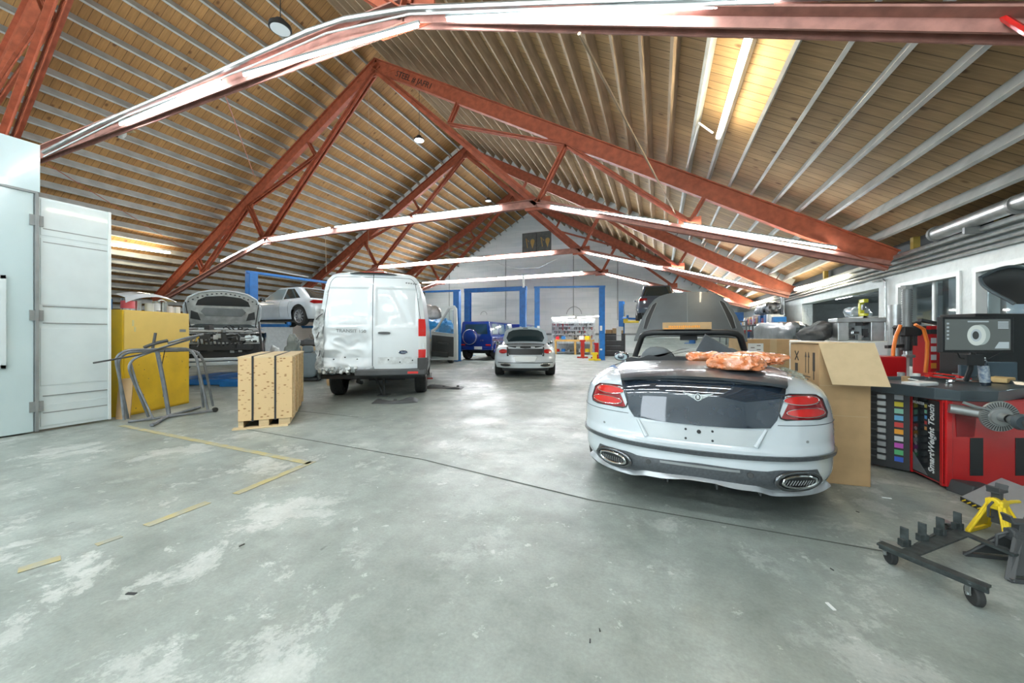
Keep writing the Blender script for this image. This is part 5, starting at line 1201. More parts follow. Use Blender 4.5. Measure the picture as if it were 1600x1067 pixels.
can(.80, -.1, .045, .18, M_TIN, 'narrow silver can right of the middle on the cabinet top')
can(.90, -.1, .055, .12, wp((.7, .66, .64)), 'short white can near the right end of the cabinet top')
can(1.0, -.12, .03, .11, wp((.72, .74, .74)), 'small white can second from the right end of the cabinet top')
can(1.09, -.12, .05, .12, wp((.74, .76, .76)), 'short white can at the right end of the cabinet top')
t = thing('bumper', 'curved white bumper panel laid over the cans on the yellow cabinet', 'car part', YM @ Vector((-.12, .06, 1.712)), yrz)
mb = MB(); mb.grid(lambda u, v: Vector((-.06 + .16 * v - .1 * math.sin(u * PI) * 0, lerp(.0, .92, u), .20 + .10 * math.sin(u * PI) ** .8 + (.07 - .12 * u) * (1 - v) * 0 + .05 * (1 - v) * (1 - u))), 24, 6)
mb.grid(lambda u, v: Vector((.10 + .01 * v, lerp(.0, .92, u), .20 + .10 * math.sin(u * PI) ** .8 - .09 * v * (1 - u * .9) )), 24, 3); mb.build('panel_skin', M_CARW, t, smooth=True)
mb = MB(); c0 = YM @ Vector((-.3, .98, 1.80)); mb.tube([c0 + Vector((.0 + 0 * a, 0, 0)) + (Matrix.Rotation(yrz, 3, 'Z') @ Vector((0, .12 * math.cos(a), .15 * math.sin(a)))) for a in [PI * (-.15 + 1.3 * i / 20) for i in range(21)]], .012, 6)
mb.tube([YM @ Vector((-.3, .98 - .107, 1.712)), YM @ Vector((-.3, .98 - .107, 1.75))], .012, 6); mb.tube([YM @ Vector((-.3, .98 + .107, 1.712)), YM @ Vector((-.3, .98 + .107, 1.75))], .012, 6)
tag(mb.build('wire_hoop', M_WHITE, None, smooth=True), 'pale wire hoop standing at the right end of the cabinet top', 'hoop')
# cardboard leaning beside cabinet
p = gnd(187, 655); t = thing('cardboard_sheet', 'brown cardboard sheet leaning left of the yellow cabinet', 'cardboard', p, PSI)
mb = MB(); mb.bar((.05, 0, 0), (-.02, .12, .62), .22, .012, up=(0, -1, .2)); mb.build('sheet', M_CARD, t)
# ---- tube racks ----
M_TUBE = mat('grey_tube_steel', (.23, .25, .27), .45, .5, var=.3, vscale=10)
def rd_(px): return lerp(5.55, 6.42, (px - 200) / 135)
rk = thing('panel_rack', 'grey tubular steel panel racks nested in front of the yellow cabinet', 'rack', gnd(262, 650), 0)
inv = rk.location.copy()
def rkp(px, py, dd=0): return at(px, py, rd_(px) + dd) - inv
def bend(p): return p
def fl(p, z=.03): q = p.copy(); q.z = max(q.z, z); return q
def rtube(name, pts, r=.019, m=M_TUBE):
    # round the corners
    q = []
    for i, p in enumerate(pts):
        if 0 < i < len(pts) - 1:
            a, b = pts[i - 1], pts[i + 1]
            for k in range(5):
                t = k / 4; la = p.lerp(a, min(.45, .10 / max(.01, (p - a).length))); lb = p.lerp(b, min(.45, .10 / max(.01, (p - b).length)))
                q.append(la.lerp(p, t).lerp(p.lerp(lb, t), t))
        else: q.append(p)
    mb = MB(); mb.tube([fl(v) for v in q], r, 8); return mb.build(name, m, rk, smooth=True)
g2 = lambda px, py: gnd(px, py, .03) - inv
rtube('base_bar', [g2(200, 659), g2(335, 641)], .02)
rtube('foot', [g2(237, 664), g2(262, 650), g2(312, 636)], .024)
mb = MB(); q = g2(336, 641); mb.lathe([(.02, -.02), (.04, -.018), (.04, .018), (.02, .02)], 14, q + Vector((0, 0, .01)), 'X'); mb.build('caster', M_BLACK, rk, smooth=True)
rtube('post', [g2(264, 648), rkp(256, 600), rkp(245, 545)], .03)
rtube('post_head', [rkp(225, 543), rkp(243, 536), rkp(262, 532)], .025, M_DGREY); rtube('post_head', [rkp(238, 548), rkp(243, 520)], .02, M_DGREY)
for (x0, xt0, yt, xt1, x1, yb0, yb1, dd) in ((200, 180, 547, 300, 318, 654, 636, .0), (194, 184, 550, 310, 333, 656, 634, .1), (232, 200, 556, 0, 0, 651, 0, -.05)):
    if x1: rtube('hoop_frame', [gnd(x0, yb0, .03) - inv, rkp(xt0, yt + 12, dd), rkp(xt0 + 14, yt, dd), rkp(xt1 - 4, yt - 3, dd), rkp(xt1 + 8, yt + 12, dd), gnd(x1, yb1, .03) - inv])
    else: rtube('hoop_frame', [gnd(x0, yb0, .03) - inv, rkp(xt0, yt + 18, dd), rkp(xt0 + 8, yt + 4, dd), rkp(262, 540, dd), rkp(305, 528, dd)])
rtube('hoop_frame', [rkp(296, 547), rkp(306, 556), gnd(325, 640, .03) - inv]); rtube('hoop_frame', [rkp(204, 566, -.05), rkp(214, 600, -.05), gnd(240, 655, .03) - inv], .014)
rtube('arm', [rkp(146, 567, -.25), rkp(215, 555, -.2), rkp(262, 541, -.12), rkp(312, 524, -.05)], .012, M_DGREY)
rtube('arm', [rkp(262, 536), rkp(290, 528), rkp(318, 522)], .018); rtube('chain_drop', [rkp(258, 545), rkp(252, 575), rkp(256, 600), rkp(255, 620)], .006, M_BLACK)
# ---- plywood crate ----
M_PLY = mat('knotty_plywood', (.60, .43, .22), .65, col2=(.60, .42, .22), vscale=1.6, aniso=(1, 1, 5))
nt = M_PLY.node_tree; b = nt.nodes['Principled BSDF']; tcx = nt.nodes.new('ShaderNodeTexCoord'); mpx = nt.nodes.new('ShaderNodeMapping'); mpx.inputs['Scale'].default_value = (13, 13, 30); vx = nt.nodes.new('ShaderNodeTexVoronoi'); vx.inputs['Scale'].default_value = 1; vx.inputs['Randomness'].default_value = .9
rx_ = nt.nodes.new('ShaderNodeValToRGB'); rx_.color_ramp.elements[0].position = .16; rx_.color_ramp.elements[0].color = (.40, .25, .12, 1); rx_.color_ramp.elements[1].position = .30; rx_.color_ramp.elements[1].color = (1, 1, 1, 1)
mxx = nt.nodes.new('ShaderNodeMix'); mxx.data_type = 'RGBA'; mxx.blend_type = 'MULTIPLY'; mxx.inputs[0].default_value = 1
src = b.inputs['Base Color'].links[0].from_socket
nt.links.new(tcx.outputs['Object'], mpx.inputs[0]); nt.links.new(mpx.outputs[0], vx.inputs[0]); nt.links.new(vx.outputs['Distance'], rx_.inputs[0]); nt.links.new(src, mxx.inputs[6]); nt.links.new(rx_.outputs[0], mxx.inputs[7]); nt.links.new(mxx.outputs[2], b.inputs['Base Color'])
M_PLY2 = mat('plain_pine', (.62, .48, .28), .7, var=.2, aniso=(.6, 6, 6))
cr = thing('plywood_crate', 'knotty plywood crate with two black straps on wooden runners', 'crate', (-5.41, 3.37, 0), math.atan2(.47, .45))
mb = MB(); mb.bx(0, .65, 0, 1.75, .11, .99); mb.build('crate_body', M_PLY, cr, bevel=.004)
for i in range(4):
    mb = MB(); mb.bx(.65, .672, .04 + i * .45, .12 + i * .45, .11, .99); mb.build('side_batten', M_PLY2, cr)
mb = MB(); mb.bx(-.01, .66, .0, 1.75, .985, 1.005)
mb.build('crate_lid', M_PLY2, cr)
for x in (.17, .44):
    mb = MB(); mb.bx(x - .012, x + .012, -.006, .004, .10, 1.012); mb.bx(x - .012, x + .012, -.006, 1.756, 1.004, 1.012); mb.build('strap', M_BLACK, cr)
for (a, b2) in ((.24, .36), (.48, .62), (.0, .06)):
    mb = MB(); mb.bx(a, b2, .02, 1.7, .02, .11); mb.build('runner', M_PLY2, cr)
mb = MB(); mb.bx(-.06, .60, -.04, .06, 0, .02); mb.bx(0, .62, 1.0, 1.1, 0, .02); mb.build('bottom_board', M_PLY2, cr)
# ---- car seat, scrap pile and bench behind the crate ----
p = gnd(480, 596); st_ = thing('car_seat', 'grey cloth car seat standing on the floor behind the crate', 'seat', p, PSI + .1)
MS = mat('grey_seat_cloth', (.16, .20, .22), .85, var=.15)
def rbox(mb, c, d, p=4, rx=0, n1=12, n2=24):
    def P(u, v):
        a = (u - .5) * PI; b = v * 2 * PI; e = 2 / p; f = lambda q: math.copysign(abs(q) ** e, q)
        return Vector(c) + Matrix.Rotation(rx, 3, 'X') @ Vector((d[0] * f(math.cos(a)) * f(math.cos(b)), d[1] * f(math.cos(a)) * f(math.sin(b)), d[2] * f(math.sin(a))))
    mb.grid(P, n1, n2)
mb = MB(); rbox(mb, (0, 0, .45), (.29, .10, .34), 4, -.12); mb.build('backrest', MS, st_, smooth=True)
mb = MB(); rbox(mb, (0, .05, .90), (.14, .06, .10), 4); mb.build('headrest', MS, st_, smooth=True)
mb = MB(); mb.cyl((-.06, .04, .74), (-.06, .04, .86), .008, .008, 6); mb.cyl((.06, .04, .74), (.06, .04, .86), .008, .008, 6); mb.build('headrest_posts', M_CHROME, st_)
mb = MB(); mb.bx(-.28, .28, -.05, .45, .03, .10); mb.cyl((.30, 0, .12), (.36, 0, .12), .09, .09, 14); mb.build('seat_base', M_BLACK, st_, bevel=.01)
mb = MB(); rbox(mb, (0, .28, .2), (.27, .26, .09), 4); mb.build('cushion', MS, st_, smooth=True)
p = gnd(495, 590); t = thing('car_seat', 'second grey seat partly hidden between the first seat and the van', 'seat', p + Vector((.35, .25, 0)), PSI - .2)
mb = MB(); rbox(mb, (0, 0, .42), (.24, .10, .30), 4, -.2); mb.build('backrest', MS, t, smooth=True)
mb = MB(); mb.bx(-.2, .2, -.05, .3, .0, .12); mb.build('seat_base', M_BLACK, t, bevel=.01)
pb = cam2w(-6.35, 12.1); t = thing('parts_bench', 'timber bench piled with dark car panels under the raised saloon', 'bench', pb, PSI + .15)
mb = MB(); mb.bx(-.75, .75, -.3, .5, .84, .92); mb.bx(-.8, .8, -.34, -.28, .80, .92); mb.build('bench_top', M_PLY2, t, bevel=.005)
for (x, y) in ((-.68, -.25), (.68, -.25), (-.68, .42), (.68, .42)):
    mb = MB(); mb.box((x, y, .42), (.09, .09, .84)); mb.build('bench_leg', M_PLY2, t)
def crump_obj(name, label, cat, loc, dims, rz, m, seed, amp=.35, freq=4, rx=0):
    mb = MB()
    def P(u, v):
        a = (u - .5) * PI; b = v * 2 * PI; f = lambda q, e: math.copysign(abs(q) ** e, q)
        d = Vector((dims[0] * f(math.cos(a), .5) * f(math.cos(b), .6), dims[1] * f(math.cos(a), .5) * f(math.sin(b), .6), dims[2] * f(math.sin(a), .6)))
        q = Vector((d.x * freq + seed, d.y * freq, d.z * freq)); d *= 1 + amp * mnoise.noise(q) + amp * .5 * mnoise.noise(q * 2.7); return Matrix.Rotation(rx, 3, 'Y') @ d + Vector((0, 0, dims[2]))
    mb.grid(P, 22, 36); o = mb.build(name, m, None, smooth=True, auto=30); o.location = loc; o.rotation_euler = (0, 0, rz); return tag(o, label, cat)
bm_ = Matrix.Translation(pb) @ Matrix.Rotation(PSI + .15, 4, 'Z')
crump_obj('folded_bodywork', 'dark folded car panel on the timber bench under the saloon', 'car part', bm_ @ Vector((-.1, .1, .93)), (.55, .30, .12), PSI, M_DGREY, 3)
crump_obj('dust_sheet', 'grey brown dust sheet heaped on the timber bench', 'cloth', bm_ @ Vector((.2, .15, 1.13)), (.45, .28, .12), PSI, mat('dusty_cloth', (.25, .22, .19), .9, var=.3), 8)
crump_obj('scrap_parts', 'heap of black car parts beside the bench and van', 'car part', cam2w(-4.85, 10.6), (.35, .3, .42), PSI, M_TRIMBLK, 13)
crump_obj('fender_panel', 'grey green bent wing panel standing behind the crate', 'car part', cam2w(-6.15, 10.3), (.20, .12, .62), PSI, mat('primer_panel', (.24, .28, .26), .5, var=.4), 17, rx=.2)
crump_obj('paper_sack', 'brown paper sack on the floor left of the van wheel', 'sack', cam2w(-4.62, 9.6), (.16, .14, .30), PSI, M_CARD, 31, .2)
p = cam2w(-6.45, 9.95); t = thing('jerrycan', 'red plastic can behind the crate', 'can', Vector((p.x, p.y, 0)), PSI)
mb = MB(); mb.bx(-.12, .12, -.09, .09, .62, .86); mb.build('can_body', M_TAILL, t, bevel=.02); mb = MB(); mb.bx(-.15, .3, -.2, .2, 0, .615); mb.build('crate_base', M_DGREY, t, bevel=.01)
crump_obj('white_sack', 'white plastic sack beside the red can behind the crate', 'sack', cam2w(-6.95, 10.9), (.16, .14, .48), PSI, M_WHITE, 41, .3)
mb = MB(); mb.tube([cam2w(-6.35, 9.6, .0), cam2w(-6.75, 9.9, 1.65)], .025, 8); tag(mb.build('support_pole', M_BLACK, None), 'black pole leaning up towards the raised saloon', 'pole')
# white hanging sheet below the lifted saloon
mb = MB(); mb.grid(lambda u, v: cam2w(lerp(-10.4, -7.2, u), lerp(17.6, 16.6, u) + .1 * math.sin(u * 9), lerp(1.05, 3.2, v)), 20, 4); 
tag(mb.build('partition_sheet', mat('pale_sheet', (.58, .56, .54), .7), None), 'pale screen wall behind the raised saloon car', 'screen')
# =================== two-post lifts ===================
def lift(label, a, b, h, w=.28, beam=True, thin=False, arms=False, m=None, bz=None):
    a = cam2w(*a); b = cam2w(*b); o = (a + b) / 2; L_ = (b - a).length; rz = math.atan2((b - a).y, (b - a).x)
    t = thing('two_post_lift', label, 'lift', o, rz); m = m or M_BLUE
    for sg in (-1, 1):
        x = sg * L_ / 2
        mb = MB(); mb.bx(x - .03 * sg, x + sg * (w - .03), -.14, -.12, 0.02, h); mb.bx(x - .03 * sg, x + sg * (w - .03), .12, .14, .02, h); mb.bx(x + sg * (w - .05), x + sg * (w - .03), -.14, .14, .02, h); p_ = mb.build('post', m, t, bevel=.006)
        mb = MB(); mb.bx(x - .25, x + .25, -.25, .25, 0, .02); mb.build('base_plate', m, p_)
        mb = MB(); mb.bx(x - .05 * sg, x + sg * .12, -.10, .10, bz or .3, (bz or .3) + .8); mb.build('carriage', M_MGREY, t)
        mb = MB(); mb.bx(x - .02 * sg, x + sg * .1, -.148, -.141, 1.5, 1.75); mb.bx(x - .02 * sg, x + sg * .1, -.148, -.141, .5, .58); mb.build('label_plate', M_WHITE, p_)
        if arms:
            for q in (-1, 1):
                mb = MB(); mb.bar((x, q * .1, bz), (x - sg * .5, q * 1.15, bz), .12, .10); mb.cyl((x - sg * .5, q * 1.15, bz), (x - sg * .5, q * 1.15, bz + .12), .07, .07, 12); mb.build('swing_arm', m, t)
    if beam:
        mb = MB(); mb.bx(-L_ / 2 - w, L_ / 2 + w, -.06 if thin else -.12, .06 if thin else .12, h, h + (.09 if thin else .24)); mb.build('top_beam', m, t, bevel=.008)
    return t
lift('blue two-post lift holding the white saloon car', (-9.0, 13.0), (-7.6, 15.6), 3.42, thin=True, arms=True, bz=1.62)
lift('blue lift post left of the boxy blue car, by the open van door', (-3.35 - 3.1, 19.3), (-2.80, 18.2), 3.40, .30, thin=True)
lift('blue lift with thick top beam around the boxy blue car', (-2.55, 22.6), (.50, 21.6), 3.85, .36)
lift('blue lift with thin overhead bar in front of the workbench', (1.42, 19.4), (4.52, 19.1), 3.72, .27, thin=True)
t = lift('short blue lift holding the dark grey SUV', (6.55, 21.8), (9.6, 20.0), 3.25, .28, beam=False, arms=True, bz=2.25)
# fallen white pipe on the middle lift
mb = MB(); mb.tube([cam2w(.58, 18.9, 3.7), cam2w(.58, 18.9, 4.3)], .06, 8); tag(mb.build('vent_pipe', M_WHITE, None), 'short white pipe on top of the thick-beamed blue lift', 'pipe')
# tarp covered car with bonnet up, left of the boxy car
p = cam2w(-3.6, 16.6); crump_obj('tarpaulin', 'bright blue tarpaulin over a car behind the open van door', 'cover', Vector((p.x, p.y, 1.12)), (1.0, .7, .42), PSI, mat('blue_tarp', (.02, .26, .62), .35, coat=.4, var=.3, vscale=6), 51, .3, 3)
t = thing('damaged_car', 'dark stripped car front under the blue tarpaulin', 'car', cam2w(-3.6, 17.0), PSI)
mb = MB(); mb.bx(-.85, .85, -.6, 2.5, .35, 1.1); mb.build('body', M_DGREY, t, bevel=.05)
for k in range(8):
    mb = MB(); mb.box((rnd.uniform(-.8, .8), -.65, rnd.uniform(.4, 1.0)), (rnd.uniform(.1, .4), .1, rnd.uniform(.05, .2)), 0, rot=Matrix.Rotation(rnd.uniform(-.5, .5), 3, 'Y')); mb.build('bumper_part', (M_BLACK, M_MGREY, M_HOODU)[k % 3], t)
mb = MB(); mb.bar((-.2, -.7, 1.05), (.95, -.7, 1.08), .08, .10); mb.build('yellow_bar', mat('bright_yellow', (.80, .58, .02), .4), t)
for sg in (-1, 1): wheel(t, sg * .8, 0, .34, .24, sg)
p = cam2w(-4.3, 18.4); crump_obj('bonnet_panel', 'crumpled brown grey panel raised behind the open van door', 'car part', Vector((p.x, p.y, 2.0)), (.75, .2, .38), PSI, mat('dull_bronze', (.30, .28, .26), .4, .3, var=.4), 61, .2, 2)
# =================== back wall ===================
M_LEDD = mat('dim_lit_tube', (1, 1, 1), .4, emit=(1, .97, .9), estr=14)
M_BENCH = mat('orange_pine', (.62, .36, .10), .6, var=.2)
b0 = onY(866, 545, GY - 3.2); b1 = onY(926, 545, GY - 3.2)
t = thing('workbench', 'orange timber workbench at the back wall with tools above', 'workbench', (b0.x, GY - 3.2, 0))
wlen = b1.x - b0.x
mb = MB(); mb.bx(0, wlen, 0, .75, .84, .96); mb.build('bench_top', M_BENCH, t)
for x in (.08, wlen * .55, wlen - .1):
    mb = MB(); mb.bx(x - .06, x + .06, .02, .12, 0, .84); mb.build('bench_leg', M_BENCH, t)
mb = MB(); mb.bx(0, wlen, .1, .7, .12, .16); mb.build('lower_shelf', M_MGREY, t)
r5 = random.Random(5)
cols = [('red', M_TAILL), ('blue', M_BLUE), ('grey', M_MGREY), ('black', M_BLACK), ('white', M_WHITE), ('yellow', mat('bright_yellow', (.8, .58, .02), .4))]
for k in range(12):
    cn, m = cols[k % 6]; mb = MB(); s = r5.uniform(.12, .25); mb.box((0, 0, s / 2), (s * 1.2, .25, s), r5.uniform(-.3, .3)); o = mb.build('tool_box', m, None, bevel=.01); o.location = (b0.x + .15 + (k % 6) * wlen / 6.3, GY - 2.9, .961 if k < 6 else .161); tag(o, cn + (' box on top of the orange workbench' if k < 6 else ' box on the shelf under the orange workbench'), 'tool box')
# tool rails on a white pegboard
pb0 = onY(862, 505, GY - 2.3); pb1 = onY(930, 535, GY - 2.3)
t = thing('tool_board', 'white pegboard crowded with hanging hand tools above the workbench', 'tool board', (pb0.x, GY - 2.3, 0))
mb = MB(); mb.bx(0, pb1.x - pb0.x, 0, .05, .0, 2.35); mb.build('board', mat('pegboard_grey', (.50, .54, .55), .7, col2=(.30, .33, .35), vscale=7), t)
for rrow, z in enumerate((1.15, 1.42, 1.68, 1.92)):
    mb = MB(); mb.bx(.05, pb1.x - pb0.x - .05, -.03, 0, z + .10, z + .115); mb.build('tool_rail', M_MGREY, t)
    for k in range(24):
        x = .1 + k * (pb1.x - pb0.x - .2) / 24; l = r5.uniform(.08, .2); w_ = r5.uniform(.012, .035); mb = MB(); mb.bx(x - w_, x + w_, -.04, -.01, z + .1 - l, z + .1); mb.bx(x - w_ * 1.8, x + w_ * 1.8, -.045, -.01, z + .06, z + .09); mb.build('hand_tool', (M_MGREY, M_DGREY, M_GALV, M_BLACK, M_TAIL)[r5.randrange(5)], t)
for (a, b, lb) in (((862, 497), (898, 495), 'lit tube low on the back wall above the tool board, left one'), ((902, 496), (936, 494), 'lit tube low on the back wall above the tool board, right one')):
    tube_light(onY(*a, GY - 2.45), onY(*b, GY - 2.45), lb, None, M_LEDD, r=.04)
# red stands and yellow jack in front of the bench
for (px, py, m, lb) in ((910, 557, M_TAILL, 'red steel stand in front of the orange workbench'), (932, 556, M_TAILL, 'dark red tool trolley right of the workbench'), (929, 563, mat('bright_yellow', (.8, .58, .02), .4), 'small yellow floor jack at the foot of the blue lift post')):
    p = gnd(px, py); p = p * (20.5 / max(1, p.y)) if p.y > 20.5 else p
    t = thing('floor_stand', lb, 'stand', (p.x, p.y, 0), PSI); mb = MB(); h = .35 if py == 563 else (.95 if px == 910 else .8)
    mb.bar((-.3, 0, .04), (.3, 0, .04), .1, .08); mb.bar((0, -.25, .04), (0, .25, .04), .1, .08); mb.build('stand_base', m, t)
    mb = MB(); mb.bar((0, 0, .05), (0.0, 0, h), .16, .2); mb.box((0, 0, h), (.3, .2, .1)); mb.build('stand_column', m, t)
# black tool cabinet, boxes on it, posters, yellow gun
q = onY(958, 545, 21.6); t = thing('tool_cabinet', 'black tool cabinet between the two right blue lift posts', 'cabinet', (q.x, 21.9, 0))
mb = MB(); mb.bx(-.6, .6, 0, .5, .05, 1.35); mb.build('cabinet_body', M_BLACK, t, bevel=.01)
for k in range(4):
    mb = MB(); mb.bx(-.55, .55, -.015, 0, .15 + k * .29, .41 + k * .29); d_ = mb.build('drawer', M_DGREY, t, bevel=.004); mb = MB(); mb.bx(-.4, .4, -.03, -.015, .36 + k * .29, .38 + k * .29); mb.build('drawer_handle', M_MGREY, d_)
mb = MB(); mb.bx(.15, .42, -.02, -.015, .95, 1.75); mb.build('paper_sheet', M_WHITE, t)
for k, (x, w_, h_) in enumerate(((-.3, .35, .22), (.05, .28, .3), (.38, .22, .18))):
    mb = MB(); mb.bx(x - w_ / 2, x + w_ / 2, .1, .4, 0, h_); o = mb.build('carton', M_CARD, None, bevel=.005); o.location = (q.x, 21.9, 1.355); tag(o, ('left', 'middle', 'right')[k] + ' small brown carton on the black tool cabinet', 'box')
q = onY(986, 503, 22.5); mb = MB(); mb.box((0, 0, 0), (.85, .12, .12), 0); mb.box((-.3, 0, .18), (.25, .12, .3), 0); o = mb.build('spray_hose_reel', mat('bright_yellow', (.8, .58, .02), .4), None, bevel=.03); o.location = q; tag(o, 'bright yellow hose reel arm on the right blue lift post', 'hose reel')
# framed sign high on the gable
s0 = onY(816, 365, GY - .06); s1 = onY(861, 392, GY - .06)
t = thing('gable_sign', 'dark framed sign with gold figures high on the gable wall', 'sign', ((s0.x + s1.x) / 2, GY - .03, (s0.z + s1.z) / 2))
sw, shh = (s1.x - s0.x) / 2, (s0.z - s1.z) / 2
mb = MB(); mb.bx(-sw, sw, -.03, .03, -shh, shh); mb.build('sign_board', mat('sign_grey', (.16, .17, .155), .6, var=.3), t)
M_GOLD = mat('gold_paint', (.60, .42, .14), .4, .3)
for cx in (-.52, .52):
    cx *= sw; mb = MB(); mb.tube([(cx - .1 * sw, -.05, -.5 * shh), (cx - .2 * sw, -.05, .45 * shh), (cx + .0 * sw, -.05, .1 * shh)], .035, 6); mb.build('gold_figure', M_GOLD, t)
    mb = MB(); mb.lathe([(.16, -.02), (.17, 0), (.10, .02), (.09, 0)], 20, (cx + .25 * sw, -.04, .12 * shh), 'Y'); mb.build('gold_disc', M_GOLD, t)
    mb = MB(); mb.prism([(cx + .1 * sw, 0), (cx + .38 * sw, 0), (cx + .25 * sw, -.62 * shh)], lambda a, b: (a, -.05, b), lambda a, b: (a, -.03, b)); mb.build('gold_figure', M_GOLD, t)
mb = MB(); mb.bx(-.02, .02, -.04, -.031, -shh * .9, shh * .9); mb.build('sign_divider', M_BLACK, t)
# pipes and wires on back wall
for (px, lb) in ((702, 'thin vertical conduit on the gable wall, leftmost'), (790, 'thin vertical conduit on the gable wall behind the middle lift'), (896, 'dark vertical conduit on the gable wall above the workbench'), (965, 'thin vertical conduit on the gable wall right of the lifts')):
    a = onY(px, 400 if px != 702 else 430, GY - .04); b = onY(px, 500, GY - .04); mb = MB(); mb.tube([a, b], .02, 6); tag(mb.build('wall_conduit', M_MGREY, None), lb, 'conduit')
for (px, py, lb) in ((756, 492, 'thin steel hoop on the back wall behind the boxy blue car'), (897, 491, 'large steel hoop on the back wall above the tool board')):
    c = onY(px, py, GY - .1); r_ = .55 if px > 800 else .28; mb = MB(); mb.tube([c + Vector((r_ * math.cos(a), 0, r_ * math.sin(a))) for a in [PI * i / 16 for i in range(17)]], .015, 6); tag(mb.build('wall_hoop', M_MGREY, None), lb, 'hoop')
# hanging white cord loop
pts = [onY(px, py, 22.3) for px, py in ((762, 403), (785, 414), (812, 420), (842, 418), (872, 403))]; mb = MB(); mb.tube(pts, .02, 6); tag(mb.build('hanging_cord', M_WHITE, None, smooth=True), 'white cord sagging below the farthest truss', 'cord')
# =================== right wall fittings ===================
for k, (z, r, lb) in enumerate(((2.60, .03, 'lowest steel conduit along the right wall head'), (2.68, .025, 'second steel conduit along the right wall head'), (2.78, .035, 'third steel conduit along the right wall head'), (2.90, .05, 'topmost thick steel conduit along the right wall head'))):
    mb = MB(); mb.tube([(WX - .05 - .01 * k, 2, z), (WX - .05 - .01 * k, 26, z)], r, 8); tag(mb.build('conduit', M_GALV, None, smooth=True), lb, 'conduit')
yv = onX(1388, 470, WX).y
mb = MB(); mb.tube([(WX - .05, yv + .5, 2.52), (WX - .05, yv + .1, 2.52), (WX - .05, yv, 2.45), (WX - .05, yv, .8)], .022, 8); tag(mb.build('conduit', M_GALV, None, smooth=True), 'vertical steel conduit on the pier left of the window', 'conduit')
yv2 = onX(1229, 500, WX).y
for dx in (0, .25): mb = MB(); mb.tube([(WX - .08, yv2 + dx, 3.0), (WX - .08, yv2 + dx, .6)], .04, 8); tag(mb.build('conduit', M_GALV, None, smooth=True), ('near' if dx == 0 else 'far') + ' one of two vertical pipes on the pier beyond the annex opening', 'conduit')
a = onX(1465, 368, WX - .12); t = thing('tube_heater', 'big silver cylinder duct lying along the top of the right wall', 'duct', (WX - .16, a.y, a.z + .02))
mb = MB(); mb.cyl((0, 0, 0), (0, -6, .06), .11, .11, 24); mb.build('duct_body', M_GALV, t, smooth=True)
for y in (-.03, -1.6): mb = MB(); mb.cyl((0, y, 0), (0, y - .05, 0), .13, .13, 24); mb.build('duct_band', M_MGREY, t, smooth=True)
mb = MB(); mb.bx(-.12, .12, -.9, -.85, -.2, -.1); mb.bx(-.12, .12, -5, -4.95, -.2, -.1); mb.build('duct_bracket', M_MGREY, t)
mb = MB(); y0_ = onX(1390, 510, WX).y; mb.bx(WX - .012, WX, w1b, p1, 1.40, 1.52); struct(mb.build('trim_3', M_MGREY))
# annex contents
t = thing('steel_shelf', 'pale steel shelf frame standing in the annex opening', 'shelf', (WX + .55, onX(1340, 500, WX + .5).y, .5), 0)
for (x, y) in ((-.25, -.9), (.25, -.9), (-.25, .9), (.25, .9)):
    mb = MB(); mb.bx(x - .03, x + .03, y - .03, y + .03, 0, 1.28); mb.build('upright', M_WHITE, t)
for z in (.25, 1.22): mb = MB(); mb.bx(-.28, .28, -.93, .93, z, z + .06); mb.build('shelf_board', M_WHITE, t)
sy = t.location.y
def boxobj(name, lb, cat, c, d, m, rz=0, bv=.01):
    mb = MB(); mb.box((0, 0, d[2] / 2), d); o = mb.build(name, m, None, bevel=bv); o.location = c; o.rotation_euler = (0, 0, rz); return tag(o, lb, cat)
crump_obj('wrapped_bundle', 'bundle in crumpled clear plastic on the steel shelf', 'bundle', (WX + .55, sy + .2, 1.79), (.2, .45, .15), 0, mat('clear_film', (.45, .52, .55), .2, coat=.8, var=.3), 71)
t = thing('cordless_torch', 'yellow work lamp with open square handle on the steel shelf', 'work lamp', (WX + .35, sy - .68, 1.79), 0)
mb = MB()
for (y0_, y1_2, z0, z1) in ((-.16, .16, .34, .44), (-.16, .16, 0, .07), (.06, .16, 0, .44)): mb.bx(-.05, .05, y0_, y1_2, z0, z1)
mb.build('lamp_body', mat('acid_yellow', (.72, .70, .05), .4), t, bevel=.02); mb = MB(); mb.bx(-.03, .03, -.06, .04, .16, .3); mb.build('battery', M_MGREY, t)
q = onX(1340, 540, 4.25); t = thing('parts_washer', 'open grey steel cabinet full of machine parts on the bench by the annex opening', 'machine', (2.95, 7.62, 1.215), PSI - .45)
mb = MB(); mb.bx(-.28, .28, .17, .2, 0, .34); mb.bx(-.28, -.14, -.2, .2, 0, .32); mb.bx(.12, .28, -.2, .2, 0, .32); mb.bx(-.30, .3, -.22, .2, .29, .36); mb.build('cabinet_shell', M_GALV, t, bevel=.01)
for k in range(10): mb = MB(); mb.box((rnd.uniform(-.12, .1), -.17 + rnd.uniform(0, .08), rnd.uniform(.05, .3)), (rnd.uniform(.03, .09), .04, rnd.uniform(.03, .12))); mb.build('machine_part', (M_BLACK, M_CHROME, M_MGREY)[k % 3], t)
boxobj('bench', 'long pale bench behind the cartons carrying the grey cabinet', 'bench', (2.82, 7.72, 0), (1.2, 1.0, 1.21), M_WHITE)
crump_obj('bumper_shell', 'crumpled dark grey plastic bumper piece on the pale bench', 'car part', (2.5, 7.75, 1.225), (.28, .20, .12), .6, M_DGREY, 81, .35, 5, rx=-.35)
mb = MB()
pts = [Vector((2.42 + .45 * i / 12, 8.0, 1.235 + .13 * math.sin(PI * i / 12))) for i in range(13)]; mb.tube(pts, .022, 8); tag(mb.build('curved_pipe', M_GALV, None, smooth=True), 'curved pale pipe lying on the bench behind the open carton', 'pipe')
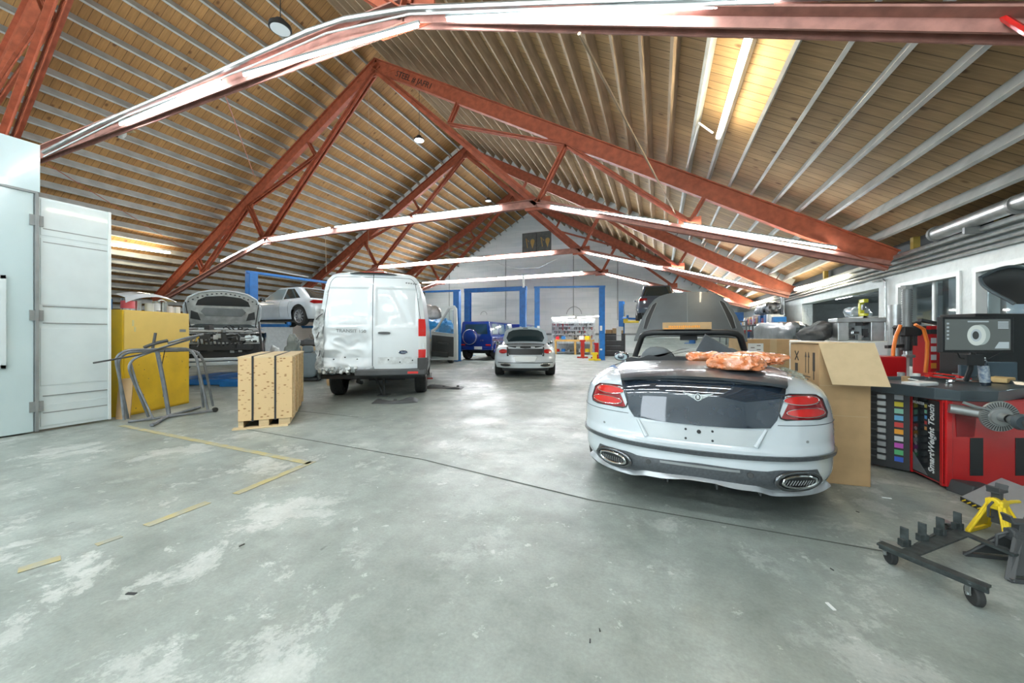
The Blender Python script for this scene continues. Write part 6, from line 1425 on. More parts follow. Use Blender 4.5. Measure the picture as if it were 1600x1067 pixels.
boxobj('annex_cabinet', 'dark brown cabinet deep inside the annex', 'cabinet', (8.6, 15.5, 0), (2.6, 1.0, 1.45), mat('dark_brown', (.05, .04, .03), .6))
# shelves with boxes farther along the right wall
def rack(label, px0, px1, X, tiers, zt, seed, cats):
    y1_ = min(GY - .5, onX(px0, 500, X).y); y0_ = min(onX(px1, 500, X).y, y1_ - 2); r6 = random.Random(seed)
    t = thing('shelving_unit', label, 'shelf', (X, (y0_ + y1_) / 2, 0)); L_ = y1_ - y0_
    for (x, y) in ((-.25, -L_ / 2), (.25, -L_ / 2), (-.25, L_ / 2), (.25, L_ / 2), (-.25, 0)): mb = MB(); mb.bx(x - .03, x + .03, y - .03, y + .03, 0, zt); mb.build('upright', M_MGREY, t)
    zs_ = [zt * (k + 1) / tiers - .03 for k in range(tiers)]
    for z in zs_: mb = MB(); mb.bx(-.28, .28, -L_ / 2, L_ / 2, z, z + .03); mb.build('shelf_board', M_MGREY, t)
    for ti, z in enumerate(zs_[:-1] + zs_[-1:]):
        y = -L_ / 2 + .15; k = 0
        while y < L_ / 2 - .25:
            w_ = r6.uniform(.22, .45); cn, m = cats[r6.randrange(len(cats))]; h_ = r6.uniform(.2, min(.42, zt / tiers - .1))
            boxobj('storage_box', cn + ' box on ' + ('the top', 'tier two', 'tier three', 'tier four')[tiers - 1 - ti] + ' of the ' + label.split(' with')[0], 'box', (X - .02, (y0_ + y1_) / 2 + y + w_ / 2, z + .031), (.4, w_ - .03, h_), m)['group'] = 'boxes on the right wall shelves'
            y += w_ + r6.uniform(0, .12); k += 1
CC = [('white', M_WHITE), ('brown cardboard', M_CARD), ('blue', M_BLUE), ('grey', M_MGREY), ('red and white', M_TAILL), ('pale grey', M_PLATE)]
rack('grey shelving unit with small boxes beside the annex pier', 1162, 1222, 4.1, 3, 1.75, 3, CC)
rack('far shelving unit with blue bins near the gable', 1132, 1156, 3.3, 3, 1.9, 9, [('blue', M_BLUE), ('brown cardboard', M_CARD), ('bright blue', mat('bin_blue', (.02, .22, .6), .4))])
crump_obj('wheel_stack', 'black and silver wheel covers piled on top of the grey shelving unit', 'car part', (4.05, 17.8, 2.12), (.25, 1.1, .22), 0, mat('black_silver', (.35, .38, .40), .3, .5, col2=(.02, .02, .02), vscale=6), 91, .2, 5)
crump_obj('clear_bumper', 'grey translucent bumper skin draped in front of the shelving unit', 'car part', (3.2, 13.0, .9), (.25, 1.5, .38), .1, mat('smoky_plastic', (.16, .19, .20), .3, coat=.5, var=.4), 95, .25, 2)
boxobj('trestle', 'dark trestle under the grey bumper skin', 'trestle', (3.2, 13.0, 0), (.5, 2.4, .89), M_DGREY)
# =================== cartons beside the convertible ===================
# carton with white label
def cbox(label, FL, ang, w, d, h, name='carton'):
    t = thing(name, label, 'box', cam2w(*FL), PSI + ang); mb = MB(); mb.bx(0, w, 0, d, 0, h); mb.build('carton_body', M_CARD, t, bevel=.006); return t
M_TAPE = mat('brown_tape', (.45, .33, .18), .3, coat=.5); M_INK = mat('black_ink', (.04, .035, .03), .7)
c1 = cbox('brown carton with a white label and crumpled tape, left of the open carton', (4.5, 7.25), -.12, 1.0, .6, 1.22)
mb = MB(); mb.bx(.10, .38, -.004, 0, .93, 1.14); mb.build('white_label', M_WHITE, c1)
mb = MB()
for k in range(4): mb.bx(.15 + (k % 2) * .11, .22 + (k % 2) * .11, -.006, -.004, .97 + k * .04, .984 + k * .04)
mb.build('label_print', M_INK, c1)
mb = MB(); mb.bx(.50, .62, -.004, 0, .2, 1.22); mb.bx(.50, .62, -.004, .6, 1.22, 1.223); mb.build('tape', M_TAPE, c1)
c2 = thing('carton', 'tall open brown carton with a folded-out flap and black handling symbols', 'box', cam2w(2.74, 3.31), PSI - math.radians(17.5))
Wc2, Dc2, Hc2 = .37, .62, 1.235
mb = MB(); mb.bx(0, Wc2, 0, Dc2, 0, Hc2 - .005); mb.build('carton_body', M_CARD, c2, bevel=.004)
M_CARDL = mat('pale_cardboard', (.54, .41, .24), .8, var=.08, vscale=12)
mb = MB(); mb.add([(-.01, -.01, Hc2 + .005), (Wc2 + .02, -.01, Hc2 + .01), (Wc2 + .05, -.16, .89), (.03, -.15, .895), (-.01, -.015, Hc2), (Wc2 + .02, -.015, Hc2 + .004), (Wc2 + .05, -.165, .887), (.03, -.155, .892)], [(0, 1, 2, 3), (7, 6, 5, 4), (0, 4, 5, 1), (1, 5, 6, 2), (2, 6, 7, 3), (3, 7, 4, 0)]); mb.build('folded_flap', M_CARDL, c2)
mb = MB(); mb.bx(-.02, Wc2 + .02, .0, Dc2, Hc2, Hc2 + .006); mb.build('top_sheet', M_CARDL, c2)
mb = MB(); mb.bx(0, Wc2 - .02, -.002, 0, .6, .604); mb.bx(.0, Wc2, -.002, 0, .862, .866); mb.build('fold_crease', M_TAPE, c2)
mb = MB()   # symbols on the left face
sx = -.003
def sy_(y0, y1, z0, z1): mb.bx(sx, 0, y0, y1, z0, z1)
for y in (.20, .26): sy_(y, y + .008, .95, 1.10); mb.prism([(y - .012, 1.10), (y + .02, 1.10), (y + .004, 1.15)], lambda a, b: (sx, a, b), lambda a, b: (0, a, b))
sy_(.08, .12, .98, 1.15); sy_(.095, .105, .90, .98); sy_(.17, .32, .915, .922); sy_(.44, .50, .95, 1.03)
mb.bar((sx, .42, 1.06), (sx, .50, 1.15), .003, .01); mb.bar((sx, .50, 1.06), (sx, .42, 1.15), .003, .01)
mb.build('handling_symbols', M_INK, c2)
mb = MB(); mb.patch(ell(.22, .88, .018, .02, 14), lambda a, b, o: Vector((sx - o * .1, a, b)), .1, .002); mb.build('handling_symbol_glass', M_INK, c2)
# =================== wheel balancer (red machine) ===================
BAL = cam2w(3.67, 3.15); ba = thing('wheel_balancer', 'red wheel balancer with weight tray and monitor at the right edge', 'machine', BAL, PSI)
mb = MB(); fp = [(.03, .57), (.10, .35), (0, 0), (1.1, 0), (1.1, .8), (.2, .8)]
mb.prism(fp, lambda a, b: (a, b, .03), lambda a, b: (a, b, .76)); mb.build('machine_body', M_RDPAINT, ba, bevel=.01)
def face(A, B, inset=.0):
    A = Vector((*A, 0)); B = Vector((*B, 0)); u = (B - A); L_ = u.length; u.normalize(); n = Vector((u.y, -u.x, 0))
    return (lambda a, b, o=0: A + u * a + n * (inset + o) + Vector((0, 0, b))), L_
# weight dispenser: slanted black housing between A and B
fw, lw = face((-.10, .60), (.10, .35), .0)
def fbox(mb, f, a0, a1, z0, z1, o0, o1, mi=0):
    vs = [f(a0, z0, o0), f(a1, z0, o0), f(a1, z0, o1), f(a0, z0, o1), f(a0, z1, o0), f(a1, z1, o0), f(a1, z1, o1), f(a0, z1, o1)]
    mb.add(vs, ((0, 3, 2, 1), (4, 5, 6, 7), (0, 1, 5, 4), (1, 2, 6, 5), (2, 3, 7, 6), (3, 0, 4, 7)), mi)
mb = MB(); fbox(mb, fw, 0, lw, .02, .78, -.12, .0); wd = mb.build('weight_dispenser', M_BLACK, ba, bevel=.006)
wc = [(.45, .48, .5), (.75, .62, .03), (.25, .55, .40), (.15, .45, .70), (.65, .06, .05), (.80, .35, .02), (.6, .65, .66), (.50, .08, .45), (.08, .40, .15), (.03, .10, .50)]
for k, c in enumerate(wc):
    z = .69 - k * .066
    mb = MB(); fbox(mb, fw, .205, .265, z, z + .045, 0, .006); mb.build('colour_tab', wp(c), wd)
    if k < 9 or True:
        mb = MB(); fbox(mb, fw, .085, .15, z - .005, z + .04, 0, .028); mb.build('weight_clip', M_GALV, wd, bevel=.006)
        mb = MB(); fbox(mb, fw, .03, .09, z + .01, z + .022, 0, .02); mb.build('clip_slot', M_DGREY, wd)
fg, lg = face((.10, .35), (0, 0), .0)
mb = MB(); fbox(mb, fg, .0, lg, .05, .74, -.01, .008); gp = mb.build('graphic_panel', mat('glossy_black_panel', (.02, .025, .03), .12, coat=1), ba)
mb = MB(); fbox(mb, fg, .0, .02, .03, .76, 0, .014); fbox(mb, fg, lg - .025, lg, .03, .76, 0, .016); mb.build('panel_edge', M_RDPAINT, gp)
mb = MB(); mb.prism([(.03, .06), (.03, .22), (.2, .06)], lambda a, b: fg(a, b, .008), lambda a, b: fg(a, b, .0095)); mb.build('grey_sweep', M_GALV, gp)
text('SmartWeight Touch', .085, lambda a, b, z: fg(.245 - b, .10 + .30 + a, .011 + z), 'panel_lettering', M_WHITE, gp, .001, bold=.002, shear=.2, xs=.86)
text('HUNTER', .034, lambda a, b, z: fg(.10 + a, .69 + b, .011 + z), 'panel_lettering', M_WHITE, gp, .001, bold=.001)
for k in range(4):
    mb = MB(); mb.patch(ell(.065, .35 - k * .07 + .1, .018, .018, 12), lambda a, b, o: fg(a, b, .0105 + o * .2), .1, .002); mb.build('panel_icon', M_GALV, gp)
for k, c in enumerate(((.6, .5, .1), (.2, .5, .35), (.1, .3, .6), (.4, .05, .05), (.6, .3, .1))):
    mb = MB(); fbox(mb, fg, .165, .19, .66 - k * .05, .69 - k * .05, .008, .010); mb.build('printed_swatch', wp(c), gp)
# front face details
ff, lf = face((0, 0), (1.1, 0), .0)
for q in (.215, .60): mb = MB(); fbox(mb, ff, q, q + .11, .12, .44, 0, .004); mb.build('front_slot', M_BLACK, ba)
mb = MB(); mb.prism([(.09, .66), (.27, .66), (.25, .45), (.10, .45)], lambda a, b: ff(a, b, .0), lambda a, b: ff(a, b, .004)); mb.build('front_recess', mat('recess_shade_red', (.22, .008, .01), .4), ba)  # flat plate, the shade of a recess put into a darker red
mb = MB(); fbox(mb, ff, -.005, .05, .03, .76, 0, .02); mb.build('corner_post', M_RDPAINT, ba, bevel=.006)
mb = MB(); mb.prism([(0, 0), (.45, 0), (.28, .07), (.03, .10)], lambda a, b: ff(a, b, .0), lambda a, b: ff(a, b, .18)); mb.build('machine_foot', M_DGREY, ba, bevel=.01)
# tray
M_TRAY = mat('grey_tray_plastic', (.055, .075, .085), .38, coat=.2, var=.2)
tp = [(.18 - .06, .85), (-.16, .62), (-.06, .02), (.06, -.06), (.32, -.10), (1.3, .28), (1.3, .95)]
def off_poly(p, k): cx = sum(a for a, b in p) / len(p); cy = sum(b for a, b in p) / len(p); return [(cx + (a - cx) * k, cy + (b - cy) * k) for a, b in p]
mb = MB(); mb.prism(tp, lambda a, b: (a, b, .76), lambda a, b: (a, b, .83)); 
inn = off_poly(tp, .92); n = len(tp)
vs = [(a, b, .78) for a, b in tp] + [(a, b, .862 - .012 * (1 if i in (3, 4) else 0)) for i, (a, b) in enumerate(off_poly(tp, 1.02))] + [(a, b, .862 - .012 * (1 if i in (3, 4) else 0)) for i, (a, b) in enumerate(off_poly(tp, .95))] + [(a, b, .83) for a, b in inn]
fs = []
for i in range(n):
    j = (i + 1) % n
    for l in range(3): fs.append((l * n + i, l * n + j, (l + 1) * n + j, (l + 1) * n + i))
mb.add(vs, fs); mb.build('weight_tray', M_TRAY, ba, bevel=.006)
# shaft, ticked flange, cone, hood arm
S0_ = Vector((.24, -.08, .67)); sd = Vector((-.30, -.95, -.03)).normalized()
mb = MB(); mb.cyl(S0_ - Vector((.25, -.04, -.03)), S0_ + sd * .12, .038, .042, 20); mb.build('shaft_housing', M_GALV, ba, smooth=True, auto=40)
R_ = sd.to_track_quat('Z', 'Y').to_matrix(); C0 = S0_ + sd * .13
def onflange(r, a, z): return C0 + R_ @ Vector((r * math.cos(a), r * math.sin(a), z))
mb = MB()
prof = [(.001, -.015), (.118, -.015), (.122, -.008), (.118, .004), (.07, .008), (.065, .02), (.035, .024), (.034, .08)]
vs = [onflange(r, 2 * PI * j / 40, z) for r, z in prof for j in range(40)]; fs = [(i * 40 + j, i * 40 + (j + 1) % 40, (i + 1) * 40 + (j + 1) % 40, (i + 1) * 40 + j) for i in range(len(prof) - 1) for j in range(40)]
mb.add(vs, fs); flg = mb.build('backing_flange', mat('dull_alloy', (.36, .38, .37), .4, .6, var=.2), ba, smooth=True, auto=40)
mb = MB()
for k in range(40): a = 2 * PI * k / 40; mb.bar(onflange(.078, a, .0095), onflange(.115, a, .0065), .0035, .003, up=sd)
mb.build('scale_ticks', M_BLACK, flg)
mb = MB(); mb.cyl(C0 + sd * .08, C0 + sd * .34, .02, .02, 12); mb.build('threaded_shaft', M_DGREY, ba, smooth=True)
mb = MB(); mb.cyl(C0 + sd * .09, C0 + sd * .17, .03, .062, 24); mb.cyl(C0 + sd * .17, C0 + sd * .20, .062, .05, 24); mb.build('centring_cone', mat('dark_rubber_cone', (.07, .09, .10), .3, coat=.4), ba, smooth=True, auto=40)
mb = MB(); mb.cyl(C0 + sd * .24, C0 + sd * .30, .045, .04, 16); mb.tube([C0 + sd * .27, C0 + sd * .27 + Vector((0, 0, .09)), C0 + sd * .27 + Vector((-.05, 0, .10))], .014, 8); mb.build('wing_nut', M_DGREY, ba, smooth=True)
mb = MB(); mb.tube([Vector((-.0, -.13, .765)), Vector((.06, -.17, .735)), Vector((.14, -.19, .715)), Vector((.22, -.18, .73)), Vector((.3, -.14, .745))], .011, 8); mb.build('caliper_arm', M_GALV, ba, smooth=True)
# monitor on its stand
m0 = at(1474, 495, 3.45) ; m1 = at(1583, 551, 3.45); mc = (m0 + m1) / 2 
mon = thing('monitor', 'wide monitor showing a tyre picture above the wheel balancer tray', 'monitor', (mc.x, mc.y, mc.z), PSI - .02)
mw2 = (m1 - m0); hw = math.hypot(mw2.x, mw2.y) / 2; hh = abs(mw2.z) / 2
mb = MB(); mb.bx(-hw, hw, 0, .05, -hh, hh); mb.build('bezel', M_BLACK, mon, bevel=.006)
M_SCR = mat('screen_dark', (.03, .035, .035), .3, emit=(.10, .12, .115), estr=.45)
mb = MB(); mb.bx(-hw + .022, hw - .035, -.003, 0, -hh + .025, hh - .022); scn = mb.build('screen', M_SCR, mon)
ML = lambda n, c, e: mat('screen_' + n, tuple(q * .1 for q in c), .3, emit=c, estr=e * .45)
c_ty = ML('tyre', (.62, .72, .68), .9); c_ty2 = ML('tyre_shadow', (.40, .50, .48), .8); c_hub = ML('rim', (.10, .12, .12), .5); c_ui = ML('buttons', (.45, .55, .58), .9)
def disc(cx, cz, a, b, y, m, name): mb = MB(); mb.patch(ell(cx, cz, a, b, 30), lambda p, q, o: Vector((p, y - o * .1, q)), .2, .002); mb.build(name, m, scn)
disc(.02, -.0, .085, .095, -.0035, c_ty2, 'tyre_tread'); disc(-.02, -.005, .085, .095, -.0045, c_ty, 'tyre_wall'); disc(-.025, -.005, .05, .058, -.0052, c_ui, 'rim_edge'); disc(-.03, -.005, .03, .038, -.0058, c_hub, 'rim_hole')
mb = MB(); mb.bx(-.10, .09, -.004, -.003, hh - .05, hh - .038)
for k in range(4): mb.bx(hw - .15, hw - .055, -.004, -.003, hh - .055 - k * .018, hh - .044 - k * .018)
for k in range(5): mb.bx(-hw + .035, -hw + .055, -.004, -.003, hh - .07 - k * .035, hh - .055 - k * .035)
mb.prism([(hw - .18, -hh + .04), (hw - .05, -hh + .04), (hw - .05, -hh + .10), (hw - .14, -hh + .10)], lambda a, b: (a, -.004, b), lambda a, b: (a, -.003, b)); mb.build('screen_buttons', c_ui, scn)
mb = MB(); mb.tube([(.0, .04, -hh), (0, .06, -hh - .16), (.03, .12, .875 - mc.z)], .02, 8); mb.bx(-.08, .08, .02, .12, -hh - .12, -hh - .02); mb.build('monitor_stand', M_BLACK, mon, smooth=True, auto=30)
mb = MB(); mb.tube([(-.16, .03, -hh + .01), (-.12, .04, -hh - .05), (-.02, .05, -hh - .07), (.15, .04, -hh - .06), (.25, .03, -hh + .0)], .006, 6); mb.build('monitor_cable', M_BLACK, mon, smooth=True)
# things in the tray
def trayp(px, py, z=.80): return gnd(px, py, z + .03)
p = trayp(1437, 603); boxobj('manual_booklet', 'white booklet lying in the balancer tray', 'booklet', (p.x, p.y, .836), (.26, .14, .035), M_WHITE, PSI + .25)
p = trayp(1548, 598); boxobj('small_carton', 'small open tan carton in the balancer tray right of the spray can', 'box', (p.x + .1, p.y + .05, .836), (.22, .14, .05), mat('tan_card', (.66, .48, .22), .7), PSI + .4)
p = trayp(1540, 603); t = thing('spray_can', 'tall dark spray can with white cap standing in the tray before the monitor', 'spray can', (p.x, p.y, .836), PSI); t.rotation_euler = (.0, -.12, PSI)
mb = MB(); mb.lathe([(.034, 0), (.035, .004), (.035, .215), (.026, .235), (.018, .238)], 20); mb.build('can_body', M_CARBLK, t, smooth=True, auto=40)
mb = MB(); mb.lathe([(.0355, .03), (.0355, .19)], 20); mb.build('can_label', mat('can_label_blue', (.14, .20, .28), .4, col2=(.45, .5, .52), vscale=40), t, smooth=True)
mb = MB(); mb.lathe([(.018, .238), (.022, .242), (.02, .265), (.001, .267)], 16); mb.build('can_cap', M_WHITE, t, smooth=True)
tn = [('chrome socket wrench', M_CHROME), ('black pliers', M_BLACK), ('grey wheel weight hammer', M_MGREY), ('red-handled screwdriver', M_TAILL)]
for k in range(27):
    px = 1462 + (k % 9) * 9 + rnd.uniform(-3, 3); py = 586 + (k // 9) * 6 + rnd.uniform(-2, 2); p = trayp(px, py); nm, m = tn[k % 4]; mb = MB(); L_ = rnd.uniform(.12, .26)
    mb.tube([(-L_ / 2, 0, .008), (L_ / 2, 0, .008)], [.008, .012], 6); mb.box((L_ / 2, 0, .01), (.045, .04, .022)); o = mb.build('hand_tool', m, None); o.location = (p.x, p.y, .842 + (k % 4) * .012); o.rotation_euler = (0, 0, rnd.uniform(0, 3)); tag(o, nm + ' in the jumble of tools in the balancer tray', 'tool', 'tools in the balancer tray')
for (px, py, m, lb) in ((1408, 590, M_GALV, 'round steel cup at the back left of the balancer tray'), (1415, 597, M_CARD, 'small brown bottle at the left of the balancer tray'), (1432, 592, M_WHITE, 'white roll in the balancer tray')):
    p = trayp(px, py); mb = MB(); mb.lathe([(.03, 0), (.032, .05), (.024, .055), (.001, .055)], 16); o = mb.build('cup', m, None, smooth=True); o.location = (p.x, p.y, .836); tag(o, lb, 'cup')
mb = MB(); p = trayp(1428, 600); mb.tube([p + Vector((.03 * math.cos(a) , .06 * math.sin(a), .012 + .002 * k)) for k, a in enumerate([2 * PI * i / 12 for i in range(20)])], .006, 6); tag(mb.build('cable', M_PLATE, None, smooth=True), 'coiled pale cable beside the booklet in the tray', 'cable')
# wheel guard hood
gd = thing('wheel_guard', 'black curved plastic wheel guard at the right edge above the monitor', 'guard', at(1600, 455, 3.3), PSI)
mb = MB()
def gfn(u, v):
    a = lerp(-.2, 1.9, v); return Vector((lerp(-.24, .35, u) + .05 * v, .12 * math.cos(a * 1.2), .14 - .26 * v + .10 * math.sin(u * PI) * (1 - v)))
mb.grid(gfn, 16, 12); mb.grid(lambda u, v: gfn(u, v) + Vector((.01, .025, .01)), 16, 12); mb.build('guard_shell', M_BLACK, gd, smooth=True)
mb = MB(); mb.tube([gfn(i / 16, 0) for i in range(17)], .015, 8); mb.tube([gfn(0, i / 12) for i in range(13)], .014, 8); mb.build('guard_rim', M_TRAY, gd, smooth=True)
mb = MB(); mb.tube([(.25, .05, -.05), (.42, .10, -.1), (.46, .12, 1.0 - gd.location.z - .2)], .03, 8); mb.build('guard_arm', M_BLACK, gd)
# dark units behind the monitor
boxobj('alignment_console', 'black console cabinet behind the monitor at the right edge', 'cabinet', cam2w(5.5, 4.3), (.7, .35, 1.55), M_BLACK, PSI)
boxobj('grey_panel', 'blue grey metal panel below the right end of the monitor', 'panel', cam2w(5.15, 4.02), (.62, .03, 1.02), mat('slate_blue_metal', (.09, .14, .18), .4), PSI)
for k, (px, lb) in enumerate(((1543, 'tall grey cylinder seen through the right window'), (1558, 'tall black cylinder seen through the right window'))):
    p = onX(px, 460, 5.2); mb = MB(); mb.cyl((p.x, p.y, 1.2), (p.x, p.y, 2.18), .1, .1, 20); mb.cyl((p.x, p.y, 0.0), (p.x, p.y, 1.2), .11, .11, 20); tag(mb.build('gas_cylinder', (M_MGREY, M_BLACK)[k], None, smooth=True, auto=40), lb, 'cylinder')
# =================== tyre changer behind the tray ===================
tc0 = cam2w(5.15, 4.9); tch = thing('tyre_changer', 'red tyre changer with black column and orange hoses by the window', 'machine', tc0, PSI)
def tl(px, py, d): return at(px, py, d) - Vector((tc0.x, tc0.y, 0))
RI = Matrix.Rotation(-PSI, 3, 'Z')
def tq(px, py, d): return RI @ tl(px, py, d)
a = tq(1417, 452, 4.9); b = tq(1417, 515, 4.9); c = tq(1416, 548, 4.9)
mb = MB(); mb.cyl(a, b, .045, .045, 18)
for k in range(18): z = lerp(b.z, a.z, k / 18); mb.cyl((a.x, a.y, z), (a.x, a.y, z + .014), .053, .053, 18)
mb.cyl(a, a + Vector((0, 0, .05)), .06, .06, 6); mb.build('ribbed_column', M_MGREY, tch, smooth=True, auto=30)
mb = MB(); mb.cyl(b, c, .065, .055, 18); mb.box(b + Vector((0, 0, -.02)), (.22, .16, .12)); mb.build('column_sleeve', M_BLACK, tch, bevel=.01)
mb = MB(); mb.cyl(c, c + Vector((0, 0, -.06)), .03, .03, 12); mb.box(c + Vector((.03, 0, -.07)), (.13, .06, .04)); mb.build('mount_head', M_GALV, tch, bevel=.008)
a2 = tq(1400, 476, 5.3); mb = MB(); mb.cyl(a2, a2 + Vector((0, 0, -.75)), .085, .085, 20); mb.build('air_cylinder', M_GALV, tch, smooth=True, auto=40)
t0 = tq(1455, 515, 5.0); t1 = tq(1455, 580, 5.0)
mb = MB(); mb.bx(t0.x - .14, t0.x + .14, t0.y - .12, t0.y + .12, 0, t0.z); mb.build('red_tower', M_RDPAINT, tch, bevel=.03)
mb = MB(); mb.bx(t0.x - .16, t0.x + .22, t0.y - .13, t0.y + .13, t0.z - .06, t0.z); mb.bx(t0.x - .4, t0.x + .1, t0.y - .05, t0.y + .05, t0.z - .03, t0.z + .05); mb.build('tower_cap', M_BLACK, tch, bevel=.01)
mb = MB(); mb.bx(t0.x - .12, t0.x + .12, t0.y - .1, t0.y + .1, t0.z, t0.z + .05); mb.build('tower_top', M_RDPAINT, tch, bevel=.01)
for k in range(4): mb = MB(); mb.bx(t0.x - .14, t0.x - .07, t0.y - .123, t0.y - .12, 1.26 - k * .11 - .06, 1.33 - k * .11 - .06); mb.build('warning_sticker', (M_WHITE, M_WHITE, M_WHITE, mat('orange_label', (.8, .3, .03), .5))[k], tch)
M_HOSE = mat('orange_hose', (.75, .20, .03), .4)
for pts in (((1407, 508), (1400, 525), (1396, 545), (1395, 562)), ((1430, 507), (1443, 514), (1449, 535), (1448, 560), (1446, 582))):
    mb = MB(); q = [tq(px, py, 4.75) for px, py in pts]; mb.tube(q, .02, 8); mb.build('orange_hose', M_HOSE, tch, smooth=True)
q = tq(1396, 562, 4.75); mb = MB(); mb.cyl(q + Vector((0, 0, .05)), q + Vector((0, 0, -.07)), .022, .018, 10); mb.build('hose_nozzle', M_BLACK, tch, smooth=True)
for (p, q2) in (((1385, 542), (1412, 540)), ((1398, 510), (1410, 520)), ((1425, 508), (1436, 504)), ((1428, 520), (1428, 540)), ((1437, 500), (1475, 508))): mb = MB(); mb.bar(tq(*p, 4.9), tq(*q2, 4.9), .05, .04); mb.build('control_arm', M_BLACK, tch)
r0 = tq(1368, 557, 4.6); r1 = tq(1418, 587, 4.6); mb = MB(); mb.bx(r0.x - .1, r1.x, r0.y, r0.y + .5, .15, r0.z); mb.build('red_base', M_RDPAINT, tch, bevel=.02)
mb = MB(); mb.bx(r0.x - .05, t0.x, r0.y + .02, t0.y, 0, .2); mb.build('machine_foot', M_BLACK, tch)
# timber leaning by window
mb = MB(); mb.bar(at(1470, 545, 4.6), at(1486, 583, 4.4), .04, .03); o = tag(mb.build('timber_lath', M_PLY2, None), 'thin pale lath leaning between the red tower and the tray', 'lath')
# =================== floor things at lower right ===================
# wheel dolly frame
FZ = .125
dl = thing('wheel_dolly', 'low black steel dolly frame with four upright tabs and casters', 'dolly', gnd(1450, 870), 0); dinv = dl.location.copy()
gd_ = lambda px, py, z=FZ: gnd(px, py, z) - dinv
A0 = gd_(1374, 848); A1 = gd_(1545, 918); B0_ = gd_(1416, 866); B1_ = gd_(1502, 833); D1_ = gd_(1590, 868)
M_DOLLY = mat('chipped_black_steel', (.07, .085, .085), .5, .4, var=.5, vscale=25)
mb = MB(); mb.bar(A0, A1, .055, .012); mb.bar(A0 + Vector((0, 0, -.015)), A1 + Vector((0, 0, -.015)), .012, .03); mb.build('long_rail', M_DOLLY, dl)
mb = MB(); mb.bar(B0_, B1_, .065, .010); mb.build('cross_plate', M_DOLLY, dl)
mb = MB(); mb.bar(gd_(1480, 822), D1_, .045, .012); mb.build('long_rail', M_DOLLY, dl)
mb = MB(); mb.bar(gd_(1430, 852), gd_(1482, 823), .012, .012); mb.build('thin_rod', M_DOLLY, dl)
u_ = (B1_ - B0_).normalized()
for (px, py, t_) in ((1413, 853, 0), (1441, 845, .33), (1469, 836, .68), (1496, 827, 1)):
    p = gd_(px, py); p.z = FZ; mb = MB(); nn = Vector((-u_.y, u_.x, 0)); mb.bar(p + Vector((0, 0, .0)), p + Vector((0, 0, .105)), .010, .036, up=(nn.x * .0 + (A1 - A0).normalized().x, (A1 - A0).normalized().y, 0)); mb.box(p + Vector((.0, 0, .02)), (.05, .03, .04), PSI); mb.build('upright_tab', M_DOLLY, dl, bevel=.003)
for (px, py) in ((1391, 880), (1523, 945), (1476, 842)):
    p = gnd(px, py) - dinv; p.z = 0; mb = MB(); mb.lathe([(.018, -.016), (.044, -.016), (.05, -.010), (.05, .010), (.044, .016), (.018, .016)], 24, p + Vector((0, 0, .05)), 'X'); cw = mb.build('caster_wheel', M_RUBBER, dl, smooth=True, auto=35)
    cw_m = MB(); q = p + Vector((.02, 0, .05)); cw_m.bar(q + Vector((-.045, 0, -.0)), q + Vector((-.045, 0, .065)), .004, .035, up=(0, 1, 0)); cw_m.bar(q + Vector((.005, 0, 0)), q + Vector((.005, 0, .065)), .004, .035, up=(0, 1, 0)); cw_m.box(q + Vector((-.02, 0, .064)), (.07, .06, .005)); cw_m.cyl(q + Vector((-.05, 0, 0)), q + Vector((.01, 0, 0)), .008, .008, 8); cw_m.build('caster_fork', M_GALV, cw)
# jack stands
def jack_stand(name, label, loc, rz, m, h=.30, bw=.13, head=M_DGREY):
    t = thing(name, label, 'jack stand', loc, rz)
    for sx_, sy2 in ((1, 1), (1, -1), (-1, 1), (-1, -1)):
        mb = MB(); mb.bar((sx_ * bw, sy2 * bw * .8, .008), (sx_ * .03, sy2 * .028, h * .72), .035, .012, up=(sx_, sy2, 0)); mb.build('leg', m, t, bevel=.003)
    for q in (-1, 1):
        mb = MB(); mb.prism([(-bw * .92, .035), (bw * .92, .035), (.045, h * .72), (-.045, h * .72)], lambda a, b: (a, q * (bw * .8 * (1 - (b / h) * .95)), b), lambda a, b: (a, q * (bw * .8 * (1 - (b / h) * .95)) + .006 * q, b)); mb.build('side_plate', m, t)
        mb = MB(); mb.bar((-bw, q * bw * .8, .012), (bw, q * bw * .8, .012), .02, .02); mb.build('foot_rail', m, t)
    mb = MB(); mb.bx(-.04, .04, -.04, .04, h * .62, h * .84); mb.cyl((-.045, 0, h * .78), (.045, 0, h * .78), .03, .03, 16); mb.build('collar', m, t, bevel=.008)
    mb = MB(); mb.bx(-.016, .016, -.022, .022, h * .3, h); mb.bx(-.05, .05, -.03, .03, h, h + .015); mb.bar((-.045, 0, h + .01), (-.058, 0, h + .045), .055, .012, up=(1, 0, 0)); mb.bar((.045, 0, h + .01), (.058, 0, h + .045), .055, .012, up=(1, 0, 0)); mb.build('saddle_post', head, t, bevel=.003)
    mb = MB(); mb.tube([(.04, -.02, h * .76), (.10, -.03, h * .78), (.17, -.03, h * .75)], .011, 8); mb.build('ratchet_handle', m, t, smooth=True)
    mb = MB(); mb.tube([(-.05, 0, h * .8), (-.10, 0, h * .72), (-.10, 0, h * .5), (-.05, 0, h * .45)], .007, 6); mb.build('carry_loop', M_DGREY, t, smooth=True)
    return t
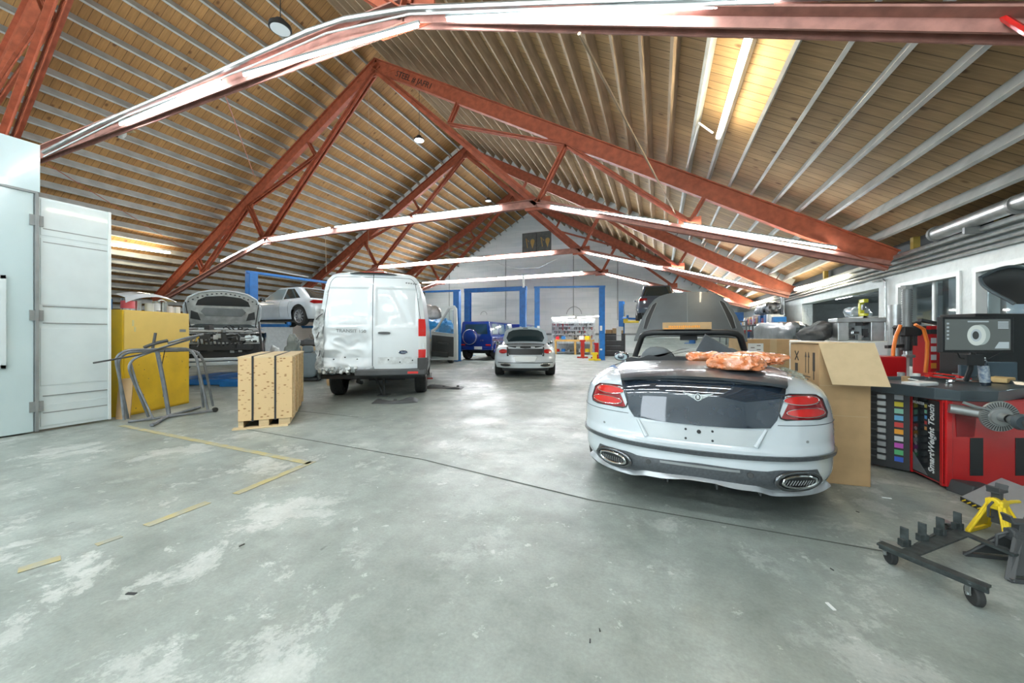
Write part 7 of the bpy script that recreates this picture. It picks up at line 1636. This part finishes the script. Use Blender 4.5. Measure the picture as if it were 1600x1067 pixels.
p = gnd(1558, 838); jack_stand('jack_stand', 'small yellow jack stand on the floor behind the black one', p, PSI + .3, mat('bright_yellow', (.8, .58, .02), .4), .29, .11)
p = gnd(1592, 893); t = jack_stand('jack_stand', 'black jack stand with a yellow label at the right edge', p, PSI - .2, M_DGREY, .27, .15)
mb = MB(); mb.bx(.02, .09, -.145, -.14, .08, .16); mb.build('yellow_label', mat('bright_yellow', (.8, .58, .02), .4), t)
# grey ramp plate with yellow stripe
rp0 = gnd(1502, 783); rp1 = gnd(1600, 832); rp_ = thing('wheel_lift_plate', 'sloping grey steel plate with yellow black edge before the red machine', 'plate', rp0, math.atan2((rp1 - rp0).y, (rp1 - rp0).x))
mb = MB(); mb.add([(0, 0, .04), (.7, 0, .04), (.7, .22, .22), (.02, .22, .22), (0, 0, .0), (.7, 0, .0), (.7, .24, .0), (.02, .24, .0)], [(0, 1, 2, 3), (4, 7, 6, 5), (0, 4, 5, 1), (1, 5, 6, 2), (2, 6, 7, 3), (3, 7, 4, 0)])
mb.build('plate_body', mat('scuffed_grey_plate', (.30, .32, .33), .45, .2, var=.2), rp_, bevel=.004)
mb = MB(); mb.bx(0, .7, -.006, 0, .004, .036); e_ = mb.build('edge_strip', M_BLACK, rp_)
for k in range(9): mb = MB(); mb.bar((.02 + k * .045, -.008, .01), (.05 + k * .045, -.008, .03), .004, .008); mb.build('yellow_dash', mat('bright_yellow', (.8, .58, .02), .4), e_)
# debris flecks on the floor
for k, (px, py, s) in enumerate(((205, 928, .05), (590, 762, .015), (922, 1002, .02), (937, 985, .015), (1298, 948, .05), (1300, 890, .02), (378, 852, .03), (1385, 778, .06), (1340, 800, .02))):
    p = gnd(px, py); mb = MB(); mb.box((0, 0, .0025), (s, s * .3, .004), rnd.uniform(0, 3)); o = mb.build('floor_debris', (M_BLACK, M_WHITE, M_DGREY)[k % 3], None); o.location = p; tag(o, ('dark scrap', 'white chip', 'dark rubber scrap')[k % 3] + ' lying on the bare concrete floor', 'debris', 'debris on the floor %d' % (k % 3))
